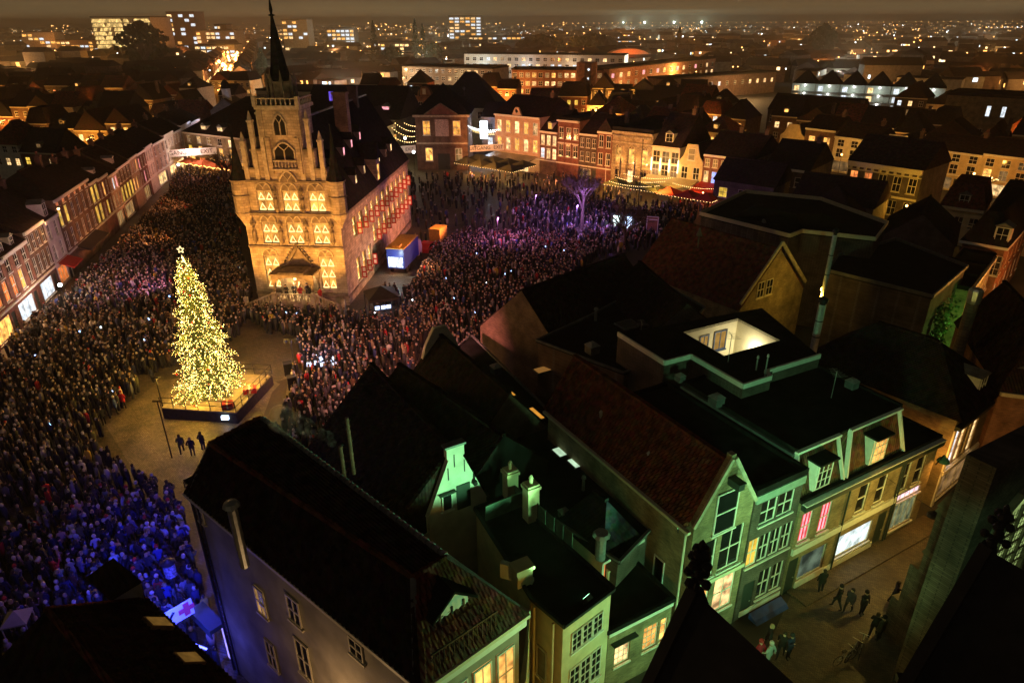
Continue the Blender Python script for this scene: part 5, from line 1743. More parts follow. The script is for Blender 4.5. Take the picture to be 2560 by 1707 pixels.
# television aerials and small roof gear
for k_, (p_, z_) in enumerate((((5.25, 39.48), 8.0), ((-1.10, 39.85), 6.3), ((14.14, 39.83), 10.6), ((19.70, 36.60), 9.6), ((9.81, 47.22), 8.3))):
    o = thing('aerial', 'thin television aerial on a roof, %s' % ['behind the red tiled roof', 'by the amber roof lights', 'beside the light well', 'behind the shop house dormers', 'on the dark felt roof near the skylights'][k_], 'aerial', (*p_, z_))
    b = MB(); b.tube((0, 0, -0.4), (0, 0, 2.0), 0.025, n=5); b.build('mast', METAL, o)
    b = MB()
    for j in range(5):
        b.tube((-0.45 + 0.05 * j, -0.5 + 0.25 * j, 1.9), (0.45 - 0.05 * j, -0.5 + 0.25 * j, 1.9), 0.012, n=4)
    b.tube((0, -0.55, 1.9), (0, 0.6, 1.9), 0.015, n=4); b.build('antenna', METAL, o)
for k_, (p_, z_, s_) in enumerate((((10.86, 38.87), 9.75, 0.5), ((12.36, 35.81), 9.75, 0.7), ((21.50, 37.86), 9.75, 0.6), ((2.82, 29.91), 6.15, 0.5), ((-1.25, 46.92), 6.15, 0.7), ((5.99, 45.88), 8.35, 0.8))):
    o = thing('roof_ventilator', 'small grey roof ventilator box, %s' % ['near the flat roof gutter', 'behind the dormers', 'right of the dormers', 'by the pyramid roof', 'near the crowd edge', 'on the felt roof by the brown gable'][k_], 'ventilator', (*p_, z_), 0.52)
    b = MB(); b.box(-s_ / 2, -s_ / 2, 0, s_ / 2, s_ / 2, s_ * 0.8); b.build('box', LEAD, o)
    b = MB(); b.lathe([(s_ * 0.8, s_ * 0.8), (s_ * 0.3, s_ * 1.1)], 4, rot=math.pi / 4); b.build('hood', METAL, o)

# lantern on wires, added to light the street but not the buttress
p_ = S(5.2, -3.6)
hl_ = thing('hanging_lantern', 'added sodium lantern hung on wires over the middle of the street', 'street lantern', (*p_, 5.6))
b = MB(); b.lathe([(0.05, 0.5), (0.3, 0.3), (0.32, 0.1), (0.28, 0.08)], 10); b.build('shade', IRON, hl_)
b = MB(); b.ball((0, 0, 0.06), 0.12); b.build('bulb', BULB_O, hl_)
b = MB(); b.tube((0, 0, 0.5), (SM[0] * 3.5, SM[1] * 3.5, 0.9), 0.012, n=4); b.tube((0, 0, 0.5), (-SM[0] * 4.0, -SM[1] * 4.0, 1.1), 0.012, n=4); b.build('wire', IRON, hl_)
lamp(hl_, (0, 0, -0.15), 620, (1.0, 0.72, 0.2), radius=0.12)
for p_, hgt in (((-7.82, 27.62), 2.4), ((-8.12, 27.01), 1.2)):
    pipe(hA, (*p_, 10.8), hgt + 0.8, 0.1, BRICK_R, cap=False)
# steam drifting off the flue
sm = MB()
c0_, c1_ = Vector((-7.79, 25.99, 13.40)), Vector((-10.16, 25.85, 15.20))
for k_ in range(9):
    t_ = k_ / 8
    sm.ball(tuple(c0_.lerp(c1_, t_) + Vector((random.uniform(-.1, .1), random.uniform(-.1, .1), 0.15 * math.sin(t_ * 5)))), 0.16 + 0.5 * t_, nu=10, nv=7)
smo = sm.build('steam', [])
m_ = bpy.data.materials.new('flue_steam'); m_.use_nodes = True; n_ = m_.node_tree.nodes; n_.clear()
so_ = n_.new('ShaderNodeOutputMaterial'); sv_ = n_.new('ShaderNodeVolumePrincipled'); st_ = n_.new('ShaderNodeTexNoise'); sr_ = n_.new('ShaderNodeMapRange'); sc2 = n_.new('ShaderNodeTexCoord')
st_.inputs['Scale'].default_value = 1.6; st_.inputs['Detail'].default_value = 5
sr_.inputs['From Min'].default_value = 0.45; sr_.inputs['From Max'].default_value = 0.75; sr_.inputs['To Max'].default_value = 1.0
m_.node_tree.links.new(sc2.outputs['Object'], st_.inputs['Vector']); m_.node_tree.links.new(st_.outputs['Fac'], sr_.inputs['Value']); m_.node_tree.links.new(sr_.outputs[0], sv_.inputs['Density']); m_.node_tree.links.new(sv_.outputs[0], so_.inputs['Volume'])
sv_.inputs['Color'].default_value = (0.99, 0.97, 0.94, 1)
smo.data.materials.append(m_)
tag(smo, 'thin steam plume drifting from the flue toward the stage', 'steam', None, 'stuff')
# drum shaped lantern at the alley mouth, small white tent at the lower edge
o = thing('drum_lantern', 'drum shaped poster lantern on a post in the blue alley mouth', 'lantern', (*(-19.21, 29.12), 0))
b = MB(); b.lathe([(0.2, 0), (0.16, 0.3), (0.07, 0.4), (0.06, 2.7), (0.16, 2.85)], 10); b.build('post', IRON, o)
b = MB(); b.lathe([(0.32, 2.85), (0.32, 3.7)], 16); b.build('drum', mat('printed_drum', (0.16, 0.16, 0.2), 0.5, scale=9, var=0.9), o)
b = MB(); b.lathe([(0.38, 3.7), (0.38, 3.78), (0.2, 3.86), (0.06, 4.0)], 16); b.build('cap', IRON, o)
o = thing('small_tent', 'small white tent roof at the lower left edge of the crowd', 'tent', (*(-26.56, 26.74), 0), 0.3)
b = MB(); b.lathe([(0.85, 2.1), (0.85, 2.2), (0.05, 2.7)], 4, rot=math.pi / 4); b.build('canopy', PL_G, o)
for x in (-0.55, 0.55):
    for y in (-0.55, 0.55):
        b = MB(); b.tube((x, y, 0), (x, y, 2.12), 0.03, n=6); b.build('leg', METAL, o)

# ================================================================ christmas tree and its stage
TX, TY = -26.3, 53.4
st = thing('stage', 'low wooden stage with railing carrying the big christmas tree', 'stage', (TX, TY, 0))
PA, PB, PC, PD = (-30.0, 50.4), (-23.3, 49.5), (-22.4, 56.3), (-29.2, 57.0)
b = MB(); b.prism([PA, PB, PC, PD], 0, 0.98); b.build('skirt', mat('black_drape', (0.05, 0.04, 0.03), 0.9, var=0.3), st, Wd(st))
DECK = mat('stage_deck', (0.26, 0.21, 0.14), 0.6, scale=3, var=0.25)
e1 = ((PB[0] - PA[0]) / 8, (PB[1] - PA[1]) / 8)
for i in range(8):
    p = (PA[0] + e1[0] * i, PA[1] + e1[1] * i); q = (PA[0] + e1[0] * (i + 0.985), PA[1] + e1[1] * (i + 0.985))
    v = (PD[0] - PA[0], PD[1] - PA[1])
    b = MB(); b.prism([p, q, (q[0] + v[0], q[1] + v[1]), (p[0] + v[0], p[1] + v[1])], 0.984, 1.1); b.build('deck_board', DECK, st, Wd(st))
for (p, q, n_) in ((PA, PB, 6), (PB, PC, 6), (PC, PD, 4)):
    b = MB()
    for i in range(n_ + 1):
        t = i / n_
        x, y = p[0] + (q[0] - p[0]) * t, p[1] + (q[1] - p[1]) * t
        b.tube((x, y, 1.1), (x, y, 2.1), 0.03, n=6)
    for z in (1.6, 2.1):
        b.tube((*p, z), (*q, z), 0.028, n=6)
    b.build('railing', IRON, st, Wd(st))
b = MB(); b.box(-24.6, 49.4, 0.45, -24.0, 49.6, 0.8); b.build('status_screen', glow('small_screen', (0.6, 0.75, 1.0), 3), st, Wd(st))
gifts = 0
for (x, y, w_, lab) in ((-24.3, 50.4, 0.9, 'red gift box at the front corner of the stage'), (-23.3, 53.0, 1.1, 'long red box on the stage side by the railing')):
    g_ = thing('gift_box', lab, 'box', (x, y, 1.1), 0.3)
    b = MB(); b.box(-w_ / 2, -0.35, 0, w_ / 2, 0.35, 0.5); b.build('box_body', RED, g_)
    b = MB(); b.box(-0.06, -0.36, 0.02, 0.06, 0.36, 0.51); b.build('ribbon', TRIM_Y, g_)

tree = thing('christmas_tree', 'tall christmas tree covered in yellow fairy lights with a star on top', 'christmas tree', (TX - 0.6, TY, 1.1))
HT = 12.3
b = MB(); b.tube((0, 0, 0), (0, 0, HT), 0.2, 0.03, 10); b.build('trunk', WOOD, tree)
NEEDLE = mat('fir_needles', (0.09, 0.12, 0.03), 0.7, scale=8, var=0.5)
needles, bulbs, baubles = MB(), MB(), []
nb = 330
for i in range(nb):
    f = (i + 0.5) / nb
    z = 0.35 + (HT - 0.6) * f ** 1.22
    tier = 0.72 - 0.028 * z
    z = (math.floor(z / tier) + 0.5 + random.gauss(0, 0.13)) * tier
    rmax = 2.75 * (1 - (z / HT)) ** 0.8 + 0.15
    rmax *= random.uniform(0.62, 1.24)
    if random.random() < 0.08: continue
    t = i * 2.39996 + random.uniform(-0.2, 0.2)
    droop = -0.30 * rmax
    tip = Vector((rmax * math.cos(t), rmax * math.sin(t), z + droop + 0.12))
    base = Vector((0, 0, z + 0.25))
    nseg = max(3, int(rmax / 0.17))
    for k in range(nseg):
        s_ = (k + 0.6) / nseg
        c = base.lerp(tip, s_) + Vector((0, 0, 0.12 * math.sin(s_ * 3.1)))
        wd = 0.5 * (1 - 0.65 * s_) * (0.5 + 0.5 * min(1, rmax / 1.6)) + 0.08
        d = (tip - base).normalized()
        sd_ = d.cross(Vector((0, 0, 1))).normalized()
        for sgn in (-1, 1):
            for _ in range(2):
                e = c + d * random.uniform(0.12, 0.3) + sd_ * sgn * wd * random.uniform(0.6, 1.15) + Vector((0, 0, random.uniform(-0.2, 0.06)))
                u_ = Vector((random.uniform(-1, 1), random.uniform(-1, 1), random.uniform(0.2, 1))).normalized() * 0.055
                needles.add([c - u_, c + u_, e + u_ * 0.2, e - u_ * 0.2], [(0, 1, 2, 3)])
                if s_ > 0.34 and random.random() < 0.66:
                    bulbs.oct(tuple(e + Vector((random.uniform(-.08, .08), random.uniform(-.08, .08), random.uniform(-.04, .08)))), random.choice((0.010, 0.012, 0.015, 0.018, 0.03)))
    if i % 6 == 0:
        baubles.append(tuple(tip + Vector((0, 0, -0.12))))
for k in range(60):   # leading shoot
    z = HT - 1.2 + 1.2 * k / 60
    t = k * 2.4
    e = Vector((0.28 * (HT + 0.1 - z) * math.cos(t), 0.28 * (HT + 0.1 - z) * math.sin(t), z + 0.12))
    needles.add([(0, 0, z), (0.03, 0.03, z + 0.05), tuple(e)], [(0, 1, 2)])
    bulbs.oct(tuple(e), 0.032)
tag(needles.build('crown', NEEDLE, tree), kind='stuff')
TREEBULB = glow('fairy_lights', (1.0, 0.68, 0.18), 24.0)
tag(bulbs.build('fairy_lights', TREEBULB, tree), kind='stuff')
bm_ = MB(); bm_.ball((0, 0, 0), 0.085, nu=8, nv=6)
bme = bm_.mesh('bauble', mat('red_bauble', (0.45, 0.015, 0.015), 0.2, 0.3, var=0.1))
for p in baubles:
    inst('bauble', bme, tree, p)
b = MB()
for k in range(5):
    a0, a1, a2 = math.pi / 2 + k * 2 * math.pi / 5, math.pi / 2 + (k + 0.5) * 2 * math.pi / 5, math.pi / 2 + (k + 1) * 2 * math.pi / 5
    P0 = (0.30 * math.cos(a0), 0, HT + 0.75 + 0.30 * math.sin(a0)); P1 = (0.13 * math.cos(a1), 0, HT + 0.75 + 0.13 * math.sin(a1)); P2 = (0.30 * math.cos(a2), 0, HT + 0.75 + 0.30 * math.sin(a2))
    b.bar(P0, P1, 0.06, 0.06, up=(0, 1, 0)); b.bar(P1, P2, 0.06, 0.06, up=(0, 1, 0))
b.bar((0, 0, HT), (0, 0, HT + 0.3), 0.05, 0.05)
b.build('star', glow('star_light', (1.0, 0.78, 0.34), 1.6), tree)
# the strings' own light, spread over the crown
for k, (z, r_) in enumerate(((1.2, 3.3), (3.6, 2.9), (6.2, 2.2), (8.8, 1.5), (11.0, 0.9))):
    for j in range(4):
        t = j * math.pi / 2 + k * 0.6
        lamp(tree, (r_ * math.cos(t), r_ * math.sin(t), z), 190 if k else 380, (1.0, 0.62, 0.14), radius=0.35, name='fairy_light_glow')

# ================================================================ houses on the left side of the square
LA = (-55.23, 72.23)
LD = (-0.237, 0.971)


def LL(u, d=0.0):
    return (LA[0] + LD[0] * u - 0.971 * d, LA[1] + LD[1] * u - 0.237 * d)


def town_front(name, label, p0, p1, depth, h, wall, rows, n, ww, roof, rh, roofm, trim=None, corn=0.25, group=None, shop=None, dorm=(), chim=True, band=True, x0=None, x1=None, cm=None, bar=0.09, cat='house', gable=None):
    hs = House(name, label, p0, p1, depth, h, cat, group)
    hs.grid(rows, n, ww, bar=bar, tmat=trim or TRIM, x0=x0, x1=x1)
    if shop:
        hs.win(0.35, 0.35, hs.w * 0.62, 2.2, shop, nx=3, nz=1, bar=0.1)
        hs.door(hs.w * 0.62 + 0.7, 0.95, 2.4, TRIM_D)
    hs.walls(wall, prof=gable(hs.w, h) if gable else None)
    hs.roof(roof, rh, roofm, over=0.12, inset=0.34 if gable else 0.0)
    if corn:
        hs.band(h - 0.4, 0.38, corn, cm or trim or TRIM, 'cornice')
    if band:
        hs.band(2.95, 0.22, 0.16, trim or TRIM, 'shop_fascia')
    for (x, z, w_, h_, y, lt) in dorm:
        hs.dormer(x, z, w_, h_, y, 1.6, lt)
    if chim:
        hs.chimney(hs.w * 0.85, depth * 0.5, h, rh + 0.9 if roof != 'flat' else 1.4)
    return hs


def bell(w, h, up=2.6):
    return [(0, h), (w, h), (w, h + 0.2), (w * 0.86, h + up * 0.3), (w * 0.76, h + up * 0.75), (w * 0.72, h + up), (w * 0.28, h + up), (w * 0.24, h + up * 0.75), (w * 0.14, h + up * 0.3), (0, h + 0.2)]


LEFT = [
    (-15.0, -8.6, 8.0, BRICK_R, [(3.6, 2.1, 'rar'), (6.1, 1.5, '---')], 3, 1.1, 'front', 2.8, TILE_D, 'r', 'red brick house at the very edge of the picture with orange windows'),
    (-8.6, -2.4, 8.0, BRICK_R, [(3.6, 2.2, 'rrr'), (6.1, 1.4, '---')], 3, 1.15, 'side', 3.0, TILE_D, 'a', 'dark brick house with glowing orange upper windows above a bright shop'),
    (-2.4, 4.3, 8.2, BRICK_R, [(3.5, 2.3, 'ra-'), (6.1, 1.5, '---')], 3, 1.1, 'side', 3.2, TILE_D, 'c', 'purple tinted brick house with white arched dormers beside a white shop window'),
    (4.3, 10.3, 9.0, BRICK_B, [(3.6, 2.2, '----'), (6.4, 1.9, '----')], 4, 0.95, 'side', 3.0, TILE_D, 'c', 'brick house with tall purple lit bay windows and shop glass'),
    (10.3, 15.2, 8.6, PL_W, [(3.4, 2.0, '--'), (6.1, 1.9, '--')], 2, 0.95, 'side', 3.8, TILE_D, 'r', 'narrow white plastered house with steep roof and pointed dormer'),
    (15.2, 29.3, 10.2, BRICK_B, [(3.5, 2.3, '---k--'), (6.5, 2.3, 'yy----'), (9.15, 0.55, 'rrrrrr')], 6, 1.1, 'hip', 3.0, TILE_D, None, 'long brick hotel with heavy cornice and six bays on the square'),
    (29.3, 33.2, 9.4, BRICK_B, [(3.2, 2.6, 'yy'), (6.3, 2.4, 'yy')], 2, 1.25, 'side', 2.6, TILE_D, None, 'narrow brick house with two tall yellow windows on each floor'),
    (33.2, 38.4, 9.2, BRICK_R, [(3.3, 2.2, '-y-'), (6.2, 2.1, '-a-')], 3, 0.95, 'side', 2.8, TILE_D, None, 'red brick house with one lit middle window per floor'),
    (38.4, 43.6, 8.6, PL_P, [(3.3, 2.1, 'mm-'), (6.0, 1.9, '-cp')], 3, 0.95, 'side', 2.8, TILE_D, 'm', 'pinkish house with a dim lit shop and one pink window'),
    (43.6, 51.6, 8.8, BRICK_B, [(3.1, 2.5, 'yyyy'), (6.2, 1.9, '----')], 4, 1.3, 'side', 3.0, TILE_D, 'm', 'brick house with a row of four wide yellow first floor windows'),
    (51.6, 57.4, 9.0, PL_P, [(3.2, 2.2, 'aa-'), (6.2, 1.9, '--a')], 3, 0.9, 'side', 3.0, TILE_D, None, 'pink lit plaster house near the banner street'),
    (57.4, 63.8, 8.8, BRICK_R, [(3.2, 2.1, '-p-'), (6.0, 1.9, 'p--')], 3, 0.95, 'side', 3.0, TILE_D, 'm', 'magenta lit brick house near the banner street'),
    (63.8, 69.6, 9.0, PL_W, [(3.2, 2.2, '---'), (6.2, 1.9, '---')], 3, 0.9, 'side', 3.0, TILE_D, None, 'white house washed pink at the banner street corner'),
]
for k, (u0_, u1_, h, wm, rows, n, ww, rf, rh, rm, shop, lab) in enumerate(LEFT):
    dm_ = ()
    if k == 2: dm_ = ((1.4, 8.3, 0.8, 1.0, 0.3, '-'), (4.2, 8.3, 0.8, 1.0, 0.3, '-'))
    if k == 4: dm_ = ((2.4, 8.8, 1.2, 1.6, 0.3, '-'),)
    if k in (7, 9): dm_ = ((2.4, 9.2, 0.9, 1.0, 0.8, '-'),)
    town_front('row_house', lab, LL(u0_), LL(u1_), 9.5, h, wm, rows, n, ww, rf, rh, rm, shop=shop, dorm=dm_, group='houses along the left side of the square')
# awnings and small terraces on that side
for (u, w_, m_, lab) in ((11.0, 3.6, mat('red_awning', (0.5, 0.03, 0.02), 0.7, var=0.1), 'red shop awning under the white house'), (18.5, 8.5, mat('dark_awning', (0.04, 0.035, 0.03), 0.8, var=0.2), 'long dark awning along the brick hotel')):
    p = LL(u); o = thing('awning', lab, 'awning', (p[0], p[1], 0), math.atan2(LD[1], LD[0]))
    b = MB(); b.add([(0, -0.02, 3.2), (w_, -0.02, 3.2), (w_, -1.8, 2.5), (0, -1.8, 2.5), (0, -0.02, 3.1), (w_, -0.02, 3.1), (w_, -1.8, 2.3), (0, -1.8, 2.3)], [(3, 2, 1, 0), (4, 5, 6, 7), (2, 3, 7, 6), (0, 4, 7, 3), (1, 2, 6, 5), (0, 1, 5, 4)])
    b.build('cloth', m_, o)
    b = MB(); b.bar((0.1, -0.05, 2.6), (0.1, -1.7, 2.42), 0.04, 0.04); b.bar((w_ - 0.1, -0.05, 2.6), (w_ - 0.1, -1.7, 2.42), 0.04, 0.04); b.build('arm', IRON, o)
# street running on behind: both sides, white and violet light
ST2 = [(69.8, 78.5), (78.5, 86.0), (86.0, 93.5), (93.5, 102), (102, 112)]
names2 = ['violet lit house first behind the banner', 'pale house second behind the banner', 'grey lit house third behind the banner', 'white gabled house fourth behind the banner', 'white corner building with large windows behind the banner']
for k, ((u0_, u1_), lab) in enumerate(zip(ST2, names2)):
    town_front('street_house', lab, LL(u0_, -0.06 * (u0_ - 70)), LL(u1_, -0.06 * (u1_ - 70)), 9, 8.6 + 0.5 * (k % 2), PL_W if k % 2 else PL_P, [(3.3, 2.1, '---'), (6.1, 1.8, '-m-')], 3, 0.95, 'side', 2.6, TILE_D, shop='w', group='houses in the street behind the banner')


def SR(u, d=0.0):   # right side of that street, facade looks west
    return (-62.5 - 0.26 * u - 0.0 + 0.96 * d, 152 + 0.96 * u + 0.26 * d)


# ================================================================ block behind the town hall, left
bk = House('cafe_block', 'wide cafe block with pale lit front and big dark roof behind the town hall', (-74.5, 160.5), (-56.5, 149.8), 22, 8.2)
bk.grid([(3.6, 1.8, 'yamaam'), (6.0, 1.5, 'mwm-wm')], 6, 1.3)
bk.grid([(0.5, 2.4, 'araraa')], 6, 2.0)
bk.walls(BRICK_Y)
bk.roof('hip', 7.0, TILE_D, over=0.3)
bk.band(7.85, 0.33, 0.3, TRIM_Y); bk.band(3.05, 0.3, 0.3, TRIM_Y, 'shop_fascia')
bk.dormer(6.5, 8.6, 1.6, 1.1, 0.9, 2, 'w'); bk.dormer(12, 8.6, 1.6, 1.1, 0.9, 2, 'w')
for k in range(4):
    p0_ = (-71.5 + k * 4.5 * 0.86, 157.2 - k * 4.5 * 0.51)
    tt = thing('terrace_canopy', 'red lit terrace canopy before the cafe block, %s from the street' % ['first', 'second', 'third', 'fourth'][k], 'canopy', (p0_[0], p0_[1] - 2.5, 0), math.atan2(-0.51, 0.86), 'terrace canopies at the cafe block')
    b = MB(); b.lathe([(2.6, 2.5), (1.2, 3.1), (0.05, 3.5)], 4, rot=math.pi / 4); b.build('cloth', mat('orange_canopy', (0.55, 0.14, 0.05), 0.8, var=0.15), tt)
    b = MB(); b.tube((0, 0, 0), (0, 0, 2.6), 0.04); b.build('pole', IRON, tt)
    b = MB()
    for j in range(14):
        b.oct((-1.8 + 3.6 * j / 13, -1.85, 2.45 + 0.12 * math.cos(j * 0.9)), 0.07)
    tag(b.build('light_string', BULB_O, tt), kind='stuff')
    lamp(tt, (0, 0.2, 2.2), 95, (1.0, 0.38, 0.10), radius=0.4)
bk2 = House('roof_block', 'dark steep roofed block with violet neon strip behind the town hall', (-52, 178), (-27, 172), 16, 9)
bk2.grid([(4, 1.6, '--m--p-a'), (6.6, 1.5, '-m--a--m')], 8, 1.2); bk2.walls(BRICK_D); bk2.roof('side', 7, TILE_D)
bk2.dormer(14, 10.2, 1.8, 1.5, 2.2, 2, 'p', m=PL_P); bk2.dormer(21.5, 10.2, 1.8, 1.5, 2.2, 2, 'p', m=PL_P)
b = MB()
for i in range(9):
    b.box(6.0 + i * 0.75, 3.6, 12.6, 6.5 + i * 0.75, 3.8, 14.8)
b.build('neon_strip', glow('violet_neon', (0.22, 0.12, 1.0), 0.7, 0.3), bk2.root)
bk3 = House('long_block', 'long low hall with pale lit side behind the town hall spire', (-92, 262), (-20, 240), 22, 8)
bk3.grid([(3, 2, 'm--m-m---m-m')], 12, 2.2); bk3.walls(PL_G); bk3.roof('flat', 0.4, BITU); bk3.band(6.6, 1.2, 0.1, TRIM_Y, 'fascia')
tw = thing('white_cupola', 'small white cupola with dark dome on a roof by the bright street', 'cupola', (-77, 196, 0))
b = MB(); b.box(-4, -3, 0, 4, 6, 9); b.extr([(-4, 9), (4, 9), (0, 12)], -3, 6); b.build('base', BRICK_D, tw)
b = MB(); b.lathe([(1.2, 11), (1.2, 14.2), (1.35, 14.3)], 8); b.build('drum', PL_W, tw)
b = MB(); b.lathe([(1.35, 14.3), (1.2, 15.3), (0.6, 16.2), (0.1, 16.6)], 8); b.build('dome', SLATE, tw)

# ================================================================ weigh house
wg = House('weigh_house', 'square brick weigh house with hipped roof, pediment and candlelit windows', (-21.16, 157.0), (-9.5, 156.7), 12, 12.0)
wg.win(1.6, 7.6, 1.7, 3.1, HALL_LIT, nx=2, nz=2, bar=0.12); wg.win(8.3, 7.6, 1.7, 3.1, HALL_LIT, nx=2, nz=2, bar=0.12)
wg.win(1.9, 2.0, 1.7, 2.9, 'a', nx=2, nz=2, bar=0.12); wg.win(8.6, 2.0, 1.6, 2.8, 'm', nx=2, nz=2, bar=0.12)
wg.win(2.2, 7.6, 1.4, 3.0, 'm', face=1); wg.win(7.5, 7.6, 1.4, 3.0, 'm', face=1)
wg.door(4.7, 2.7, 3.6, TRIM_D)
wg.walls(BRICK_B)
wg.roof('hip', 6.0, SLATE, over=0.7)
wg.band(11.5, 0.5, 0.45, STONE_L, sides=True); wg.band(5.7, 0.35, 0.2, STONE_L, 'string_course')
b = MB(); b.box(4.4, -0.18, 7.4, 7.4, -0.003, 11.0); b.build('relief_panel', mat('marble_relief', (0.55, 0.42, 0.36), 0.7, scale=4, var=0.4, bump=0.6), wg.root)
b = MB(); b.extr([(2.4, 12.02), (9.3, 12.02), (5.85, 14.2)], -0.6, 2.2); pd = b.build('pediment', BRICK_R, wg.root)
b = MB(); b.bar((2.2, -0.65, 12.1), (5.85, -0.65, 14.4), 0.3, 0.25); b.bar((9.5, -0.65, 12.1), (5.85, -0.65, 14.4), 0.3, 0.25); b.build('coping', STONE_D, pd)
for x in (0.9, 10.8):
    b = MB(); b.ball((x, 3, 17.2), 0.35); b.tube((x, 3, 15.5), (x, 3, 17), 0.1); b.build('roof_ball', IRON, wg.root)
wb = House('tall_roofed_house', 'tall house with steep blue lit slate roof behind the weigh house', (-20.5, 192), (-3, 190), 15, 9.5)
wb.grid([(4, 2, '--m--'), (6.8, 1.8, '-----')], 5, 1.2); wb.walls(PL_W); wb.roof('hip', 8.5, SLATE)
wc = House('pale_house', 'pale blue lit plaster house with dark roof in the bright street', (-7.5, 182), (10, 176), 10, 8.4)
wc.grid([(4.6, 2.2, 'k-k-'), (1.0, 2.4, 'cwcw')], 4, 1.4); wc.walls(PL_W); wc.roof('side', 3.2, SLATE); wc.band(8.0, 0.35, 0.25, TRIM)
wc.dormer(5, 9.2, 0.7, 0.8, 1.2, 1.5, '-'); wc.dormer(10.5, 9.2, 0.7, 0.8, 1.2, 1.5, '-')
# left of the weigh house: bright side street
wd = House('side_street_house', 'cream house with lit front in the bright lane left of the weigh house', (-32.5, 152), (-27.5, 178), 8, 8)
wd.grid([(4.3, 2, '----m-'), (0.8, 2.2, 'wawwaw')], 6, 1.4); wd.walls(PL_C); wd.roof('side', 4, TILE_D, over=0.2)
we = House('triple_gable_building', 'brick building with three rounded gables and lit windows down the lane', (-27.5, 209), (-11.5, 203.5), 11, 11)
we.grid([(1.2, 2, 'awawaw'), (4.4, 1.9, 'wamwaw'), (7.6, 1.8, '-w-mw-')], 6, 1.3); we.walls(BRICK_O); we.roof('side', 2.5, TILE_D)
for k in range(3):
    x = 2.8 + k * 5.6
    b = MB(); b.extr([(x - 2.2, 11.0)] + [(x + 2.2 * math.cos(t), 11.0 + 2.6 * math.sin(t)) for t in np.linspace(0, math.pi, 9)], -0.1, 1.2); g_ = b.build('round_gable', BRICK_O, we.root)
    b = MB(); b.box(x - 0.5, -0.16, 11.4, x + 0.5, -0.103, 12.9); b.build('gable_window', TRIM, g_)

# ================================================================ houses on the far side of the square
RA = (-4.44, 161.2)
RDir = (0.7686, -0.6397)


def RR(u, d=0.0):
    return (RA[0] + RDir[0] * u + 0.6397 * d, RA[1] + RDir[1] * u + 0.7686 * d)


GRP = 'houses along the far side of the square'
f1 = town_front('market_house', 'broad pink plaster house with five bays of lit windows above the cafe terrace', RR(1.1), RR(13.9), 14, 11.8, PL_P, [(4.3, 2.7, 'awawa'), (8.0, 2.6, 'wawaw')], 5, 1.35, 'side', 3.5, TILE_D, corn=0.4, group=GRP, bar=0.11)
b = MB(); b.extr([(5.2, 11.8), (7.8, 11.8), (7.6, 12.3), (7.3, 12.9), (6.9, 13.5), (6.1, 13.5), (5.7, 12.9), (5.4, 12.3)], -0.2, 0.3); b.build('crest', PL_P, f1.root)
b = MB(); b.lathe([(0.36, -0.05), (0.36, 0.05)], 14); o = b.build('oculus', GLASS, f1.root, (6.5, -0.22, 12.7)); o.rotation_euler = (math.pi / 2, 0, 0)
town_front('market_house', 'slim dark house with three narrow lit bays and a lit dormer', RR(13.95), RR(18.6), 12, 9.2, BRICK_B, [(3.5, 2.2, 'cww'), (6.3, 2.1, 'www')], 3, 1.05, 'side', 4.2, TILE_D, group=GRP, dorm=((2.3, 9.6, 0.9, 1.2, 0.5, 'y'),))
f3 = town_front('market_house', 'ornate dark brick house with white cornice brackets and candle lit sills', RR(18.65), RR(24.2), 12, 11.9, BRICK_R, [(4.4, 2.6, '---'), (8.0, 2.4, '---')], 3, 1.3, 'flat', 0.4, BITU, corn=0.55, group=GRP, bar=0.11)
for x in (0.9, 2.75, 4.6):
    for z in (4.5, 8.1):
        b = MB(); b.box(x - 0.25, -0.12, z, x + 0.25, -0.06, z + 0.14); b.build('candle', CANDLE, f3.root)
    b = MB(); b.box(x - 0.8, -0.12, 7.05, x + 0.8, -0.003, 7.3); b.build('window_hood', TRIM, f3.root)
town_front('market_house', 'dark brick house hidden behind the bare tree with pale ground floor', RR(24.25), RR(28.6), 12, 9.6, BRICK_D, [(4.0, 2.0, '---'), (6.8, 1.9, '---')], 3, 0.95, 'side', 3.6, TILE_D, group=GRP, shop='m')
town_front('market_house', 'narrow dark red house with white lintels and open pediment', RR(28.65), RR(32.2), 12, 10.4, BRICK_R, [(3.7, 2.5, '--'), (7.2, 2.5, '--')], 2, 1.15, 'front', 2.4, TILE_D, group=GRP, bar=0.12)
f6 = town_front('bank_building', 'carved sandstone bank front with arched windows and heavy cornice', RR(32.25), RR(41.2), 14, 10.9, STONE, [(0.9, 2.6, '-w-'), (4.8, 2.9, 'aaa')], 3, 1.3, 'flat', 0.6, BITU, corn=0.5, group=GRP, band=False, cm=STONE_L, trim=STONE_L)
b = MB()
for i in range(18):
    b.box(0.2 + i * 0.48, -0.3, 9.7, 0.5 + i * 0.48, -0.003, 10.1)
b.box(0, -0.2, 8.6, f6.w, -0.004, 8.9); b.box(0, -0.25, 3.95, f6.w, -0.004, 4.3)
b.build('frieze', STONE_L, f6.root)
for x in (1.5, 4.48, 7.47):
    tracery(f6.root, 1.3, (x - 0.65, 0.0, 7.72)); tracery(f6.root, 1.3, (x - 0.65, 0.0, 3.52))
    q = MB(); q.ball((x + 0.8, -0.35, 5.1), 0.14); o = q.build('wall_lamp', BULB, f6.root); lamp(o, (x + 0.8, -0.7, 5.2), 80, (1.0, 0.55, 0.2), radius=0.15)
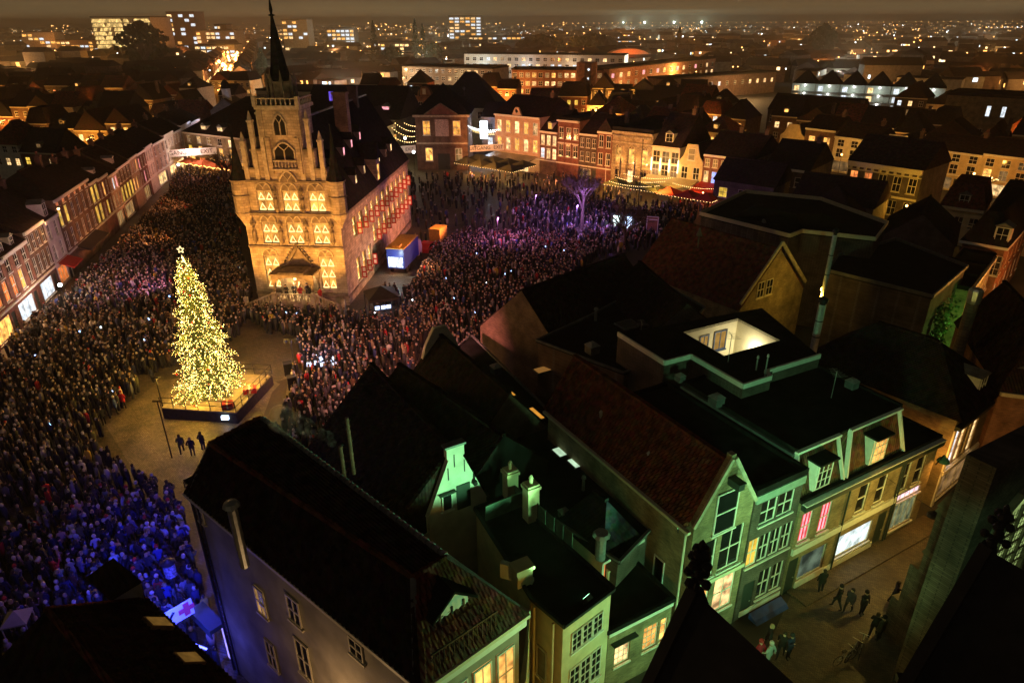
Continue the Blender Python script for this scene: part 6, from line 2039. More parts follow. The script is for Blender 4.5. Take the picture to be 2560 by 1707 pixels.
f7 = town_front('lit_glass_house', 'white framed glass fronted house glowing with bright vertical light strips', RR(41.25), RR(47.1), 13, 8.9, PL_W, [(3.3, 2.2, 'm-m'), (5.8, 2.2, '-mm')], 3, 1.55, 'side', 5.5, TILE_D, group=GRP, band=False, trim=TRIM_Y, bar=0.1, dorm=((3.0, 9.6, 1.4, 1.5, 0.8, '-'),))
for x in (0.1, 2.0, 3.9, 5.75):
    q = MB(); q.box(x - 0.07, -0.2, 4.2, x + 0.07, -0.12, 6.6); o = q.build('light_strip', glow('facade_strip', (1.0, 0.86, 0.55), 3.5), f7.root)
    lamp(o, (x, -0.5, 5.4), 55, (1.0, 0.72, 0.34), radius=0.3)
f8 = town_front('bell_gable_house', 'cream house with curved bell gable and small paned windows', RR(47.15), RR(51.9), 13, 6.6, PL_C, [(3.4, 2.3, '--')], 2, 1.3, 'front', 3.0, TILE_D, group=GRP, corn=0, gable=lambda w, h: bell(w, h, 3.2), shop='a')
window(f8.root, f8.w / 2 - 0.7, 6.9, 1.4, 2.2, 'k', 1, 2, rec=0.02, off=0.05, bar=0.1)
f9 = town_front('red_brick_house', 'red brick house with bracketed cornice and blue lit window over the red awning', RR(51.95), RR(56.6), 13, 8.4, BRICK_R, [(3.2, 2.2, 'wbw'), (6.1, 1.5, 'kkk')], 3, 1.0, 'side', 3.5, TILE_D, group=GRP, bar=0.1)
f10 = town_front('bay_house', 'brown brick house with lit projecting bay next to the red awning', RR(56.65), RR(61.4), 13, 8.4, BRICK_B, [(3.0, 2.0, 'aya'), (5.9, 1.6, 'cwp')], 3, 1.05, 'side', 3.5, TILE_D, group=GRP, bar=0.1)
town_front('brick_house', 'brown brick house with one wide yellow window beyond the bay', RR(63.5), RR(71), 13, 7.6, BRICK_D, [(4.6, 1.7, 'yy-')], 3, 1.9, 'side', 3.8, TILE_D, group=GRP)

# terraces: parasols, awnings and strings of bulbs
GREENC = mat('green_parasol_cloth', (0.055, 0.06, 0.03), 0.85, var=0.2)
REDC = mat('red_parasol_cloth', (0.5, 0.05, 0.03), 0.85, var=0.15)


def parasol(p, w_, h, m, label, group, rz=0.0, power=70, col=(1.0, 0.62, 0.22)):
    o = thing('terrace_parasol', label, 'parasol', (p[0], p[1], 0), rz, group)
    b = MB(); b.lathe([(w_ * 0.707, h - 0.25), (w_ * 0.707, h - 0.05), (0.05, h + 0.9)], 4, rot=math.pi / 4); b.build('canopy', m, o)
    b = MB(); b.tube((0, 0, 0.1), (0, 0, h + 0.6), 0.045, n=8); b.lathe([(0.4, 0), (0.4, 0.08), (0.08, 0.12)], 10); b.build('pole', IRON, o)
    b = MB()
    for s_ in range(4):
        for j in range(6):
            t = -1 + 2 * (j + 0.5) / 6
            x, y = (t * w_ / 2, -w_ / 2) if s_ == 0 else (t * w_ / 2, w_ / 2) if s_ == 1 else (w_ / 2, t * w_ / 2) if s_ == 2 else (-w_ / 2, t * w_ / 2)
            b.oct((x, y, h - 0.32), 0.055)
    tag(b.build('light_string', BULB, o), kind='stuff')
    if power:
        lamp(o, (0.5, -0.6, h - 0.7), power, col, radius=0.3)
    return o


ang_r = math.atan2(RDir[1], RDir[0])
TG = 'parasols on the cafe terraces'
words = ['first', 'second', 'third', 'fourth', 'fifth', 'sixth']
for k in range(4):
    parasol(RR(1.5 + 4.2 * k, -6.0), 4.0, 2.9, GREENC, 'big green parasol with bulbs, %s from the weigh house, front line' % words[k], TG, ang_r)
    parasol(RR(1.5 + 4.2 * k, -10.2), 4.0, 2.7, GREENC, 'big green parasol with bulbs, %s from the weigh house, edge of crowd' % words[k], TG, ang_r)
for k in range(3):
    parasol(RR(38.5 + 4.0 * k, -8.0), 3.6, 2.7, GREENC, 'green parasol on the sandstone side terrace, %s in the line' % words[k], TG, ang_r, 110)
for k in range(3):
    parasol(RR(50.0 + 3.6 * k, -8.6), 3.5, 2.7, REDC, 'red lit parasol before the red awning, %s in the line' % words[k], TG, ang_r, 60, (1.0, 0.25, 0.08))


def awning(p, w_, dep, z, m, label, rz, drop=0.6):
    o = thing('awning', label, 'awning', (p[0], p[1], 0), rz)
    b = MB(); b.add([(0, -0.1, z), (w_, -0.1, z), (w_, -dep, z - drop), (0, -dep, z - drop), (0, -0.1, z - 0.06), (w_, -0.1, z - 0.06), (w_, -dep, z - drop - 0.3), (0, -dep, z - drop - 0.3)],
                    [(3, 2, 1, 0), (4, 5, 6, 7), (2, 3, 7, 6), (0, 4, 7, 3), (1, 2, 6, 5), (0, 1, 5, 4)])
    b.build('cloth', m, o)
    b = MB()
    for x in (0.15, w_ - 0.15):
        b.tube((x, -dep + 0.05, 0), (x, -dep + 0.05, z - drop - 0.3), 0.04, n=6)
    b.build('post', IRON, o)
    return o


o = awning(RR(1.2, -0.2), 12.4, 3.6, 3.6, mat('glass_veranda_roof', (0.35, 0.28, 0.16), 0.4, var=0.2), 'lit glass veranda roof along the broad pink house', ang_r)
b = MB()
for k in range(8):
    b.box(0.2 + k * 1.55, -3.55, 0.9, 1.6 + k * 1.55, -3.5, 2.5)
b.build('veranda_glass', G_W, o)
for k in range(3):
    lamp(o, (2 + 4.2 * k, -2.2, 2.8), 130, (1.0, 0.6, 0.2), radius=0.4)
awning(RR(41.0, -0.2), 10.5, 4.6, 3.4, mat('cream_awning', (0.62, 0.5, 0.28), 0.8, var=0.1), 'wide cream awning below the glowing glass front', ang_r, 0.9)
o = awning(RR(51.9, -0.2), 6.2, 4.6, 3.4, MATS['red_awning'], 'red awning lit from within at the red brick house', ang_r, 0.9)
lamp(o, (3, -2.4, 2.0), 160, (1.0, 0.2, 0.1), radius=0.4)
b = MB(); b.ball((3, -5.0, 2.6), 0.14); b.build('lantern', BULB, o)


def light_string(a, c, sag, n, label, m=BULB, r=0.06, group='strings of bulbs'):
    o = thing('light_string', label, 'string lights', a, 0, group)
    a, c = Vector(a), Vector(c)
    bb, ww = MB(), MB()
    prev = None
    for i in range(n + 1):
        t = i / n
        p = a.lerp(c, t) - Vector((0, 0, sag * 4 * t * (1 - t))) - a
        bb.oct(tuple(p - Vector((0, 0, 0.06))), r)
        if prev is not None:
            ww.tube(tuple(prev), tuple(p), 0.012, n=4)
        prev = p
    tag(bb.build('bulbs', m, o), kind='stuff')
    ww.build('wire', IRON, o)
    return o


for k, (u, d, z) in enumerate(((38, -4.5, 3.8), (38, -7.5, 3.6), (38.5, -10.5, 3.4), (49, -5.5, 3.6))):
    light_string((*RR(u, d), z), (*RR(u + 10, d + 0.6), z + 0.4), 0.5, 26, 'string of warm bulbs over the crowd before the glass front, %s row' % words[k])
for k in range(4):
    light_string((-9.4, 156.9 + k * 4, 9.6 - k * 0.9), (-1.5, 160.5 + k * 4, 8.6 - k * 0.9), 0.7, 18, 'sagging bulb string across the bright street, %s row' % words[k], BULB_W if k < 2 else BULB, 0.09)
for k in range(4):
    light_string((-21.4, 158 + k * 5, 6.2 + 0.5 * k), (-27.8, 161 + k * 5, 7.6 + 0.4 * k), 0.9, 12, 'bulb string across the lane left of the weigh house, %s row' % words[k], BULB, 0.1)
# bright screen hung over the street
sc_ = thing('hanging_screen', 'tall white light screen hanging over the bright street', 'screen', (-6.3, 165.5, 5.4), -0.25)
b = MB(); b.box(-1.0, -0.08, 0, 1.0, 0.08, 4.2); b.build('panel_body', IRON, sc_)
b = MB(); b.box(-0.92, -0.1, 0.08, 0.92, -0.083, 4.1); b.build('panel_light', glow('panel_white', (0.8, 0.9, 1.0), 5), sc_)
b = MB(); b.tube((0, 0, 4.2), (0, 0, 5.0), 0.03, n=5); b.build('hanger', IRON, sc_)
lamp(sc_, (0, -0.6, 2), 900, (0.7, 0.82, 1.0), radius=0.8)
lamp(sc_, (2.5, 8.0, 4), 900, (0.45, 0.55, 1.0), radius=0.8)

# ================================================================ banners with writing


def text_mesh(txt, size, m, ext=0.004):
    cu = bpy.data.curves.new('lettering', 'FONT')
    cu.body = txt; cu.size = size; cu.extrude = ext; cu.align_x = 'CENTER'; cu.align_y = 'CENTER'
    o = bpy.data.objects.new('lettering', cu); COL.objects.link(o)
    dg = bpy.context.evaluated_depsgraph_get()
    me = bpy.data.meshes.new_from_object(o.evaluated_get(dg))
    bpy.data.objects.remove(o); bpy.data.curves.remove(cu)
    me.materials.clear(); me.materials.append(m)
    return me


INK = mat('black_print', (0.015, 0.015, 0.015), 0.7, var=0.05)
CLOTH = mat('white_banner_cloth', (0.72, 0.70, 0.66), 0.8, var=0.08)


def banner(p, q, z, hgt, texts, label, power=30):
    L = math.dist(p, q)
    o = thing('exit_banner', label, 'banner', ((p[0] + q[0]) / 2, (p[1] + q[1]) / 2, z), math.atan2(q[1] - p[1], q[0] - p[0]))
    b = MB()
    n_ = 10
    for i in range(n_):
        x0, x1 = -L / 2 + L * i / n_, -L / 2 + L * (i + 1) / n_
        y0, y1 = 0.05 * math.sin(i * 1.3), 0.05 * math.sin((i + 1) * 1.3)
        b.add([(x0, y0, 0), (x1, y1, 0), (x1, y1, hgt), (x0, y0, hgt), (x0, y0 + 0.02, 0), (x1, y1 + 0.02, 0), (x1, y1 + 0.02, hgt), (x0, y0 + 0.02, hgt)], [(0, 1, 2, 3), (7, 6, 5, 4), (3, 2, 6, 7), (0, 4, 5, 1)])
    b.build('cloth', CLOTH, o)
    for (t, x, s_) in texts:
        me = text_mesh(t, s_, INK)
        tx = inst('lettering', me, o, (x * L, -0.09, hgt * 0.5)); tx.rotation_euler = (math.pi / 2, 0, 0)
    lamp(o, (0, -2.5, hgt + 1.5), power, (1.0, 0.8, 0.6), radius=0.4)
    return o


banner((-76.5, 150.0), (-65.0, 154.5), 4.2, 1.5, (('UITGANG', -0.22, 1.25), ('EXIT', 0.33, 1.25)), 'white banner reading UITGANG EXIT over the left street', 130)
banner((-27.8, 153.0), (-21.3, 156.6), 4.0, 1.6, (('UITGANG', -0.2, 1.0), ('EXIT', 0.3, 1.0)), 'white banner reading UITGANG EXIT left of the weigh house', 90)
banner((-9.2, 156.5), (-1.6, 158.8), 4.0, 1.4, (('UITGANG', -0.21, 1.1), ('EXIT', 0.33, 1.1)), 'white banner reading UITGANG EXIT right of the weigh house', 90)
# red cross banner over the alley
p, q = (-17.10, 24.06), (-16.02, 25.25)
L = math.dist(p, q)
rc = thing('red_cross_banner', 'white banner with red cross strung across the blue alley', 'banner', ((p[0] + q[0]) / 2, (p[1] + q[1]) / 2, 4.1), math.atan2(q[1] - p[1], q[0] - p[0]))
b = MB(); b.box(-L / 2, -0.01, 0, L / 2, 0.01, 1.0); b.build('cloth', CLOTH, rc)
b = MB(); b.box(0.35, -0.03, 0.12, 0.63, -0.013, 0.9); b.box(0.1, -0.03, 0.37, 0.345, -0.013, 0.65); b.box(0.635, -0.03, 0.37, 0.88, -0.013, 0.65); b.build('cross', mat('red_print', (0.55, 0.05, 0.07), 0.7, var=0.05), rc)
b = MB(); b.bar((-L / 2 + 0.25, -0.02, 0.2), (-L / 2 + 0.7, -0.02, 0.75), 0.012, 0.14); b.build('mark', INK, rc)

# ================================================================ vehicles and stands beside the town hall
VBLUE = mat('blue_van_paint', (0.03, 0.05, 0.30), 0.35, var=0.1)
VYEL = mat('yellow_roof_paint', (0.62, 0.36, 0.06), 0.5, var=0.15)
tk = thing('box_truck', 'blue box truck with yellow roof parked beside the town hall', 'truck', (-15.4, 86.6, 0), R(80))
b = MB(); b.box(0, -1.2, 0.9, 6.4, 1.2, 3.6); b.build('body', VBLUE, tk)
b = MB(); b.box(-0.05, -1.25, 3.6, 6.45, 1.25, 3.72); b.box(0.3, -0.5, 3.724, 1.5, 0.5, 3.95); b.build('roof', VYEL, tk)
b = MB(); b.add([(6.5, -1.1, 0.6), (8.4, -1.1, 0.6), (8.4, 1.1, 0.6), (6.5, 1.1, 0.6), (6.5, -1.1, 2.9), (7.6, -1.1, 2.9), (7.6, 1.1, 2.9), (6.5, 1.1, 2.9), (8.4, -1.1, 1.6), (8.4, 1.1, 1.6)],
                [(3, 2, 1, 0), (4, 5, 6, 7), (0, 1, 8, 5, 4), (2, 3, 7, 6, 9), (1, 2, 9, 8), (8, 9, 6, 5), (0, 4, 7, 3)]); b.build('cab', TRIM_Y, tk)
b = MB(); b.add([(7.66, -1.0, 2.8), (8.36, -1.0, 1.7), (8.36, 1.0, 1.7), (7.66, 1.0, 2.8)], [(0, 1, 2, 3)]); b.build('windscreen', GLASS, tk)
b = MB(); b.box(-0.06, -1.0, 1.1, -0.02, 1.0, 2.5); b.build('rear_opening', glow('van_interior', (0.75, 0.85, 1.0), 1.6, 0.6, 3), tk)
wm = MB(); wm.lathe([(0.28, -0.14), (0.45, -0.12), (0.45, 0.12), (0.28, 0.14)], 14); wme = wm.mesh('wheel', mat('tyre_rubber', (0.02, 0.02, 0.02), 0.8, var=0.1))
for x in (1.2, 2.2, 7.4):
    for y in (-1.0, 1.0):
        o = inst('wheel', wme, tk, (x, y, 0.46)); o.rotation_euler = (math.pi / 2, 0, 0)
lamp(tk, (-1.6, -0.3, 2.6), 220, (0.85, 1.0, 0.9), radius=0.2)
rt = thing('red_car', 'small red car parked behind the blue truck', 'car', (-12.9, 95.0, 0), R(72))
cb = MB(); cb.extr([(0, 0.35), (3.9, 0.35), (3.95, 0.8), (3.0, 0.95), (2.4, 1.45), (0.9, 1.48), (0.3, 1.0), (0, 0.9)], -0.82, 0.82); cb.build('body', mat('red_car_paint', (0.6, 0.02, 0.03), 0.3, var=0.05), rt)
cb = MB(); cb.extr([(0.5, 1.0), (2.85, 0.98), (2.36, 1.41), (0.93, 1.43)], -0.84, 0.84); cb.build('windows', GLASS, rt)
for x in (0.75, 3.1):
    for y in (-0.8, 0.8):
        o = inst('wheel', wme, rt, (x, y, 0.33)); o.rotation_euler = (math.pi / 2, 0, 0); o.scale = (0.72, 0.72, 0.72)
gb = thing('generator_trailer', 'yellow boxy generator trailer near the red car', 'trailer', (-11.2, 101.3, 0), R(70))
cb = MB(); cb.box(-1.3, -0.9, 0.45, 1.3, 0.9, 2.3); cb.build('body', VYEL, gb)
cb = MB(); cb.box(-1.35, -0.95, 2.3, 1.35, 0.95, 2.42); cb.build('roof', VYEL, gb)
cb = MB(); cb.bar((1.3, 0, 0.5), (2.3, 0, 0.5), 0.1, 0.1); cb.build('tow_bar', IRON, gb)
for y in (-0.85, 0.85):
    o = inst('wheel', wme, gb, (0, y, 0.36)); o.rotation_euler = (math.pi / 2, 0, 0); o.scale = (0.8, 0.8, 0.8)
dt = thing('stage_tent', 'dark roofed mixing tent with lit screens beside the town hall corner', 'tent', (-15.0, 73.2, 0), 0.35)
cb = MB(); cb.lathe([(2.5, 2.5), (0.1, 3.5)], 4, rot=math.pi / 4); cb.box(-1.75, -1.75, 2.2, 1.75, 1.75, 2.5); cb.build('roof', mat('black_tent', (0.03, 0.025, 0.025), 0.6, var=0.3), dt)
for x in (-1.7, 1.7):
    for y in (-1.7, 1.7):
        cb = MB(); cb.tube((x, y, 0), (x, y, 2.3), 0.05); cb.build('pole', IRON, dt)
cb = MB(); cb.box(-1.0, -1.2, 0.9, 0.9, -0.6, 1.0); cb.build('table', IRON, dt)
for k, x in enumerate((-0.7, 0.0, 0.6)):
    cb = MB(); cb.box(x - 0.25, -0.9, 1.02, x + 0.25, -0.86, 1.4); cb.build('screen', glow('mixing_screen', (0.45, 0.6, 1.0), 4), dt)
lamp(dt, (0, -0.4, 2.0), 70, (0.45, 0.55, 1.0), radius=0.2)
# band corner: music stands with lit sheets
words20 = ['nearest the stage', 'second from the stage', 'third from the stage', 'fourth from the stage', 'fifth from the stage', 'sixth from the stage', 'seventh from the stage', 'eighth from the stage', 'farthest from the stage']
for k in range(9):
    x, y = -19.4 + 0.62 * (k % 5) + 0.2 * (k // 5), 58.1 + 1.2 * (k // 5) + 0.35 * (k % 2)
    ms = thing('music_stand', 'music stand with lit white sheet in the band, %s' % words20[k], 'music stand', (x, y, 0), 0.2 * k, 'music stands of the band')
    cb = MB(); cb.tube((0, 0, 0), (0, 0, 1.1), 0.02, n=5); cb.lathe([(0.25, 0), (0.02, 0.2)], 3); cb.build('post', IRON, ms)
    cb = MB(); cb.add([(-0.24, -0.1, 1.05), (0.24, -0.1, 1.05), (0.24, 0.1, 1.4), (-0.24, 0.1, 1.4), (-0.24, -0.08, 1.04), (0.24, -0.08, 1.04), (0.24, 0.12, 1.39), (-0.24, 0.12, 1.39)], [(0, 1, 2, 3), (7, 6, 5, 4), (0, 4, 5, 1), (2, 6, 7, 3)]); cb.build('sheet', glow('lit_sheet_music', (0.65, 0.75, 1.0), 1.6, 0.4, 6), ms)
bt_ = thing('light_stand', 'tall black lighting stand beside the band', 'light stand', (-20.6, 57.4, 0))
cb = MB(); cb.tube((0, 0, 0), (0, 0, 4.2), 0.05, n=8); cb.bar((-0.6, 0, 4.2), (0.6, 0, 4.2), 0.06, 0.06); cb.build('pole', IRON, bt_)
for x in (-0.5, 0.0, 0.5):
    cb = MB(); cb.lathe([(0.12, 3.85), (0.16, 4.1), (0.08, 4.16)], 8, (x, 0)); cb.build('lamp_head', IRON, bt_)
lamp(bt_, (0.8, 0.8, 3.8), 330, (0.50, 0.45, 1.0), radius=0.2)
lamp(bt_, (-1.2, -1.2, 3.8), 520, (1.0, 0.58, 0.16), radius=0.2)
for (x, y, lab) in ((-21.6, 58.4, 'black loudspeaker stack by the stage corner'), (-20.4, 55.6, 'black equipment case beside the band paving')):
    sp_ = thing('loudspeaker', lab, 'loudspeaker', (x, y, 0), 0.4)
    cb = MB(); cb.box(-0.4, -0.35, 0, 0.4, 0.35, 1.3); cb.build('cabinet', IRON, sp_)
    cb = MB(); cb.box(-0.34, -0.37, 0.1, 0.34, -0.353, 1.2); cb.build('grille', BITU, sp_)
# thin poles on the cleared ground
for (px, lab, h) in (((-26.69, 44.53), 'thin black lighting mast on the cleared paving near the roof', 5.2), ((-30.8, 52.0), 'slim lighting mast at the left stage corner', 3.2)):
    o = thing('light_mast', lab, 'mast', (px[0], px[1], 0))
    cb = MB(); cb.tube((0, 0, 0), (0, 0, h), 0.05, n=6); cb.build('pole', IRON, o)
    cb = MB(); cb.box(-0.35, -0.06, h - 0.1, 0.35, 0.06, h); cb.build('crossbar', IRON, o)

# ---- kiosk, notice frame, poles and flags on the far right of the square
kk = thing('poster_kiosk', 'small kiosk with two bright backlit posters on the square', 'kiosk', (18.2, 108.2, 0), -0.35)
cb = MB(); cb.box(-1.9, -1.2, 0, 1.9, 1.2, 2.7); cb.build('body', IRON, kk)
cb = MB(); cb.box(-2.1, -1.4, 2.7, 2.1, 1.4, 2.95); cb.build('roof', BITU, kk)
for x, c_ in ((-1.0, (0.8, 1.0, 0.95)), (1.0, (0.55, 0.7, 1.0))):
    cb = MB(); cb.box(x - 0.5, -1.26, 0.5, x + 0.5, -1.203, 2.4); cb.build('poster', glow('backlit_poster_%d' % (x > 0), c_, 2.2, 0.5, 4), kk)
    lamp(kk, (x, -2.0, 1.5), 110, c_, radius=0.3)
sf = thing('sign_frame', 'white framed information board standing at the crowd edge', 'sign', (22.0, 104.1, 0), -0.3)
cb = MB(); cb.box(-0.9, -0.05, 0, -0.8, 0.05, 3.1); cb.box(0.8, -0.05, 0, 0.9, 0.05, 3.1); cb.box(-0.8, -0.05, 3.0, 0.8, 0.05, 3.1); cb.build('frame', TRIM, sf)
cb = MB(); cb.box(-0.8, -0.03, 0.9, 0.8, 0.03, 2.996); cb.build('board', mat('brown_board', (0.25, 0.10, 0.06), 0.7, var=0.3), sf)
cb = MB(); cb.box(-0.75, -0.045, 2.55, 0.75, -0.033, 2.7); cb.build('strip', TRIM, sf)
for (p, h, lab) in (((22.1, 117.5), 12.5, 'tall dark lamp mast before the sandstone bank'), ((-9.2, 150.2), 11.5, 'tall dark lamp mast beside the weigh house')):
    o = thing('lamp_mast', lab, 'lamp mast', (p[0], p[1], 0))
    cb = MB(); cb.tube((0, 0, 0), (0, 0, h), 0.1, 0.06, 8); cb.build('pole', IRON, o)
    cb = MB(); cb.bar((-0.7, 0, h * 0.55), (0.7, 0, h * 0.55), 0.05, 0.05); cb.ball((0, 0, h), 0.14); cb.build('crossbar', IRON, o)
for k, (u, cm_) in enumerate(((33.0, 0), (36.0, 1), (39.2, 1))):
    p = RR(u, -3.2)
    o = thing('flagpole', 'white flagpole before the sandstone bank, %s from the tree' % words[k], 'flagpole', (p[0], p[1], 0), 0, 'flagpoles at the bank')
    cb = MB(); cb.tube((0, 0, 0), (0, 0, 7), 0.05, 0.03, 6); cb.build('pole', TRIM, o)
    if cm_:
        cb = MB(); cb.lathe([(0.05, 2.6), (0.22, 3.4), (0.16, 5.6), (0.04, 6.8)], 6, (0.22, 0)); cb.build('furled_flag', mat('dark_flag', (0.05, 0.04, 0.05), 0.8, var=0.3), o)

# ---- bare trees


def bare_tree(name, label, p, h, spread, seed, m=None, group=None, lights=0, lm=None, depth=5):
    rr_ = random.Random(seed)
    o = thing(name, label, 'tree', (p[0], p[1], 0), 0, group)
    tb_, cbr, lb_ = MB(), MB(), MB()
    m = m or mat('bark', (0.11, 0.08, 0.06), 0.9, var=0.4)
    tips = []

    def grow_(a, d, L, r, lev):
        e = a + d * L
        (tb_ if lev == 0 else cbr).tube(tuple(a), tuple(e), r, r * 0.68, 6 if lev < 2 else 4 if lev < 4 else 3)
        if lev >= depth:
            tips.append(e)
            return
        for i in range(4 if lev < 2 else 3):
            t = rr_.uniform(0, 6.283)
            sp_ = spread * rr_.uniform(0.6, 1.15)
            nd = (d + Vector((math.cos(t), math.sin(t), rr_.uniform(-0.15, 0.35))) * sp_).normalized()
            grow_(a.lerp(e, rr_.uniform(0.72, 1.0)), nd, L * rr_.uniform(0.62, 0.82), r * 0.64, lev + 1)
    grow_(Vector((0, 0, 0)), Vector((0, 0, 1)), h * 0.3, h * 0.03, 0)
    tb_.build('trunk', m, o)
    tag(cbr.build('crown', m, o), kind='stuff')
    if lights:
        for e in rr_.sample(tips, min(lights, len(tips))):
            lb_.oct(tuple(e), 0.09)
        tag(lb_.build('fairy_lights', lm or BULB, o), kind='stuff')
    return o


bare_tree('bare_tree', 'large bare tree standing among the purple lit crowd', (11.5, 108.5), 11.5, 0.75, 3)
bare_tree('bare_tree', 'bare tree nearer the dark roofs at the right edge of the square', (16.5, 96.5), 9.0, 0.8, 5)
bare_tree('bare_tree', 'bare tree before the pale cafe block behind the town hall', (-58.5, 141), 9.5, 0.7, 9)
bare_tree('bare_tree', 'slender bare tree beside the weigh house corner', (-25, 149), 8.5, 0.7, 12, depth=4)

# ================================================================ middle ground on the right
def ordw(n):
    one = ['zeroth', 'first', 'second', 'third', 'fourth', 'fifth', 'sixth', 'seventh', 'eighth', 'ninth', 'tenth', 'eleventh', 'twelfth', 'thirteenth', 'fourteenth', 'fifteenth', 'sixteenth', 'seventeenth', 'eighteenth', 'nineteenth', 'twentieth']
    return one[n] if n <= 20 else 'twenty-' + one[n - 20] if n < 30 else 'thirtieth' if n == 30 else 'thirty-' + one[n - 30]


r1 = ridge_house('tiled_house', 'long red tiled house with yellow lit gable end facing the courtyard lamp', (17.6, 72.9), (25.4, 61.8), 5.0, 11.2, 6.2, BRICK_Y, TILE_R)
for (x, z, w_, h_) in ((2.2, 6.9, 1.0, 1.6), (3.5, 6.9, 1.0, 1.6), (1.4, 3.4, 1.0, 2.0)):
    window(r1.root, x, z, w_, h_, '-', 2, 2, rec=0.02, off=0.05, tmat=TRIM_Y)
b = MB(); b.bar((-0.1, -0.05, 6.9), (r1.w / 2, -0.05, 11.9), 0.3, 0.18, up=(0, 1, 0)); b.bar((r1.w + 0.1, -0.05, 6.9), (r1.w / 2, -0.05, 11.9), 0.3, 0.18, up=(0, 1, 0)); b.build('coping', STONE_L, r1.root)
b = MB(); b.lathe([(0.1, 10.2), (0.1, 11.4), (0.4, 11.5), (0.05, 12.3)], 4, (1.6, 7)); b.build('roof_vent', STONE_D, r1.root)
# courtyard lamp on a post
yl = thing('courtyard_lamp', 'yellow star bright lamp on a thin post in the dark courtyard', 'lamp', (*(28.74, 59.04), 0))
b = MB(); b.tube((0, 0, 0), (0, 0, 8.1), 0.05, n=6); b.build('post', IRON, yl)
b = MB(); b.ball((0, 0, 8.25), 0.2); b.build('globe', glow('yellow_lamp', (1.0, 0.66, 0.12), 22), yl)
lamp(yl, (-0.5, -0.6, 7.9), 320, (1.0, 0.66, 0.12), radius=0.2)
r2 = poly_house('flat_roofed_hall', 'large dark flat roofed hall with pale cornice and one yellow roof light', [(21.84, 77.17), (28.76, 68.29), (30.66, 70.01), (36.82, 67.02), (40.97, 72.91), (38.26, 83.90), (30.40, 87.95)], 10.3, BRICK_D, 'building', BITU, trim_m=TRIM_Y, upstand=0.4)
c_ = (29.84, 74.53)
skylight(r2, c_, 1.7, 1.7, 0.5, 10.45, glow('yellow_roof_light', (1.0, 0.6, 0.08), 0.8))
b = MB(); b.prism([(25.10, 76.44), (31.29, 71.30), (36.38, 71.20), (34.08, 80.93), (29.64, 82.02)], 10.45, 12.2, top=[(26.98, 74.37), (30.07, 70.90), (33.00, 70.84), (31.35, 74.28), (28.47, 74.87)]); b.build('raised_roof', BITU, r2, Wd(r2))
pipe(r2, (*(27.99, 73.98), 10.4), 0.9, 0.25)
r3 = poly_house('flat_roofed_block', 'black flat roofed block with pale parapet lines behind the yellow lamp', [(30.91, 63.02), (34.04, 67.68), (42.65, 73.18), (44.86, 63.98), (37.14, 56.16)], 8.4, BRICK_D, 'building', BITU, upstand=0.3)
wwin(r3, (31.19, 63.58), (37.47, 56.66), 4.2, 5.8, 1.4, 1.0, 'y', 2, 1)
wwin(r3, (31.19, 63.58), (37.47, 56.66), 0.6, 5.6, 1.4, 1.2, 'm', 2, 1)
r5 = House('corner_building', 'tall brick corner building with tall windows and grey mansard at the picture edge', (51.41, 75.01), (54.38, 72.25), 18, 8.0)
r5.win(2.6, 4.6, 1.5, 2.3, '-', nx=3, nz=3)
r5.grid([(4.6, 1.9, 'kk-k-k'), (1.2, 2.2, 'wmwmwm')], 6, 1.0, face=1)
r5.walls(BRICK_O); r5.roof('mansard', 3.4, SLATE, over=0.3, inset=1.3); r5.band(7.7, 0.3, 0.35, TRIM, sides=True)
r5.dormer(3.4, 8.4, 1.2, 1.6, 0.1, 1.8, '-')
SHOPS = [(44.6, 62.2), (58.2, 77.6)]
dS = ((SHOPS[1][0] - SHOPS[0][0]) / math.dist(*SHOPS), (SHOPS[1][1] - SHOPS[0][1]) / math.dist(*SHOPS))
for k in range(3):
    p0_ = (SHOPS[0][0] + dS[0] * 4.6 * k, SHOPS[0][1] + dS[1] * 4.6 * k); p1_ = (p0_[0] + dS[0] * 4.5, p0_[1] + dS[1] * 4.5)
    town_front('shop_house', 'sodium lit narrow shop house beyond the ivy, %s along the side street' % ordw(k + 1), p0_, p1_, 6 if k < 2 else 3, 6.8, (BRICK_Y, PL_C, PL_P)[k], [(3.5, 2.0, 'km'), (0.4, 2.2, 'wa')], 2, 1.3, 'flat', 0.3, BITU, chim=False, group='shop houses on the side street')
sl = thing('street_light', 'sodium street light in the side street beyond the ivy', 'street light', (52.5, 63.5, 0))
b = MB(); b.tube((0, 0, 0), (0, 0, 5), 0.06, 0.04, 6); b.build('post', IRON, sl)
b = MB(); b.ball((0, 0, 5.1), 0.2); b.build('globe', BULB_O, sl)
lamp(sl, (0, -0.3, 5.5), 1300, (1.0, 0.46, 0.13), radius=0.3)
lamp(sl, (7.5, 7.5, 5.0), 900, (1.0, 0.36, 0.12), radius=0.3)
# ivy mass
iv = thing('ivy', 'dense ivy growing over the courtyard wall, lit bright green', 'ivy', (40.5, 59.8, 0))
b = MB(); b.box(-3.0, -0.2, 0, 3.0, 0.2, 5.8); o = b.build('wall_behind', BRICK_D, iv); o.rotation_euler = (0, 0, math.atan2(dS[1], dS[0]))
b = MB()
for i in range(2600):
    u = random.gauss(0, 1.5); z = random.uniform(0.5, 6.6); d_ = abs(random.gauss(0, 0.7))
    c = Vector((dS[0] * u + dS[1] * d_ * 0.9 - 0.3, dS[1] * u - dS[0] * d_ * 0.9, z))
    a_ = Vector((random.uniform(-1, 1), random.uniform(-1, 1), random.uniform(-0.4, 1))).normalized(); e_2 = a_.cross(Vector((random.random(), random.random(), random.random()))).normalized()
    s_ = random.uniform(0.08, 0.17)
    b.add([c - a_ * s_, c + e_2 * s_ * 0.7, c + a_ * s_, c - e_2 * s_ * 0.7], [(0, 1, 2, 3)])
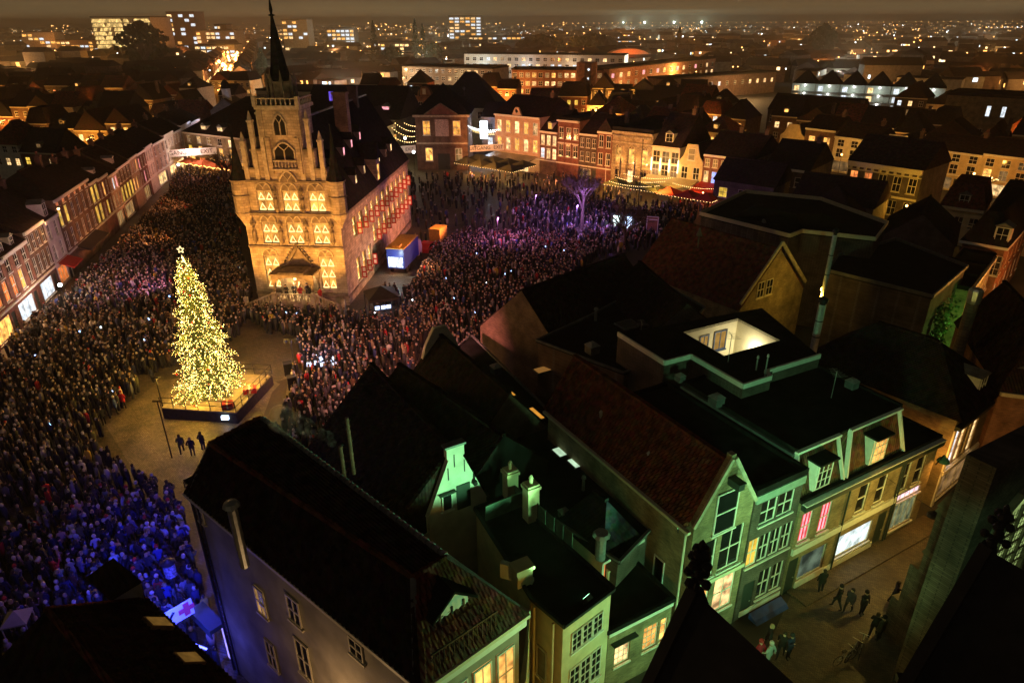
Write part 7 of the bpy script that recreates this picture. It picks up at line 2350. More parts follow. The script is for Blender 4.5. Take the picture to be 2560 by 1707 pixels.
tag(b.build('foliage', mat('ivy_leaf', (0.06, 0.13, 0.03), 0.5, scale=6, var=0.5), iv), kind='stuff')
lamp(iv, (3.2, -2.2, 3.0), 420, (0.35, 1.0, 0.15), radius=0.2)

mn = House('ornate_mansion', 'ornate brick mansion with ivory cornice and two orange blinds', (57.5, 117.8), (65.2, 108.9), 11, 9.0)
mn.grid([(5.0, 2.5, 'rr---')], 5, 1.35, tmat=TRIM_Y, bar=0.12); mn.grid([(1.2, 2.4, '--m--')], 5, 1.3, tmat=TRIM_Y)
mn.walls(BRICK_D); mn.roof('side', 3.8, TILE_D); mn.band(8.2, 0.8, 0.5, TRIM_Y); mn.band(4.0, 0.3, 0.2, TRIM_Y, 'string_course'); mn.band(7.6, 0.18, 0.2, TRIM_Y, 'string_course')
for k in range(10):
    b = MB(); b.box(0.4 + k * 1.2, -0.55, 7.8, 0.7 + k * 1.2, -0.003, 8.2); b.build('bracket', TRIM_Y, mn.root)
for (p0_, p1_, lab, lt) in (((63.9, 100.5), (68.3, 97.0), 'brick house with red mansard roof and ivory dormer beside the mansion', '-'), ((68.6, 96.6), (76.5, 90.0), 'ivory corniced house with pointed yellow dormer right of the mansion', 'm')):
    q = town_front('row_house', lab, p0_, p1_, 9, 5.6, PL_C, [(2.6, 1.7, '---')], 3, 1.2, 'mansard', 3.4, TILE_R if lt == '-' else TILE_D, corn=0.4, trim=TRIM_Y, chim=False)
    q.dormer(q.w * 0.5, 5.9, 1.2, 1.5, 0.2, 1.6, lt, m=TRIM_Y)
ll = thing('street_light', 'amber street light before the ornate mansion', 'street light', (61, 104, 0))
b = MB(); b.tube((0, 0, 0), (0, 0, 4.5), 0.05, n=6); b.build('post', IRON, ll)
b = MB(); b.ball((0, 0, 4.6), 0.18); b.build('globe', BULB_O, ll)
lamp(ll, (0, 0, 5.2), 1200, (1.0, 0.58, 0.10), radius=0.3)
lamp(ll, (9, -7, 5.0), 1100, (1.0, 0.6, 0.10), radius=0.3)
# second street: orange fronts with fairy light trees
SEC = [((62.5, 161.5), 6, 8.2, PL_C, 'cream bell gabled house in the orange street beyond the roofs', '--', True), (None, 7, 8.6, BRICK_B, 'brown house with four candlelit windows in the orange street', 'aa', False), (None, 9, 7.6, PL_W, 'white house with dark windows in the orange street', '---', False), (None, 8, 8.4, PL_W, 'white bell gabled house in the orange street', '--', True),
       (None, 12, 7.4, PL_C, 'wide cream house with small dormer in the orange street', '----', False), (None, 8, 7.8, PL_C, 'ivory fronted house under the street lamp in the orange street', 'am-', False), (None, 8.5, 8.2, BRICK_B, 'brown brick house with three white sash windows and lit floor in the orange street', 'www', False), (None, 8, 8.0, PL_O, 'orange plaster house with lit shop in the orange street', 'rr', False), (None, 8, 7.8, PL_O, 'orange plaster house with curved gable at the picture edge', '-r', True)]
dx2, dy2 = 0.62, -0.785
p = (62.5, 163.5)
for k, (_, wd_, h, wm, lab, lits, bg) in enumerate(SEC):
    q = (p[0] + dx2 * wd_, p[1] + dy2 * wd_)
    n_ = len(lits)
    town_front('street_house', lab, p, q, 9, h - (2 if bg else 0), wm, [(3.2, 1.9, lits)] + ([] if bg else [(5.5, 1.5, lits if k in (1, 6) else '-' * n_)]), n_, min(1.5, wd_ / n_ * 0.55), 'front' if bg else 'side', 2.6, TILE_D, gable=(lambda w, h: bell(w, h, 2.8)) if bg else None, shop='w' if k > 4 else 'm', trim=TRIM, corn=0 if bg else 0.35, group='houses in the orange street')
    p = (q[0] + 0.03, q[1])
for k in range(6):
    t = 6 + k * 12.5
    px = (62.5 + dx2 * t - 5.2, 163.5 + dy2 * t - 4.2)
    o = thing('street_light', 'sodium street light %s along the orange street' % ordw(k + 1), 'street light', (px[0], px[1], 0))
    b = MB(); b.tube((0, 0, 0), (0, 0, 5), 0.06, 0.04, 6); b.build('post', IRON, o)
    b = MB(); b.ball((0, 0, 5.1), 0.2); b.build('globe', BULB_O, o)
    lamp(o, (0, 0, 5.6), 900, (1.0, 0.5, 0.12) if k < 4 else (1.0, 0.30, 0.08), radius=0.3)
for k, t in enumerate((2, 30, 46, 62)):
    px = (62.5 + dx2 * t - 7.0, 163.5 + dy2 * t - 5.6)
    bare_tree('fairy_light_tree', 'small bare tree wound with warm fairy lights, %s along the orange street' % ordw(k + 1), px, 6.5, 0.6, 40 + k, depth=4, lights=90, group='fairy light trees')
for k, px in enumerate(((29.5, 186), (40, 177))):
    bare_tree('fairy_light_tree', 'fairy light tree between the rooftops, %s from the weigh house' % ordw(k + 1), px, 10.5, 0.55, 60 + k, depth=4, lights=110, group='fairy light trees')
ridge_house('tiled_house', 'low dark gabled house between the flat hall and the mansion', (47.5, 99), (43.5, 87), 4.0, 9.0, 5.6, BRICK_B, TILE_D)
ridge_house('tiled_house', 'dark gabled house left of the tall brick corner building', (57.5, 93), (51.0, 83), 4.2, 8.8, 5.4, BRICK_D, TILE_D)
PLACED = [((20, 60), 14), ((30, 75), 18), ((40, 62), 14), ((52, 78), 12), ((62, 113), 10), ((75, 100), 12)]
hid = [House('tile_barn', 'dark barn roof with wide eaves between the far houses and the mansion', (44, 106), (53, 98.5), 9, 5.6), House('tile_barn', 'black pitched roof left of the mansion', (35, 118), (43, 111.5), 9, 5.8)]
for q in hid:
    q.grid([(3.0, 1.7, 'y-w')], 3, 1.5); q.walls(BRICK_D); q.roof('side', 3.2, TILE_D)
lb3 = House('terrace_block', 'long brick terrace with slate roof and row of small windows beyond the orange street', (74.5, 207), (92.5, 190), 10, 7.0)
lb3.grid([(3.6, 2.0, '-m--k--m-')], 9, 1.3); lb3.walls(BRICK_D); lb3.roof('side', 4.0, TILE_D)
lamp(lb3.root, (27, -2, 5), 700, (1.0, 0.5, 0.1), radius=0.3)
pz = thing('zigzag_housing', 'housing block with row of pyramid roofs and cold white lit galleries', 'building', (104, 268, 0))
ex = (0.86, -0.51)
for k in range(6):
    o_ = (104 + ex[0] * 8.2 * k - 104, 268 + ex[1] * 8.2 * k - 268)
    b = MB(); b.box(0, 0, 0, 8.0, 9, 9.0); o = b.build('bay', PL_W, pz, (o_[0], o_[1], 0), math.atan2(ex[1], ex[0]))
    b = MB(); b.lathe([(5.9, 9.0), (0.3, 13.6)], 4, (4, 4.5), rot=math.pi / 4); b.build('pyramid_roof', SLATE, o)
    for z in (1.0, 3.8, 6.6):
        b = MB(); b.box(0.8, -0.12, z, 2.4, -0.06, z + 1.7); b.build('window', G_C if (k + int(z)) % 3 else G_W, o)
        b = MB(); b.box(0.2, -1.3, z - 0.35, 7.8, -0.003, z - 0.15); b.build('gallery', PL_G, o)
        b = MB(); b.ball((4.5, -0.4, z + 1.9), 0.22); b.build('gallery_lamp', BULB_W, o)
    lamp(o, (4, -2.5, 7.0), 170, (0.75, 1.0, 0.9), radius=0.3)
rbig = House('apartment_house', 'plain brown apartment house with two white lit windows at the right', (115, 190), (129, 178), 16, 12.3)
rbig.win(9.5, 7.6, 1.0, 2.6, 'c', nx=1, nz=1); rbig.win(12.8, 7.6, 1.0, 2.6, 'c', nx=1, nz=1); rbig.grid([(2.5, 2, '-----')], 5, 1.2)
rbig.grid([(2.0, 2.0, 'a-w-'), (5.0, 2, '-a-m'), (8.2, 2, 'w--a')], 4, 1.8, face=1)
rbig.walls(BRICK_Y); rbig.roof('flat', 0.5, BITU)

# ================================================================ apartment blocks beyond the weigh house


def block(name, label, p0, p1, depth, h, wall, rows, n, ww, roofm=None, lamps=None, cat='apartment block', bar=0.14):
    hs = House(name, label, p0, p1, depth, h, cat)
    hs.grid(rows, n, ww, bar=bar, sill=False)
    hs.walls(wall); hs.roof('flat', 0.5, roofm or BITU)
    if lamps:
        for (x, z, pw, c_) in lamps:
            lamp(hs.root, (x, -5, z), pw, c_, radius=0.5)
    return hs


def rl(n, p, chars='awwam', dark='-', seed=0):
    r_ = random.Random(seed)
    return ''.join(r_.choice(chars) if r_.random() < p else dark for _ in range(n))


block('apartment_block', 'long brick apartment block with warm lit windows behind the bright street', (0.5, 316), (39, 309), 14, 11.0, BRICK_O, [(1.4, 1.9, rl(14, .75, seed=1)), (4.6, 1.9, rl(14, .7, seed=2)), (7.9, 2.0, rl(14, .6, seed=3))], 14, 1.9, lamps=[(6, 6, 1700, (1.0, .5, .2)), (28, 6, 1700, (1.0, .5, .2))])
tb2 = thing('stair_tower', 'brick stair tower joining the apartment blocks', 'tower', (31.5, 303, 0))
b = MB(); b.lathe([(4.3, 0), (4.3, 14.5), (3.9, 14.7)], 10); b.build('shaft', BRICK_O, tb2)
for z in (5, 8.5, 12):
    b = MB(); b.ball((0.3, -4.1, z), 0.5); b.build('round_window', G_C, tb2)
block('gallery_flats', 'white gallery flats with long rows of cold lamps above the brick block', (-27, 430), (62, 402), 14, 12.5, PL_W, [(2.2, 1.9, rl(22, .45, 'cwc', seed=4)), (5.6, 1.9, rl(22, .6, 'cwa', seed=5)), (9.0, 1.9, rl(22, .3, 'cw', seed=6))], 22, 2.3, lamps=[(12, 7, 800, (.8, .95, 1.0)), (38, 7, 800, (.85, .95, 1.0)), (64, 7, 900, (1.0, .8, .6))])
block('gallery_flats', 'diagonal brown flats stepping away to the right with lit bays', (41.5, 308), (108, 388), 13, 11.5, BRICK_O, [(4.4, 2.0, rl(16, .4, seed=7)), (7.8, 2.0, rl(16, .6, 'wacp', seed=8))], 16, 2.4, lamps=[(10, 5, 2600, (1.0, .6, .3)), (40, 5, 2600, (1.0, .6, .3))])
block('gallery_flats', 'low terrace with small roof lights under the diagonal flats', (62, 292), (120, 330), 10, 8.6, BRICK_B, [(4.6, 1.8, rl(14, .35, 'wc', seed=17))], 14, 1.6)
block('school_building', 'grey school with pale window bands left of the bright street', (-52, 352), (-8, 330), 16, 10.5, PL_G, [(1.6, 1.8, rl(14, .25, 'wc', seed=9)), (4.8, 1.8, rl(14, .2, 'w', seed=10)), (8.0, 1.7, rl(14, .15, 'w', seed=11))], 14, 2.0, lamps=[(8, 6, 1200, (1, .8, .6)), (34, 6, 1200, (1, .8, .5))])
# distant offices
of = House('triangle_office', 'tall office block wrapped in a glowing lattice of triangles', (-389, 700), (-331, 694), 34, 33.5, 'office block')
of.walls(PL_G); of.roof('flat', 0.8, BITU)
GOFF = glow('office_glow', (1.0, 0.66, 0.22), 1.0, 0.6, 0.25, rnd=0.2)
rows_n, cols_n = 8, 17
tri = MB(); tri_s = of.w / cols_n
tme = {}
for nm, v in (('up', [(0.25, 0.35), (tri_s - 0.25, 0.35), (tri_s / 2, 3.3)]), ('down', [(0.25, 3.3), (tri_s / 2, 0.35), (tri_s - 0.25, 3.3)])):
    b = MB(); b.extr(v, -0.3, -0.1); tme[nm] = b.mesh('triangle_pane', GOFF)
for j in range(rows_n):
    for i in range(cols_n):
        if random.random() < 0.07: continue
        inst('triangle_pane', tme['up'], of.root, (i * tri_s, 0, 3.4 + 3.65 * j))
        if i < cols_n - 1 and random.random() < 0.9:
            inst('triangle_pane', tme['down'], of.root, ((i + 0.5) * tri_s, 0, 3.4 + 3.65 * j))
OFFICES = [((-334, 735), (-306, 733), 20, 38, 9, 5, 0.35, 'dark tower with scattered lit floors beside the triangle office'), ((-296, 705), (-258, 700), 20, 22, 6, 8, 0.75, 'stepped office with long bright window rows left of the spire'), ((-282, 716), (-270, 715), 12, 27, 8, 4, 0.3, 'narrow rooftop block above the stepped office'),
           ((-214, 705), (-190, 703), 16, 31, 9, 5, 0.22, 'dark residential tower with lit stair right of the spire'), ((-186, 760), (-158, 757), 14, 23, 6, 6, 0.8, 'bright office slab with lit upper floors'), ((-470, 720), (-440, 722), 18, 21, 6, 6, 0.3, 'grey residential tower at the far left'), ((-440, 722), (-400, 722), 14, 14, 4, 9, 0.5, 'low lit flats beside the grey tower'),
           ((-112, 640), (-70, 634), 14, 13, 4, 10, 0.5, 'low office with lit strips between the conifers and the spire'), ((-62, 900), (30, 900), 16, 12, 3, 16, 0.6, 'long lit slab on the horizon behind the conifers'), ((-76, 930), (-36, 930), 18, 34, 9, 6, 0.6, 'tall flats with many lit windows on the horizon'), ((88, 760), (132, 765), 14, 11, 3, 12, 0.85, 'white lit factory windows on the horizon'), ((-255, 600), (-222, 598), 14, 13, 4, 7, 0.6, 'glowing low offices along the red lit street'), ((-560, 860), (-500, 850), 16, 16, 4, 10, 0.3, 'pale slab at the left edge of the skyline')]
for k, (p0_, p1_, dep, h, nr, nc, pr, lab) in enumerate(OFFICES):
    hs = House('distant_building', lab, p0_, p1_, dep, h, 'building')
    b = MB(); b.box(0, 0, 0, hs.w, dep, h); b.build('wall', PL_G if k % 2 else BRICK_D, hs.root)
    b = MB(); b.box(-0.3, -0.3, h, hs.w + 0.3, dep + 0.3, h + 0.5); b.build('roof', BITU, hs.root)
    r_ = random.Random(k)
    cw_2, rh_2 = hs.w / nc, (h - 2) / nr
    for m_ in (G_W, G_A, G_C):
        b = MB()
        for j in range(nr):
            for i in range(nc):
                if r_.random() < pr / 2.2:
                    b.box(cw_2 * (i + 0.12), -0.15, 1.6 + rh_2 * j, cw_2 * (i + 0.88), -0.05, 1.6 + rh_2 * (j + 0.6))
        if b.v: tag(b.build('lit_windows', m_, hs.root), kind='stuff')

# ================================================================ streets of houses, generated row by row
HCOUNT = 0
WALLS = [(BRICK_D, 'dark brick'), (BRICK_B, 'brown brick'), (BRICK_R, 'red brick'), (PL_W, 'white'), (PL_C, 'cream'), (BRICK_Y, 'yellow brick')]
KEEP = []   # (x, y, r) kept free
for o in list(bpy.data.objects):
    if o.parent is None and o.get('category') and o.type == 'EMPTY' and o['category'] in ('house', 'building', 'apartment block', 'town hall', 'office block', 'tower'):
        xs_, ys_ = [], []
        for c in o.children:
            if c.type == 'MESH' and c.name.startswith(('wall', 'bay', 'shaft')):
                M_ = Matrix.Translation(o.location) @ Matrix.Rotation(o.rotation_euler[2], 4, 'Z') @ Matrix.Translation(c.location) @ Matrix.Rotation(c.rotation_euler[2], 4, 'Z')
                for v in c.bound_box:
                    q = M_ @ Vector(v); xs_.append(q.x); ys_.append(q.y)
        if xs_:
            KEEP.append((min(xs_), max(xs_), min(ys_), max(ys_)))


SA, SB = (-145.63, 362.69), (-316.70, 885.68)


def axis_d(x, y):
    dx, dy = SB[0] - SA[0], SB[1] - SA[1]
    L_ = math.hypot(dx, dy)
    t = ((x - SA[0]) * dx + (y - SA[1]) * dy) / L_
    return t, ((x - SA[0]) * dy - (y - SA[1]) * dx) / L_, L_


def free(x, y, m=4.0):
    t_, d_, L_ = axis_d(x, y)
    if -60 < t_ < L_ + 20 and abs(d_) < 20: return False
    if any(a - m < x < b_ + m and c - m < y < d + m for a, b_, c, d in KEEP):
        return False
    return True


def house_row(p, ang_, n, seed, street, lamp_col=(1.0, 0.46, 0.11), lamp_pw=2600, litp=0.55, hmin=6.0, hmax=9.0):
    """n houses in a row from p, with a street lamp now and then"""
    global HCOUNT
    r_ = random.Random(seed)
    dx, dy = math.cos(ang_), math.sin(ang_)
    k = 0
    for i in range(n):
        wd_ = r_.uniform(5.5, 9.5)
        q = (p[0] + dx * wd_, p[1] + dy * wd_)
        mid = ((p[0] + q[0]) / 2 - dy * 4.5, (p[1] + q[1]) / 2 + dx * 4.5)
        px_ = mid[0] / mid[1]
        ok = free(*mid, 6.0) and -0.80 < px_ < 0.80 and r_.random() < 0.94
        h = r_.uniform(hmin, hmax)
        wm, wn_ = r_.choice(WALLS)
        rf = r_.choice(['side', 'side', 'front', 'hip', 'mansard'])
        rows = []
        nwin = max(2, int(wd_ / 2.3))
        for z in (3.3, 5.9):
            if z + 1.7 < h:
                rows.append((z, 1.6, ''.join(r_.choice('aawwymcr') if r_.random() < litp else '-' for _ in range(nwin))))
        if h < 7.6: rows = [(h - 2.6, 1.6, ''.join(r_.choice('aawym') if r_.random() < litp else '-' for _ in range(nwin)))]
        lmp = r_.random() < 0.5
        rh_ = r_.uniform(2.8, 4.6)
        dd = r_.random()
        if ok and HCOUNT < 262:
            k += 1; HCOUNT += 1
            nl = sum(c not in '-x' for _, _, s_ in rows for c in s_)
            hs = House('town_house', '%s house with %s, %s in %s' % (wn_, ['dark windows', 'one lit window', 'two lit windows', 'several lit windows'][min(nl, 3)], ordw(k), street), p, q, r_.uniform(8.5, 11), h, 'house', 'houses in ' + street)
            hs.grid(rows, nwin, min(1.25, wd_ / nwin * 0.5), bar=0.11, sill=False)
            hs.walls(wm)
            hs.roof(rf, rh_, r_.choice([TILE_D, TILE_D, TILE_R, SLATE]), over=0.2, inset=1.2 if rf == 'mansard' else 0)
            hs.band(h - 0.3, 0.28, 0.22, TRIM_Y)
            if dd < 0.3:
                hs.dormer(wd_ / 2, h + 0.5, 1.0, 1.1, 0.8, 1.8, r_.choice('a-m'), m=r_.choice([TRIM, TRIM_Y, PL_P]))
            if dd > 0.6: hs.chimney(wd_ * 0.8, 5, h, rh_ + 0.8, pots=0)
            if lmp:
                b = MB(); b.ball((wd_ / 2, -2.0, 4.6), 0.2); b.bar((wd_ / 2, -2.0, 4.8), (wd_ / 2, -0.05, 5.0), 0.05, 0.05)
                o = b.build('bracket_lamp', BULB_O, hs.root)
                lamp(o, (wd_ / 2, -2.6, 4.4), lamp_pw, lamp_col, radius=0.3)
        p = q


ar = math.atan2(RDir[1], RDir[0])
for k, (d_, u0_, n_) in enumerate(((17, 14, 6), (37, 4, 12), (58, -6, 16), (79, 6, 18), (102, 40, 16), (128, 55, 16), (158, 80, 14))):
    house_row(RR(u0_, d_), ar, n_, 100 + k, 'the %s street behind the far side' % ordw(k + 1))
for k, (x, y, n_) in enumerate(((-120, 176, 5), (-150, 208, 9), (-176, 240, 11), (-205, 278, 14), (-235, 322, 17), (-110, 148, 4))):
    house_row((x, y), -0.12 - 0.05 * (k % 3), n_, 200 + k, 'the %s row beyond the left houses' % ordw(k + 1), litp=0.4, lamp_pw=1400)
for k, (x, y, n_) in enumerate(((-64, 212, 5), (-60, 290, 9), (6, 232, 6), (16, 262, 7))):
    house_row((x, y), -0.22, n_, 300 + k, 'the %s row behind the weigh house' % ordw(k + 1), litp=0.3)

# ================================================================ everything farther: one mass of roofs and its lights
r_ = random.Random(5)
wb_, rb_, l1, l2, l3, l4 = MB(), MB(), MB(), MB(), MB(), MB()
nh = 0
sdx, sdy, sL = (SB[0] - SA[0]), (SB[1] - SA[1]), axis_d(0, 0)[2]
sdx, sdy = sdx / sL, sdy / sL
for k in range(int(sL / 11)):
    for sg in (-1, 1):
        u0_, h = 11.0 * k, r_.uniform(6.5, 9.5)
        q0 = (SA[0] + sdx * u0_ + sdy * sg * 6.5, SA[1] + sdy * u0_ - sdx * sg * 6.5)
        q1 = (q0[0] + sdx * 10.9, q0[1] + sdy * 10.9); ox, oy = sdy * sg * 9, -sdx * sg * 9
        wb_.prism([q0, q1, (q1[0] + ox, q1[1] + oy), (q0[0] + ox, q0[1] + oy)], 0, h, mi=r_.randrange(3))
        m0 = ((q0[0] + q0[0] + ox) / 2, (q0[1] + q0[1] + oy) / 2); m1 = ((q1[0] + q1[0] + ox) / 2, (q1[1] + q1[1] + oy) / 2)
        rb_.add([(*q0, h), (*q1, h), (q1[0] + ox, q1[1] + oy, h), (q0[0] + ox, q0[1] + oy, h), (*m0, h + 3), (*m1, h + 3)], [(0, 1, 5, 4), (2, 3, 4, 5), (0, 4, 3), (1, 2, 5), (3, 2, 1, 0)])
        for i in range(3):
            if r_.random() < 0.7:
                a0 = (q0[0] + sdx * (1.2 + 3.3 * i) - sdy * sg * 0.06, q0[1] + sdy * (1.2 + 3.3 * i) + sdx * sg * 0.06); z = r_.choice([0.8, 0.8, 4.0])
                r_.choice([l1, l2]).add([(*a0, z), (a0[0] + sdx * 1.9, a0[1] + sdy * 1.9, z), (a0[0] + sdx * 1.9, a0[1] + sdy * 1.9, z + 1.9), (*a0, z + 1.9)], [(0, 1, 2, 3)])
while nh < 2300:
    y = 300 + 2600 * r_.random() ** 1.7
    x = r_.uniform(-0.82, 0.82) * y
    if not free(x, y, 14) or (y < 330 and abs(x) < 150): continue
    nh += 1
    a_ = r_.choice([-0.6, -0.2, 0.1, 0.9]) + r_.uniform(-0.1, 0.1)
    w_, d_, h = r_.uniform(8, 26), r_.uniform(8, 11), r_.uniform(4.5, 8.5) * (1.0 if r_.random() < 0.95 else 1.6)
    c, s_ = math.cos(a_), math.sin(a_)

    def T(px, py, pz): return (x + px * c - py * s_, y + px * s_ + py * c, pz)
    base = [T(0, 0, 0)[:2], T(w_, 0, 0)[:2], T(w_, d_, 0)[:2], T(0, d_, 0)[:2]]
    wb_.prism(base, 0, h, mi=r_.randrange(3))
    if r_.random() < 0.7:
        rh = r_.uniform(2.2, 3.6)
        rb_.add([T(-.2, -.2, h), T(w_ + .2, -.2, h), T(w_ + .2, d_ + .2, h), T(-.2, d_ + .2, h), T(-.2, d_ / 2, h + rh), T(w_ + .2, d_ / 2, h + rh)], [(0, 1, 5, 4), (2, 3, 4, 5), (0, 4, 3), (1, 2, 5), (3, 2, 1, 0)])
    else:
        rb_.prism([T(-.2, -.2, 0)[:2], T(w_ + .2, -.2, 0)[:2], T(w_ + .2, d_ + .2, 0)[:2], T(-.2, d_ + .2, 0)[:2]], h, h + 0.3)
    if r_.random() < 0.85:
        for _ in range(r_.randrange(1, 8)):
            u = r_.uniform(0.5, w_ - 2); z = r_.choice([1.2, 1.2, 4.0, 6.4])
            if z + 1.5 > h: z = max(0.8, h - 2)
            bb = r_.choice([l1, l1, l2, l2, l3])
            ww = r_.uniform(0.9, 2.0)
            v = [T(u, -0.1, z), T(u + ww, -0.1, z), T(u + ww, -0.1, z + 1.5), T(u, -0.1, z + 1.5), T(u, -0.02, z), T(u + ww, -0.02, z), T(u + ww, -0.02, z + 1.5), T(u, -0.02, z + 1.5)]
            bb.add(v, [(0, 1, 2, 3), (3, 2, 6, 7), (0, 3, 7, 4), (1, 5, 6, 2)])
tag(wb_.build('distant_houses', [BRICK_D, BRICK_B, PL_G]), 'mass of low distant houses across the town', 'town', None, 'stuff')
tag(rb_.build('distant_roofs', TILE_D), 'mass of dark distant roofs across the town', 'roofs', None, 'stuff')
for bb, m_, nm in ((l1, glow('far_amber_rooms', (1.0, 0.46, 0.10), 3.0), 'amber'), (l2, glow('far_white_rooms', (1.0, 0.64, 0.28), 3.0), 'white'), (l3, glow('far_cold_rooms', (0.8, 0.95, 1.0), 2.4), 'cold')):
    tag(bb.build('distant_windows', m_), 'scattered far %s lit windows across the town' % nm, 'windows', None, 'stuff')
# far street lamps: single lamps along streets, a long lit road on the horizon, sports field lights
so_, sw_ = MB(), MB()
for k in range(120):
    y0 = 300 + 2300 * r_.random() ** 1.5; x0 = r_.uniform(-0.8, 0.8) * y0
    a_ = r_.uniform(-0.7, 0.7); n_ = r_.randrange(3, 9)
    for i in range(n_):
        x, y = x0 + math.cos(a_) * 32 * i, y0 + math.sin(a_) * 32 * i
        if y < 260 or abs(x) > 0.8 * y: continue
        (so_ if r_.random() < 0.75 else sw_).oct((x, y, 7 + r_.uniform(-1, 1)), 0.0006 * y * r_.uniform(0.5, 1.0) + 0.12)
for i in range(95):
    t = i / 94
    x = 150 + 2500 * t; y = 3100 - 350 * t
    so_.oct((x + r_.uniform(-6, 6), y, 12), r_.uniform(0.7, 1.7))
for i in range(60):
    x = -1500 + 1700 * r_.random(); so_.oct((x, 2500 + r_.uniform(-200, 300), r_.uniform(8, 20)), r_.uniform(0.8, 1.9))
for i in range(60):   # the red lit street running away beside the spire
    t = i / 60
    (so_).oct((SA[0] + sdx * sL * t + r_.uniform(-6, 6), SA[1] + sdy * sL * t, r_.uniform(4, 9)), r_.uniform(0.5, 1.3))
ds_o = so_.build('distant_street_lamps', BULB_O)
for i in range(11):  # fill lamps added along the red street to light its house fronts
    t = (i + 0.3) / 11
    lamp(ds_o, (SA[0] + sdx * sL * t, SA[1] + sdy * sL * t, 6.5), 5000 + 9000 * t, (1.0, 0.36, 0.14), radius=0.6, name='town_fill_lamp')
for i in range(110):  # fill lamps added among the far houses to light their walls
    y = 290 + 1100 * r_.random() ** 1.5; x = r_.uniform(-0.75, 0.75) * y
    lamp(ds_o, (x, y, 8.5), 8000 + 18.0 * y, r_.choice([(1.0, 0.5, 0.14), (1.0, 0.55, 0.2), (1.0, 0.62, 0.3), (1.0, 0.4, 0.12), (0.9, 1.0, 0.85)]), radius=0.6, name='town_fill_lamp')
tag(ds_o, 'far sodium street lamps dotted across the town', 'street lamps', None, 'stuff')
tag(sw_.build('distant_street_lamps', BULB_W), 'far white street lamps dotted across the town', 'street lamps', None, 'stuff')
for k, (x, y) in enumerate(((330, 1850), (400, 1840), (470, 1850), (285, 1900))):
    o = thing('floodlight_mast', 'white sports field floodlight mast on the horizon, %s in the line' % ordw(k + 1), 'floodlight mast', (x, y, 0), 0, 'sports field masts')
    b = MB(); b.tube((0, 0, 0), (0, 0, 20), 0.4, 0.25, 6); b.build('mast', IRON, o)
    b = MB(); b.ball((0, -0.5, 20.5), 2.3 if k < 3 else 1.4, nu=8, nv=6); b.build('lamp_head', glow('stadium_light', (0.8, 1.0, 0.92), 16), o)
    lamp(o, (0, -4, 22), 260000, (0.75, 1.0, 0.9), radius=2)
red = thing('red_canopy_hall', 'small round roofed hall glowing red on the skyline', 'building', (77, 480, 0))
b = MB(); b.extr([(-14, 0), (14, 0), (14, 8)] + [(14 * math.cos(t), 8 + 5 * math.sin(t)) for t in np.linspace(0.1, math.pi - 0.1, 9)] + [(-14, 8)], 0, 12); b.build('hall', PL_O, red)
b = MB()
for i in range(30):
    b.oct((-20 + 42 * i / 29, -1.0, 8 + r_.uniform(-0.4, 0.4)), 0.4)
tag(b.build('light_garland', BULB_O, red), kind='stuff')
lamp(red, (0, -8, 10), 4200, (1.0, 0.3, 0.12), radius=0.6)

# ---- dark trees between the roofs


def leafy_tree(p, h, rad, seed, label, conifer=False):
    rr_ = random.Random(seed)
    o = thing('conifer' if conifer else 'dark_tree', label, 'tree', (p[0], p[1], 0))
    b = MB(); b.tube((0, 0, 0), (0, 0, h * 0.6), rad * 0.09 + 0.12, 0.08, 6); b.build('trunk', MATS['bark'], o)
    b = MB()
    for i in range(520):
        if conifer:
            t = rr_.random() ** 0.8; z = h * (0.08 + 0.92 * t); rr2 = rad * (1 - t) ** 0.8 * rr_.uniform(0.35, 1.05) + 0.1
        else:
            t = rr_.random(); z = h * (0.25 + 0.75 * t); rr2 = rad * math.sqrt(max(0.02, 1 - (2 * t - 0.9) ** 2)) * rr_.random() ** 0.5
        an_ = rr_.uniform(0, 6.283)
        c = Vector((rr2 * math.cos(an_), rr2 * math.sin(an_), z))
        for _ in range(3):
            a_ = Vector((rr_.uniform(-1, 1), rr_.uniform(-1, 1), rr_.uniform(-1, 1))).normalized(); e_2 = a_.cross(Vector((rr_.random(), rr_.random(), 0.3))).normalized(); s_ = rad * rr_.uniform(0.05, 0.13)
            b.add([c - a_ * s_, c + e_2 * s_, c + a_ * s_, c - e_2 * s_], [(0, 1, 2, 3)])
    tag(b.build('crown', mat('dark_foliage', (0.03, 0.04, 0.02), 0.8, var=0.4), o), kind='stuff')


for k, (p, h, rad, con, lab) in enumerate((((-86, 470), 30, 4.5, True, 'tall dark conifer on the skyline left of the bright street'), ((-61, 480), 31, 4.0, True, 'pair conifer nearer the weigh house on the skyline'), ((-57, 486), 28, 4.0, True, 'second of the pair conifers on the skyline'), ((-50, 478), 18, 6, False, 'round dark tree beside the conifers'), ((-75, 470), 16, 7, False, 'bushy dark tree between the conifers'), ((-135, 400), 17, 5, True, 'small conifer near the dark hall'),
                                           ((-232, 470), 30, 16, False, 'big dark tree before the triangle office'), ((-165, 330), 13, 8, False, 'dark tree right of the arched houses'), ((235, 560), 26, 10, False, 'dark tree group on the right skyline'), ((140, 620), 24, 5, True, 'lone poplar like tree on the skyline'), ((-150, 190), 11, 6, False, 'dark tree in the left yards'), ((-118, 205), 10, 5, False, 'dark tree behind the left roofs'), ((25, 620), 18, 20, False, 'broad dark park trees on the skyline'), ((70, 640), 18, 22, False, 'broad dark park trees right of the others'))):
    leafy_tree(p, h, rad, 70 + k, lab, con)
bare_tree('bare_tree', 'tall bare tree before the triangle office', (-225, 455), 26, 0.55, 21, depth=4)

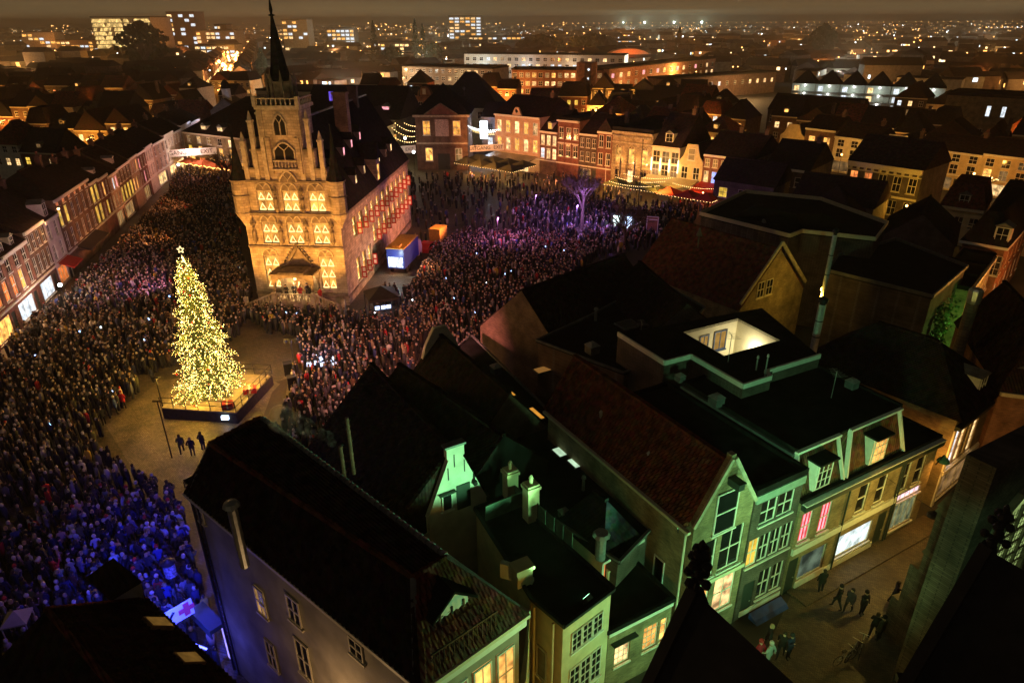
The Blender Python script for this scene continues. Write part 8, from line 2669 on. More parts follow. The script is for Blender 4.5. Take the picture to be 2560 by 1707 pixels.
# ================================================================ night haze
HZ = MB(); HZ.box(-9100, -230, -1.0, 9100, 11100, 48.0)
hz = HZ.build('haze', None or [])
hm_ = bpy.data.materials.new('thin_night_haze'); hm_.use_nodes = True
hm_.node_tree.nodes.clear()
ho = hm_.node_tree.nodes.new('ShaderNodeOutputMaterial'); hv = hm_.node_tree.nodes.new('ShaderNodeVolumePrincipled')
hv.inputs['Color'].default_value = (0.96, 0.84, 0.64, 1); hv.inputs['Density'].default_value = 0.00034; hv.inputs['Anisotropy'].default_value = 0.2
hm_.node_tree.links.new(hv.outputs[0], ho.inputs['Volume'])
hz.data.materials.append(hm_)
tag(hz, 'thin night haze hanging over the town', 'haze', None, 'stuff')

b = MB(); b.add([(SA[0] + sdy * 6.4 - sdx * 40, SA[1] - sdx * 6.4 - sdy * 40, 0.02), (SB[0] + sdy * 6.4, SB[1] - sdx * 6.4, 0.02), (SB[0] - sdy * 6.4, SB[1] + sdx * 6.4, 0.02), (SA[0] - sdy * 6.4 - sdx * 40, SA[1] + sdx * 6.4 - sdy * 40, 0.02)], [(0, 1, 2, 3)])
tag(b.build('high_street', CLINKER), 'orange lit street running away to the horizon', None, None, 'structure')

# ================================================================ people
def in_poly(x, y, poly):
    x, y = np.asarray(x), np.asarray(y)
    ins = np.zeros(x.shape, bool)
    n = len(poly)
    for i in range(n):
        x0, y0 = poly[i]; x1, y1 = poly[(i + 1) % n]
        c = ((y0 > y) != (y1 > y)) & (x < (x1 - x0) * (y - y0) / (y1 - y0 + 1e-12) + x0)
        ins ^= c
    return ins


# ---- individual people: skinned bodies in a few poses, shared meshes, own colours
def om(name, rough=0.85):
    m, nt, bs = nodes_of(name)
    oi = nt.nodes.new('ShaderNodeObjectInfo')
    nt.links.new(oi.outputs['Color'], bs.inputs['Base Color'])
    bs.inputs['Roughness'].default_value = rough
    bs.inputs['Specular IOR Level'].default_value = 0.2
    return m


COAT = om('coat_cloth')
TROU = mat('dark_trousers', (0.025, 0.025, 0.03), 0.9, var=0.2, rnd=0.5)
SKIN = mat('skin', (0.50, 0.32, 0.22), 0.6, var=0.08, rnd=0.3)
SHOE = mat('shoe_leather', (0.02, 0.018, 0.016), 0.5, var=0.2)
HAIRS = [mat('dark_brown_hair', (0.03, 0.02, 0.013), 0.6, var=0.2), mat('fair_hair', (0.30, 0.22, 0.12), 0.6, var=0.2), mat('grey_hair', (0.35, 0.34, 0.33), 0.6, var=0.2),
         mat('black_wool_hat', (0.015, 0.015, 0.018), 0.9, var=0.2), mat('pale_wool_hat', (0.48, 0.44, 0.40), 0.9, var=0.2), mat('red_wool_hat', (0.35, 0.03, 0.03), 0.9, var=0.2)]


def person_mesh(pose, name):
    J = {'pel': (0, 0, 0.95), 'bel': (0, 0.01, 1.12), 'che': (0, 0, 1.33), 'nck': (0, 0, 1.50), 'chn': (0, 0.015, 1.58), 'hed': (0, 0.015, 1.68), 'top': (0, 0.0, 1.76)}
    Rr = {'pel': (0.17, 0.13), 'bel': (0.165, 0.125), 'che': (0.19, 0.13), 'nck': (0.065, 0.065), 'chn': (0.085, 0.095), 'hed': (0.095, 0.11), 'top': (0.06, 0.07)}
    E_ = [('pel', 'bel'), ('bel', 'che'), ('che', 'nck'), ('nck', 'chn'), ('chn', 'hed'), ('hed', 'top')]
    sw = {'walk': 0.26}.get(pose, 0.03)
    for s_, sx in (('l', -1), ('r', 1)):
        fy = sw * sx
        J['hip' + s_] = (0.1 * sx, 0, 0.86); J['kne' + s_] = (0.11 * sx, 0.03 + fy * 0.6, 0.48); J['ank' + s_] = (0.11 * sx, -0.02 + fy, 0.09); J['toe' + s_] = (0.12 * sx, 0.15 + fy, 0.04)
        Rr['hip' + s_] = (0.105, 0.11); Rr['kne' + s_] = (0.07, 0.07); Rr['ank' + s_] = (0.055, 0.055); Rr['toe' + s_] = (0.045, 0.035)
        E_ += [('pel', 'hip' + s_), ('hip' + s_, 'kne' + s_), ('kne' + s_, 'ank' + s_), ('ank' + s_, 'toe' + s_)]
        sh = (0.2 * sx, -0.01, 1.41)
        if pose == 'down' or (pose == 'phone' and sx < 0):
            el, wr, hd = (0.28 * sx, -0.03, 1.13), (0.27 * sx, 0.06, 0.88), (0.26 * sx, 0.09, 0.79)
        elif pose == 'walk':
            el, wr, hd = (0.27 * sx, -0.05 - 0.1 * sx, 1.14), (0.26 * sx, 0.08 - 0.2 * sx, 0.93), (0.26 * sx, 0.12 - 0.22 * sx, 0.85)
        elif pose == 'pocket':
            el, wr, hd = (0.31 * sx, -0.09, 1.14), (0.22 * sx, 0.08, 1.0), (0.18 * sx, 0.12, 0.97)
        elif pose == 'front':
            el, wr, hd = (0.28 * sx, 0.0, 1.13), (0.12 * sx, 0.2, 1.1), (0.04 * sx, 0.23, 1.11)
        else:  # phone held up
            el, wr, hd = (0.26 * sx, 0.12, 1.22), (0.16 * sx, 0.3, 1.42), (0.12 * sx, 0.33, 1.5)
        for nme, p_, r_ in (('sho', sh, (0.085, 0.085)), ('elb', el, (0.06, 0.06)), ('wri', wr, (0.045, 0.045)), ('han', hd, (0.04, 0.05))):
            J[nme + s_] = p_; Rr[nme + s_] = r_
        E_ += [('che', 'sho' + s_), ('sho' + s_, 'elb' + s_), ('elb' + s_, 'wri' + s_), ('wri' + s_, 'han' + s_)]
    ks = list(J)
    me = bpy.data.meshes.new(name)
    me.from_pydata([J[k] for k in ks], [(ks.index(a), ks.index(c)) for a, c in E_], [])
    o = bpy.data.objects.new(name, me); COL.objects.link(o)
    md = o.modifiers.new('skin', 'SKIN')
    for i, k in enumerate(ks):
        me.skin_vertices[0].data[i].radius = Rr[k]
        me.skin_vertices[0].data[i].use_root = (k == 'pel')
    s2 = o.modifiers.new('sub', 'SUBSURF'); s2.levels = 1; s2.render_levels = 1
    dg = bpy.context.evaluated_depsgraph_get()
    out = bpy.data.meshes.new_from_object(o.evaluated_get(dg))
    bpy.data.objects.remove(o)
    out.name = name
    out.materials.clear()
    for m_ in (COAT, TROU, SKIN, SHOE):
        out.materials.append(m_)
    # flare the coat hem so that it hangs over the thighs
    for v in out.vertices:
        if 0.72 < v.co.z < 1.02 and abs(v.co.x) < 0.24 and v.co.y < 0.2:
            v.co.x *= 1.12; v.co.y *= 1.2
    mi = []
    hands = [Vector(J['han' + s_]) for s_ in 'lr']
    for p_ in out.polygons:
        c = p_.center
        if c.z > 1.53: k = 2
        elif any((c - h_).length < 0.075 for h_ in hands): k = 2
        elif c.z < 0.11: k = 3
        elif c.z < 0.74: k = 1
        else: k = 0
        mi.append(k)
    out.polygons.foreach_set('material_index', mi)
    out.polygons.foreach_set('use_smooth', [True] * len(out.polygons))
    return out


POSES = ['down', 'pocket', 'front', 'phone', 'walk']
PM = {p_: person_mesh(p_, 'person_' + p_) for p_ in POSES}


def hair_mesh(kind, m):
    b = MB()
    if kind == 'hair':
        b.ball((0, -0.018, 1.70), 0.118, nu=10, nv=6, sz=0.95)
        b.lathe([(0.10, 1.56), (0.115, 1.66)], 8, (0, -0.045))
    elif kind == 'hat':
        b.lathe([(0.125, 1.69), (0.128, 1.76), (0.10, 1.83), (0.03, 1.86)], 10, (0, 0.0))
        b.ball((0, 0, 1.88), 0.035, nu=6, nv=4)
    me = b.mesh(kind, m)
    me.polygons.foreach_set('use_smooth', [True] * len(me.polygons))
    return me


HM = [('hair', hair_mesh('hair', HAIRS[0])), ('hair', hair_mesh('hair', HAIRS[1])), ('hair', hair_mesh('hair', HAIRS[2])),
      ('hat', hair_mesh('hat', HAIRS[3])), ('hat', hair_mesh('hat', HAIRS[4])), ('hat', hair_mesh('hat', HAIRS[5]))]
HN = ['dark hair', 'fair hair', 'grey hair', 'a black hat', 'a pale hat', 'a red hat']
COATS = [('black', (0.018, 0.018, 0.02)), ('black', (0.018, 0.018, 0.02)), ('dark grey', (0.05, 0.05, 0.055)), ('navy', (0.025, 0.03, 0.07)), ('brown', (0.09, 0.055, 0.03)),
         ('grey', (0.16, 0.16, 0.16)), ('pale', (0.45, 0.42, 0.38)), ('blue', (0.05, 0.07, 0.22)), ('red', (0.40, 0.03, 0.035)), ('olive', (0.08, 0.08, 0.04)), ('beige', (0.34, 0.26, 0.17)), ('yellow', (0.5, 0.34, 0.05))]


def person(p, rz, pose, ci, hi_, label, group, s=1.0, z=0.0):
    o = inst('person', PM[pose], None, (p[0], p[1], z), rz)
    o.scale = (s, s, s)
    nm, c = COATS[ci]
    o.color = (*[q * rng.uniform(0.8, 1.25) for q in c], 1)
    tag(o, label, 'person', group)
    k, me = HM[hi_]
    inst(k, me, o)
    return o


def who(ci, hi_, pose, where):
    return '%s coated person with %s, %s, %s' % (COATS[ci][0], HN[hi_].replace('a ', ''), {'down': 'arms hanging', 'pocket': 'hands in pockets', 'front': 'hands clasped', 'phone': 'one hand raised'}[pose], where)


# ---- the crowd on the square
Z1 = [(-53.10, 63.66), (-53.83, 68.67), (-53.87, 76.21), (-58.54, 98.28), (-65.55, 129.57), (-66.10, 139.80), (-57.31, 136.04), (-40.84, 98.96), (-30.46, 75.26), (-29.07, 61.55), (-32.47, 56.58), (-34.39, 49.57), (-32.81, 45.40), (-28.42, 41.72), (-24.57, 39.80), (-21.78, 35.96), (-15.6, 25.6), (-14.6, 22.9), (-19.5, 22.5), (-31, 20), (-40, 34)]
CLEAR = [(-34.56, 48.94), (-34.37, 53.61), (-33.57, 59.01), (-30.49, 65.31), (-28.13, 68.34), (-22.27, 66.20), (-21.70, 58.46), (-19.82, 54.55), (-19.12, 46.41), (-22.50, 44.22), (-24.30, 40.49), (-29.18, 43.23)]
Z2 = [(-31.97, 72.86), (-32.31, 77.84), (-18.24, 71.52), (-17.10, 71.50), (-15.42, 81.00), (-12.28, 93.74), (-7.49, 104.63), (7.37, 100.13), (12.75, 94.24), (9.5, 88), (2.0, 70), (-2.5, 58), (-6.0, 46.5), (-14.0, 40.5), (-20.2, 44.5), (-20.05, 53.46), (-21.88, 63.29)]
Z3 = [(-17.61, 94.74), (-24.86, 135.30), (-23.43, 150.51), (-6.71, 148.02), (12.06, 145.54), (24.25, 127.61), (31.24, 115.94), (25.39, 101.88), (16.20, 94.18), (3.47, 92.58), (-8.13, 104.64)]
Z4 = [(-64.83, 127.98), (-75.79, 156.17), (-59.62, 151.42), (-42.01, 103.09), (-52.44, 123.20)]
Z5 = [(0.06, 94.45), (0.85, 122.09), (11.21, 134.47), (24.06, 110.99), (16.20, 94.18), (6.65, 89.09)]


Z6 = [(11.83, 102.12), (19.32, 114.86), (30.20, 123.82), (35.06, 119.95), (26.48, 104.01), (15.93, 92.38)]


def scatter(poly, step, keep=1.0, jit=0.6):
    xs = [p[0] for p in poly]; ys = [p[1] for p in poly]
    gx, gy = np.meshgrid(np.arange(min(xs), max(xs), step), np.arange(min(ys), max(ys), step * 0.9))
    gx = gx + (np.arange(gx.shape[0])[:, None] % 2) * step / 2
    gx = gx.ravel() + rng.uniform(-jit, jit, gx.size) * step
    gy = gy.ravel() + rng.uniform(-jit, jit, gy.size) * step
    cl = 0.5 + 0.5 * np.sin(gx * 1.13 + 1.7 * np.sin(gy * 0.61)) * np.sin(gy * 1.31 + 1.3 * np.sin(gx * 0.53 + 2))
    k = in_poly(gx, gy, poly) & (rng.random(gx.size) < keep * (0.66 + 0.42 * cl) * np.clip(1.25 + 0.9 * np.sin(gx * 0.31 + 2.1 * np.sin(gy * 0.17)) * np.sin(gy * 0.27 + 1), 0.45, 1.0))
    return np.stack([gx[k], gy[k]], 1)


pts = np.concatenate([scatter(Z1, 0.60, 0.95), scatter(Z2, 0.60, 0.95), scatter(Z3, 1.15, 0.42), scatter(Z4, 0.85, 0.9), scatter(Z5, 0.8, 0.55), scatter(Z6, 0.85, 0.8)])
bad = in_poly(pts[:, 0], pts[:, 1], CLEAR)
hl = [hall_pt(-1.5, -3.6, 0)[:2], hall_pt(W + 2, -3.6, 0)[:2], hall_pt(W + 1.2, 36, 0)[:2], hall_pt(-1.0, 36, 0)[:2]]
bad |= in_poly(pts[:, 0], pts[:, 1], hl)
bad |= in_poly(pts[:, 0], pts[:, 1], grow([A1, A2, A3, A4], 0.5))
bad |= in_poly(pts[:, 0], pts[:, 1], grow([M0, M1, M2, M3], 0.5))
for (cx, cy_, r_) in ((-15.0, 73.2, 2.6), (18.2, 108.2, 2.6), (22.0, 104.1, 0.9), (-11.2, 101.3, 1.8), (11.5, 108.5, 0.6), (16.5, 96.5, 0.6)):
    bad |= (pts[:, 0] - cx) ** 2 + (pts[:, 1] - cy_) ** 2 < r_ ** 2
bad |= in_poly(pts[:, 0], pts[:, 1], [(-18.5, 79.5), (-12.6, 79.0), (-11.2, 97), (-15.5, 99)])
# stay off the house fronts on the left
bad |= ((pts[:, 0] - LA[0]) * 0.971 + (pts[:, 1] - LA[1]) * 0.237) < 1.2
pts = pts[~bad]
dist = np.hypot(pts[:, 0], pts[:, 1])
LOOK = np.array([-25.0, 58.0])
# which of them can the camera see big: inside the frame, not behind the near roofs


def proj(x, y, z):
    m_ = cam.matrix_world.inverted()
    c_ = np.array(m_) @ np.stack([x, y, np.full_like(x, z), np.ones_like(x)])
    return 1280 + c_[0] / -c_[2] * 1707, 853.5 - c_[1] / -c_[2] * 1707


px_, py_ = proj(pts[:, 0], pts[:, 1], 1.6)
near_roof = np.interp(px_, [0, 110, 280, 340, 365, 470, 490, 640], [1560, 1500, 1400, 1440, 1500, 1600, 1150, 1040])
seen = (px_ > 4) & (py_ < near_roof - 8) & (px_ < 480)
order = np.argsort(dist + np.where(seen, 0, 1e4))
solo = order[:262]
solo_set = np.zeros(len(pts), bool); solo_set[solo] = True
alley_n = 0
for i in solo:
    x, y = pts[i]
    blue = px_[i] > 330 and py_[i] > 1240
    ci = int(rng.choice(len(COATS), p=[.2, .14, .13, .12, .08, .09, .07, .06, .03, .04, .03, .01]))
    hi_ = int(rng.choice(6, p=[.38, .16, .10, .2, .12, .04]))
    rz = math.atan2(LOOK[1] - y, LOOK[0] - x) - math.pi / 2 + rng.normal(0, 0.5)
    where = 'in blue alley crush' if blue else ('in purple near crowd' if px_[i] > 240 else 'in dim near crowd')
    pose = POSES[int(rng.choice(4, p=[.35, .3, .2, .15]))]
    grp = 'people in the blue lit crush' if blue else ('people in the purple lit crowd' if px_[i] > 240 else 'people in the dim near crowd')
    person((x, y), rz, pose, ci, hi_, who(ci, hi_, pose, where), grp, rng.uniform(0.93, 1.06))

# ---- everyone farther off: one mass, each still a figure
rest = pts[~solo_set]
N = len(rest)
NS = 6
prof_z = np.array([0.0, 0.5, 0.95, 1.28, 1.44, 1.51, 1.56, 1.64, 1.72, 1.78])
prof_rx = np.array([.15, .17, .215, .245, .20, .07, .085, .108, .10, .05])
prof_ry = np.array([.11, .13, .16, .15, .12, .065, .095, .118, .105, .055])
th_ = np.arange(NS) / NS * 2 * np.pi
unit = np.zeros((len(prof_z), NS, 3))
for k in range(len(prof_z)):
    unit[k, :, 0] = prof_rx[k] * np.cos(th_); unit[k, :, 1] = prof_ry[k] * np.sin(th_); unit[k, :, 2] = prof_z[k]
NV = len(prof_z) * NS
unit = unit.reshape(NV, 3)
rzs = np.arctan2(LOOK[1] - rest[:, 1], LOOK[0] - rest[:, 0]) - np.pi / 2 + rng.normal(0, 0.6, N)
far_ = rest[:, 1] > 98
rzs[far_] = rng.uniform(0, 6.28, far_.sum())
sc_p = rng.uniform(0.9, 1.06, N) * np.where(rng.random(N) < 0.07, 0.72, 1.0)
wide = rng.uniform(0.95, 1.25, N)
V_ = np.repeat(unit[None], N, 0)
V_[:, :, 0] *= wide[:, None]; V_[:, :, 1] *= wide[:, None]
hd_ = unit[:, 2] > 1.5
V_[:, hd_, 0] /= wide[:, None]; V_[:, hd_, 1] /= wide[:, None]
lean = rng.normal(0, 0.035, (N, 2))
V_[:, :, 0] += lean[:, 0:1] * unit[None, :, 2]; V_[:, :, 1] += lean[:, 1:2] * unit[None, :, 2]
V_ *= sc_p[:, None, None]
cz_, sz_ = np.cos(rzs)[:, None], np.sin(rzs)[:, None]
X = V_[:, :, 0] * cz_ - V_[:, :, 1] * sz_ + rest[:, 0:1]
Y = V_[:, :, 0] * sz_ + V_[:, :, 1] * cz_ + rest[:, 1:2]
verts = np.stack([X, Y, V_[:, :, 2]], -1).reshape(-1, 3)
fq = []
for k in range(len(prof_z) - 1):
    for i in range(NS):
        fq.append((k * NS + i, k * NS + (i + 1) % NS, (k + 1) * NS + (i + 1) % NS, (k + 1) * NS + i))
fq = np.array(fq)
quads = (fq[None] + (np.arange(N) * NV)[:, None, None]).reshape(-1, 4)
caps = (np.arange((len(prof_z) - 1) * NS, NV)[None] + (np.arange(N) * NV)[:, None])
me = bpy.data.meshes.new('crowd')
nq = len(quads)
me.vertices.add(len(verts)); me.vertices.foreach_set('co', verts.astype(np.float32).ravel())
loops = np.concatenate([quads.ravel(), caps.ravel()])
me.loops.add(len(loops)); me.loops.foreach_set('vertex_index', loops.astype(np.int32))
me.polygons.add(nq + N)
ls = np.concatenate([np.arange(nq) * 4, nq * 4 + np.arange(N) * NS])
me.polygons.foreach_set('loop_start', ls.astype(np.int32))
lt_ = np.concatenate([np.full(nq, 4), np.full(N, NS)])
me.polygons.foreach_set('loop_total', lt_.astype(np.int32))
me.polygons.foreach_set('use_smooth', np.ones(nq + N, bool))
me.update(calc_edges=True)
pal = np.array([c for _, c in COATS]); pr_ = np.array([.28, .2, .15, .10, .07, .07, .035, .02, .018, .03, .025, .006])
cc = pal[rng.choice(len(pal), N, p=pr_ / pr_.sum())] * rng.uniform(0.7, 1.4, (N, 1))
hp = np.array([(0.03, 0.02, 0.013), (0.30, 0.22, 0.12), (0.36, 0.34, 0.32), (0.015, 0.015, 0.018), (0.5, 0.46, 0.42), (0.35, 0.03, 0.03)])
hc_ = hp[rng.choice(6, N, p=[.40, .15, .11, .20, .12, .02])]
colr = np.zeros((N, NV, 4), np.float32); colr[..., 3] = 1
zz = unit[:, 2]
colr[:, zz < 0.6, :3] = (0.02, 0.02, 0.024)
colr[:, (zz >= 0.6) & (zz < 1.5), :3] = cc[:, None]
colr[:, (zz >= 1.5) & (zz < 1.55), :3] = cc[:, None] * 0.8
front = (unit[:, 1] > 0.0) & (zz > 1.54) & (zz < 1.7)
colr[:, zz > 1.55, :3] = hc_[:, None]
colr[:, front, :3] = np.array([0.52, 0.34, 0.24]) * rng.uniform(0.7, 1.15, (N, 1, 1))
at_ = me.color_attributes.new('tone', 'FLOAT_COLOR', 'POINT')
at_.data.foreach_set('color', colr.reshape(-1))
m_, nt_, bs_ = nodes_of('crowd_cloth')
an_ = nt_.nodes.new('ShaderNodeAttribute'); an_.attribute_name = 'tone'
nt_.links.new(an_.outputs['Color'], bs_.inputs['Base Color'])
bs_.inputs['Roughness'].default_value = 0.85
bs_.inputs['Specular IOR Level'].default_value = 0.2
me.materials.append(m_)
cw_ = bpy.data.objects.new('crowd', me); COL.objects.link(cw_)
tag(cw_, 'dense crowd of people filling the market square', 'crowd', None, 'stuff')

# ---- people one can pick out singly
for (px, py, rz, pose, ci, hi_, lab) in ((456, 1132, 0.4, 'walk', 9, 0, 'person walking on the cleared paving, first of three by the roof'), (484, 1140, 0.1, 'pocket', 0, 1, 'person with fair hair standing in the middle of three on the cleared paving'),
                                         (508, 1125, -0.3, 'pocket', 0, 0, 'person in black standing last of three on the cleared paving'), (294, 1035, -1.2, 'front', 7, 4, 'person in a bright blue coat at the edge of the cleared paving'), (262, 1062, 1.0, 'down', 0, 3, 'person in black standing guard at the crowd edge')):
    pass
SOLO = [((-26.13, 45.18), 0.4, 'walk', 9, 0, 'person walking on the cleared paving, first of three by the roof'), ((-25.11, 44.78), 0.1, 'pocket', 0, 1, 'person with fair hair standing in the middle of three on the cleared paving'),
        ((-24.60, 45.55), -0.3, 'pocket', 0, 0, 'person in black standing last of three on the cleared paving'), ((-34.42, 51.19), -1.2, 'front', 7, 4, 'person in a bright blue coat at the edge of the cleared paving'),
        ((-34.59, 49.44), 1.0, 'down', 0, 3, 'person in black with hat standing guard at the crowd edge'), ((-34.24, 52.07), 0.0, 'front', 8, 5, 'small person in red beside the blue coat at the crowd edge')]
for k, (px, lab) in enumerate((((18.29, 30.39), 'dark figure looking up beside the shop window'), ((18.72, 29.16), 'dark figure in the middle of the street group'), ((19.26, 28.92), 'dark figure walking behind the street group'), ((19.95, 28.71), 'dark figure with bag at the right of the street group'),
                                ((22.15, 29.44), 'dark figure striding beside the church buttress'), ((19.85, 27.17), 'dark figure in shade near the church wall'), ((20.05, 26.90), 'second dark figure in shade near the church wall'),
                                ((13.79, 26.41), 'dark figure alone near the gable house'), ((14.30, 25.89), 'dark figure leading the pair in the near street'), ((14.64, 25.76), 'dark figure following in the near street'))):
    SOLO.append((px, k * 1.1, 'walk' if k % 3 else 'phone', (0, 0, 2, 0, 0, 0, 2, 0, 0, 3)[k], (0, 3, 0, 3, 0, 0, 3, 1, 0, 3)[k], lab))
SOLO.append(((13.38, 25.27), 0.6, 'walk', 6, 4, 'person in a white coat at the lower edge of the street'))
SOLO.append(((12.89, 25.39), 0.5, 'walk', 8, 5, 'person in a red coat beside the white coat in the street'))
for k in range(7):
    SOLO.append(((-19.0 + 0.9 * (k % 4) + 0.3 * (k // 4), 60.8 + 1.3 * (k // 4)), 2.6 + 0.2 * k, 'front', (0, 0, 3, 0, 2, 0, 0)[k], (0, 1, 2, 0, 3, 0, 1)[k], 'band player in dark clothes behind the lit music stands, %s' % (['first', 'second', 'third', 'fourth', 'fifth', 'sixth', 'seventh'][k] + ' from the stage')))
for (p, rz, pose, ci, hi_, lab) in SOLO:
    person(p, rz, pose, ci, hi_, lab, None, 1.0)
for k, (x, y, ci) in enumerate(((4.6, -2.2, 0), (5.4, -1.8, 2), (6.3, -2.3, 8), (6.9, -1.6, 3), (7.5, -2.2, 0), (8.6, -2.2, 8), (5.9, -1.2, 6))):
    p = hall_pt(x, y, 0)
    person(p[:2], math.pi + 0.2 * k, 'front', ci, k % 5, 'speaker or singer in a %s coat on the town hall porch, %s' % (COATS[ci][0], ['by the left pillar', 'near the door', 'in the middle', 'behind the middle', 'by the right pillar', 'at the stair head', 'at the back'][k]), 'people on the town hall porch', 1.0, 1.5 if x < 8.1 else 1.25)
# lit phones in the crowd
ph_i = rng.choice(np.where((dist < 95) & ~solo_set)[0], 30, replace=False)
PHM = MB(); PHM.box(-0.05, -0.01, -0.09, 0.05, 0.01, 0.09); PHM_me = [PHM.mesh('smartphone', glow('phone_screen_blue', (0.25, 0.45, 1.0), 7)), PHM.mesh('smartphone', glow('phone_screen_white', (0.75, 0.9, 1.0), 7))]
for k, i in enumerate(ph_i):
    o = inst('smartphone', PHM_me[k % 3 == 0], None, (pts[i, 0] + 0.1, pts[i, 1] - 0.32, 1.72 + rng.uniform(-0.15, 0.15)), rng.uniform(-1, 1))
    o.rotation_euler = (R(25), 0, o.rotation_euler[2]); s_ = rng.uniform(0.8, 1.3); o.scale = (s_, s_, s_)
    tag(o, 'glowing %s phone screen held up in the crowd' % ('white' if k % 3 == 0 else 'blue'), 'phone', 'phones held up in the crowd')

# ---- bicycles parked by the church
TYRE = MATS['tyre_rubber']


def bicycle(p, rz, label):
    o = thing('bicycle', label, 'bicycle', (p[0], p[1], 0), rz, 'bicycles parked by the church')
    for x in (-0.52, 0.52):
        b = MB()
        for i in range(16):
            a0, a1 = i * math.pi / 8, (i + 1) * math.pi / 8
            b.tube((x + 0.34 * math.cos(a0), 0, 0.35 + 0.34 * math.sin(a0)), (x + 0.34 * math.cos(a1), 0, 0.35 + 0.34 * math.sin(a1)), 0.02, n=5)
        for i in range(8):
            a0 = i * math.pi / 4
            b.tube((x, 0, 0.35), (x + 0.33 * math.cos(a0), 0, 0.35 + 0.33 * math.sin(a0)), 0.004, n=3)
        b.build('wheel', TYRE, o)
    b = MB()
    for a_, c_ in (((-0.52, 0, 0.35), (-0.1, 0, 0.32)), ((-0.1, 0, 0.32), (-0.2, 0, 0.9)), ((-0.52, 0, 0.35), (-0.18, 0, 0.8)), ((-0.18, 0, 0.8), (0.36, 0, 0.85)), ((-0.1, 0, 0.32), (0.36, 0, 0.8)), ((0.36, 0, 0.95), (0.52, 0, 0.35))):
        b.tube(a_, c_, 0.018, n=6)
    b.build('frame', METAL, o)
    b = MB(); b.box(-0.34, -0.07, 0.9, -0.08, 0.07, 0.96); b.build('saddle', IRON, o)
    b = MB(); b.tube((0.3, -0.27, 1.02), (0.3, 0.27, 1.02), 0.015, n=6); b.tube((0.36, 0, 0.9), (0.32, 0, 1.02), 0.015, n=6); b.build('handlebar', METAL, o)


for k, (px, lab) in enumerate((((17.56, 25.49), 'bicycle leaning nearest the street corner by the church'), ((18.11, 25.86), 'bicycle in the middle of three by the church'), ((18.72, 26.17), 'bicycle farthest along the church wall'))):
    bicycle(px, 0.4 + 0.3 * k, lab)

# ================================================================ lights over the square
floodlight((*LL(13, -1.2), 9.6), (-38, 66, 0), 6500, (1.0, 0.52, 0.24), 120, 0.3, 'added warm floodlight on the white house front over the square')  # added lamp to warm the left crowd
floodlight((*LL(-6, -1.2), 8.6), (-44, 60, 0), 5200, (1.0, 0.60, 0.36), 120, 0.3, 'added warm floodlight on the brick house front over the crowd')  # second lamp added for the crowd by the shops
floodlight((-7.5, 45.5, 9.6), (-12, 68, 0), 9000, (1.0, 0.40, 0.38), 115, 0.3, 'added pinkish floodlight on the dark roofs aimed at the crowd')  # added to redden the crowd right of the stage
floodlight((A1[0] - 0.2, A1[1] + 0.45, 11.75), (-33, 40, 0), 1500, (0.30, 0.13, 1.0), 100, 0.3, 'violet floodlight on the corner house roof')
floodlight((M0[0] - 0.3, M0[1] + 0.5, 8.0), (-18.9, 29.0, 0), 9000, (0.02, 0.035, 1.0), 74, 0.3, 'blue floodlight on the corner house wall above the alley mouth')
al = thing('alley_lamp', 'blue tube lamp fixed above the alley shop canopy', 'lamp', (-15.2, 23.7, 3.8))
b = MB(); b.tube((-0.5, 0, 0), (0.5, -0.4, 0), 0.05, n=8); b.build('tube', glow('blue_tube', (0.1, 0.12, 1.0), 6), al)
lamp(al, (-0.4, -0.4, -0.3), 130, (0.08, 0.09, 1.0), radius=0.3)
lamp(al, (-2.0, 2.6, 0.2), 260, (0.08, 0.09, 1.0), radius=0.3)
floodlight((-4.5, 84, 5.0), hall_pt(W, 9, 5), 9500, (1.0, 0.44, 0.24), 80, 0.3, 'pink floodlight aimed at the side of the town hall')
for (p, z, pw, c_, lab) in (((10.2, 105.0), 4.5, 2200, (0.48, 0.22, 1.0), 'violet party light on a stand by the bare tree'), ((4.0, 112.0), 4.5, 900, (0.60, 0.25, 0.9), 'violet party light on a stand farther along the square'), ((-2.0, 96.0), 5.0, 1500, (0.9, 0.25, 0.7), 'mauve party light on a stand in the open square')):
    o = thing('party_light', lab, 'party light', (p[0], p[1], 0))
    b = MB(); b.tube((0, 0, 0), (0, 0, z), 0.05, n=6); b.build('pole', IRON, o)
    b = MB(); b.lathe([(0.2, z), (0.25, z + 0.3), (0.1, z + 0.4)], 8); b.build('lamp_head', IRON, o)
    lamp(o, (0.3, -0.3, z - 0.1), pw, c_, radius=0.25)
# facade washes: floodlights added to colour the house rows
floodlight((*RR(8, -20), 4.2), (*RR(9, 0), 6.5), 15000, (1.0, 0.44, 0.18), 110, 0.3, 'added orange floodlight before the pink plaster house')
floodlight((*RR(26, -18), 4.2), (*RR(27, 0), 6), 7500, (1.0, 0.40, 0.16), 110, 0.3, 'added orange floodlight before the tree houses')
floodlight((*RR(37, -15), 4.2), (*RR(37.5, 0), 6), 9000, (1.0, 0.50, 0.16), 110, 0.3, 'added amber floodlight before the sandstone bank')
floodlight((*RR(49, -13), 4.2), (*RR(49, 0), 5), 7500, (1.0, 0.54, 0.16), 110, 0.3, 'added amber floodlight before the bell gable house')
floodlight((-13, 140, 4), (-15.5, 157, 7), 1400, (1.0, 0.38, 0.18), 90, 0.3, 'reddish floodlight before the weigh house')
floodlight((-39.5, 78, 4), (*LL(8), 5), 1900, (0.95, 0.34, 0.75), 110, 0.3, 'added mauve floodlight aimed at the left houses')
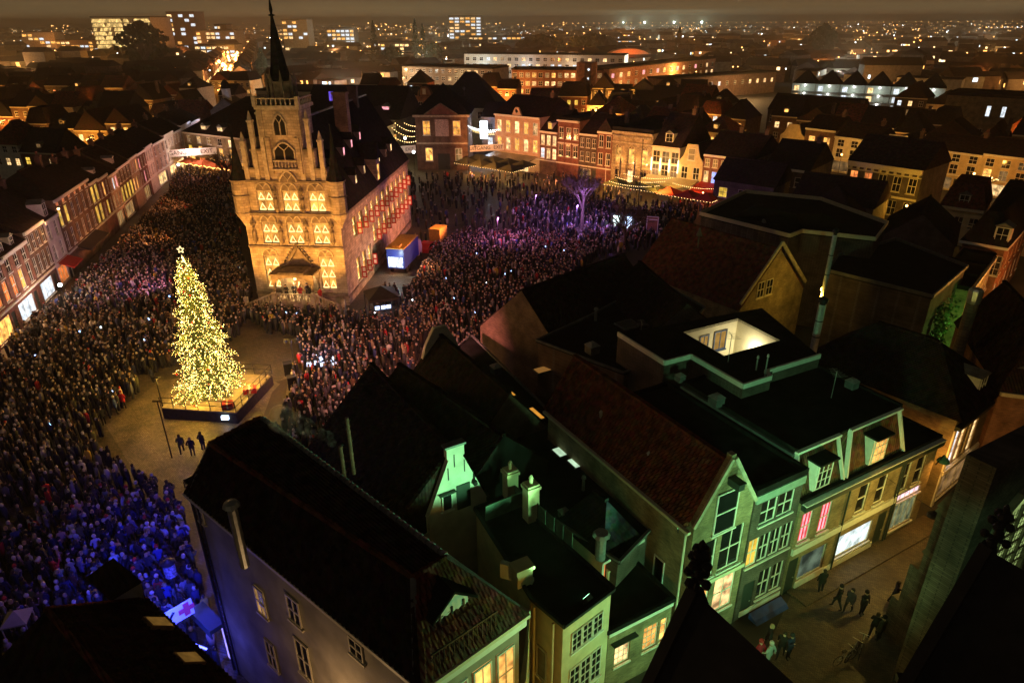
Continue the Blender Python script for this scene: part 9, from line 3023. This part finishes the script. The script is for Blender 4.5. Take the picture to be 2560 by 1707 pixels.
floodlight((-46, 98, 4), (*LL(27), 6.5), 4600, (1.0, 0.42, 0.16), 84, 0.3, 'added orange floodlight aimed at the brick hotel')
floodlight((-52, 116, 4), (*LL(48), 6), 3600, (1.0, 0.40, 0.18), 84, 0.3, 'added orange floodlight aimed at the far left houses')
for (u, d, z, pw, c_, lab) in ((66, -5, 5, 800, (1.0, 0.40, 0.32), 'pink white street light at the banner'), (80, -5, 5, 800, (1.0, 0.7, 0.7), 'white street light first behind the banner'), (94, -6, 5.5, 1000, (0.72, 0.72, 1.0), 'bluish street light second behind the banner'), (110, -7, 6, 1100, (0.85, 0.75, 1.0), 'white street light third behind the banner'),
                               (1.0, -3.5, 3.4, 700, (1.0, 0.80, 0.62), 'added lamp on a post before the bright shop')):  # last one added to carry the shop window's light onto the crowd
    p = LL(u, d)
    o = thing('street_light', lab, 'street light', (p[0], p[1], 0))
    b = MB(); b.tube((0, 0, 0), (0, 0, z), 0.06, 0.04, 6); b.build('post', IRON, o)
    b = MB(); b.ball((0, 0, z + 0.1), 0.22); b.build('globe', BULB_W, o)
    lamp(o, (0.0, -0.1, z + 0.6), pw, c_, radius=0.3)
floodlight((-66, 143, 4), (-66, 155, 5), 1500, (1.0, 0.56, 0.16), 110, 0.3, 'amber floodlight before the pale cafe block')
for (p, z, pw, c_, lab) in (((-24.5, 163, 0), 6, 700, (1.0, 0.85, 0.45), 'yellow white lane light left of the weigh house'), ((-21, 150.5, 0), 5.0, 260, (1.0, 0.8, 0.65), 'bright lamp standing before the weigh house'), ((-18, 196, 0), 7, 700, (1.0, 0.5, 0.2), 'orange lane light before the round gables')):
    o = thing('street_light', lab, 'street light', p)
    b = MB(); b.tube((0, 0, 0), (0, 0, z), 0.06, 0.04, 6); b.build('post', IRON, o)
    b = MB(); b.ball((0, 0, z + 0.1), 0.3); b.build('globe', BULB_W, o)
    lamp(o, (0, -0.2, z + 0.7), pw, c_, radius=0.3)

floodlight((-5.5, 98, 5.0), hall_pt(W, 26, 5), 9500, (1.0, 0.40, 0.24), 80, 0.3, 'orange floodlight aimed at the rear of the town hall side')
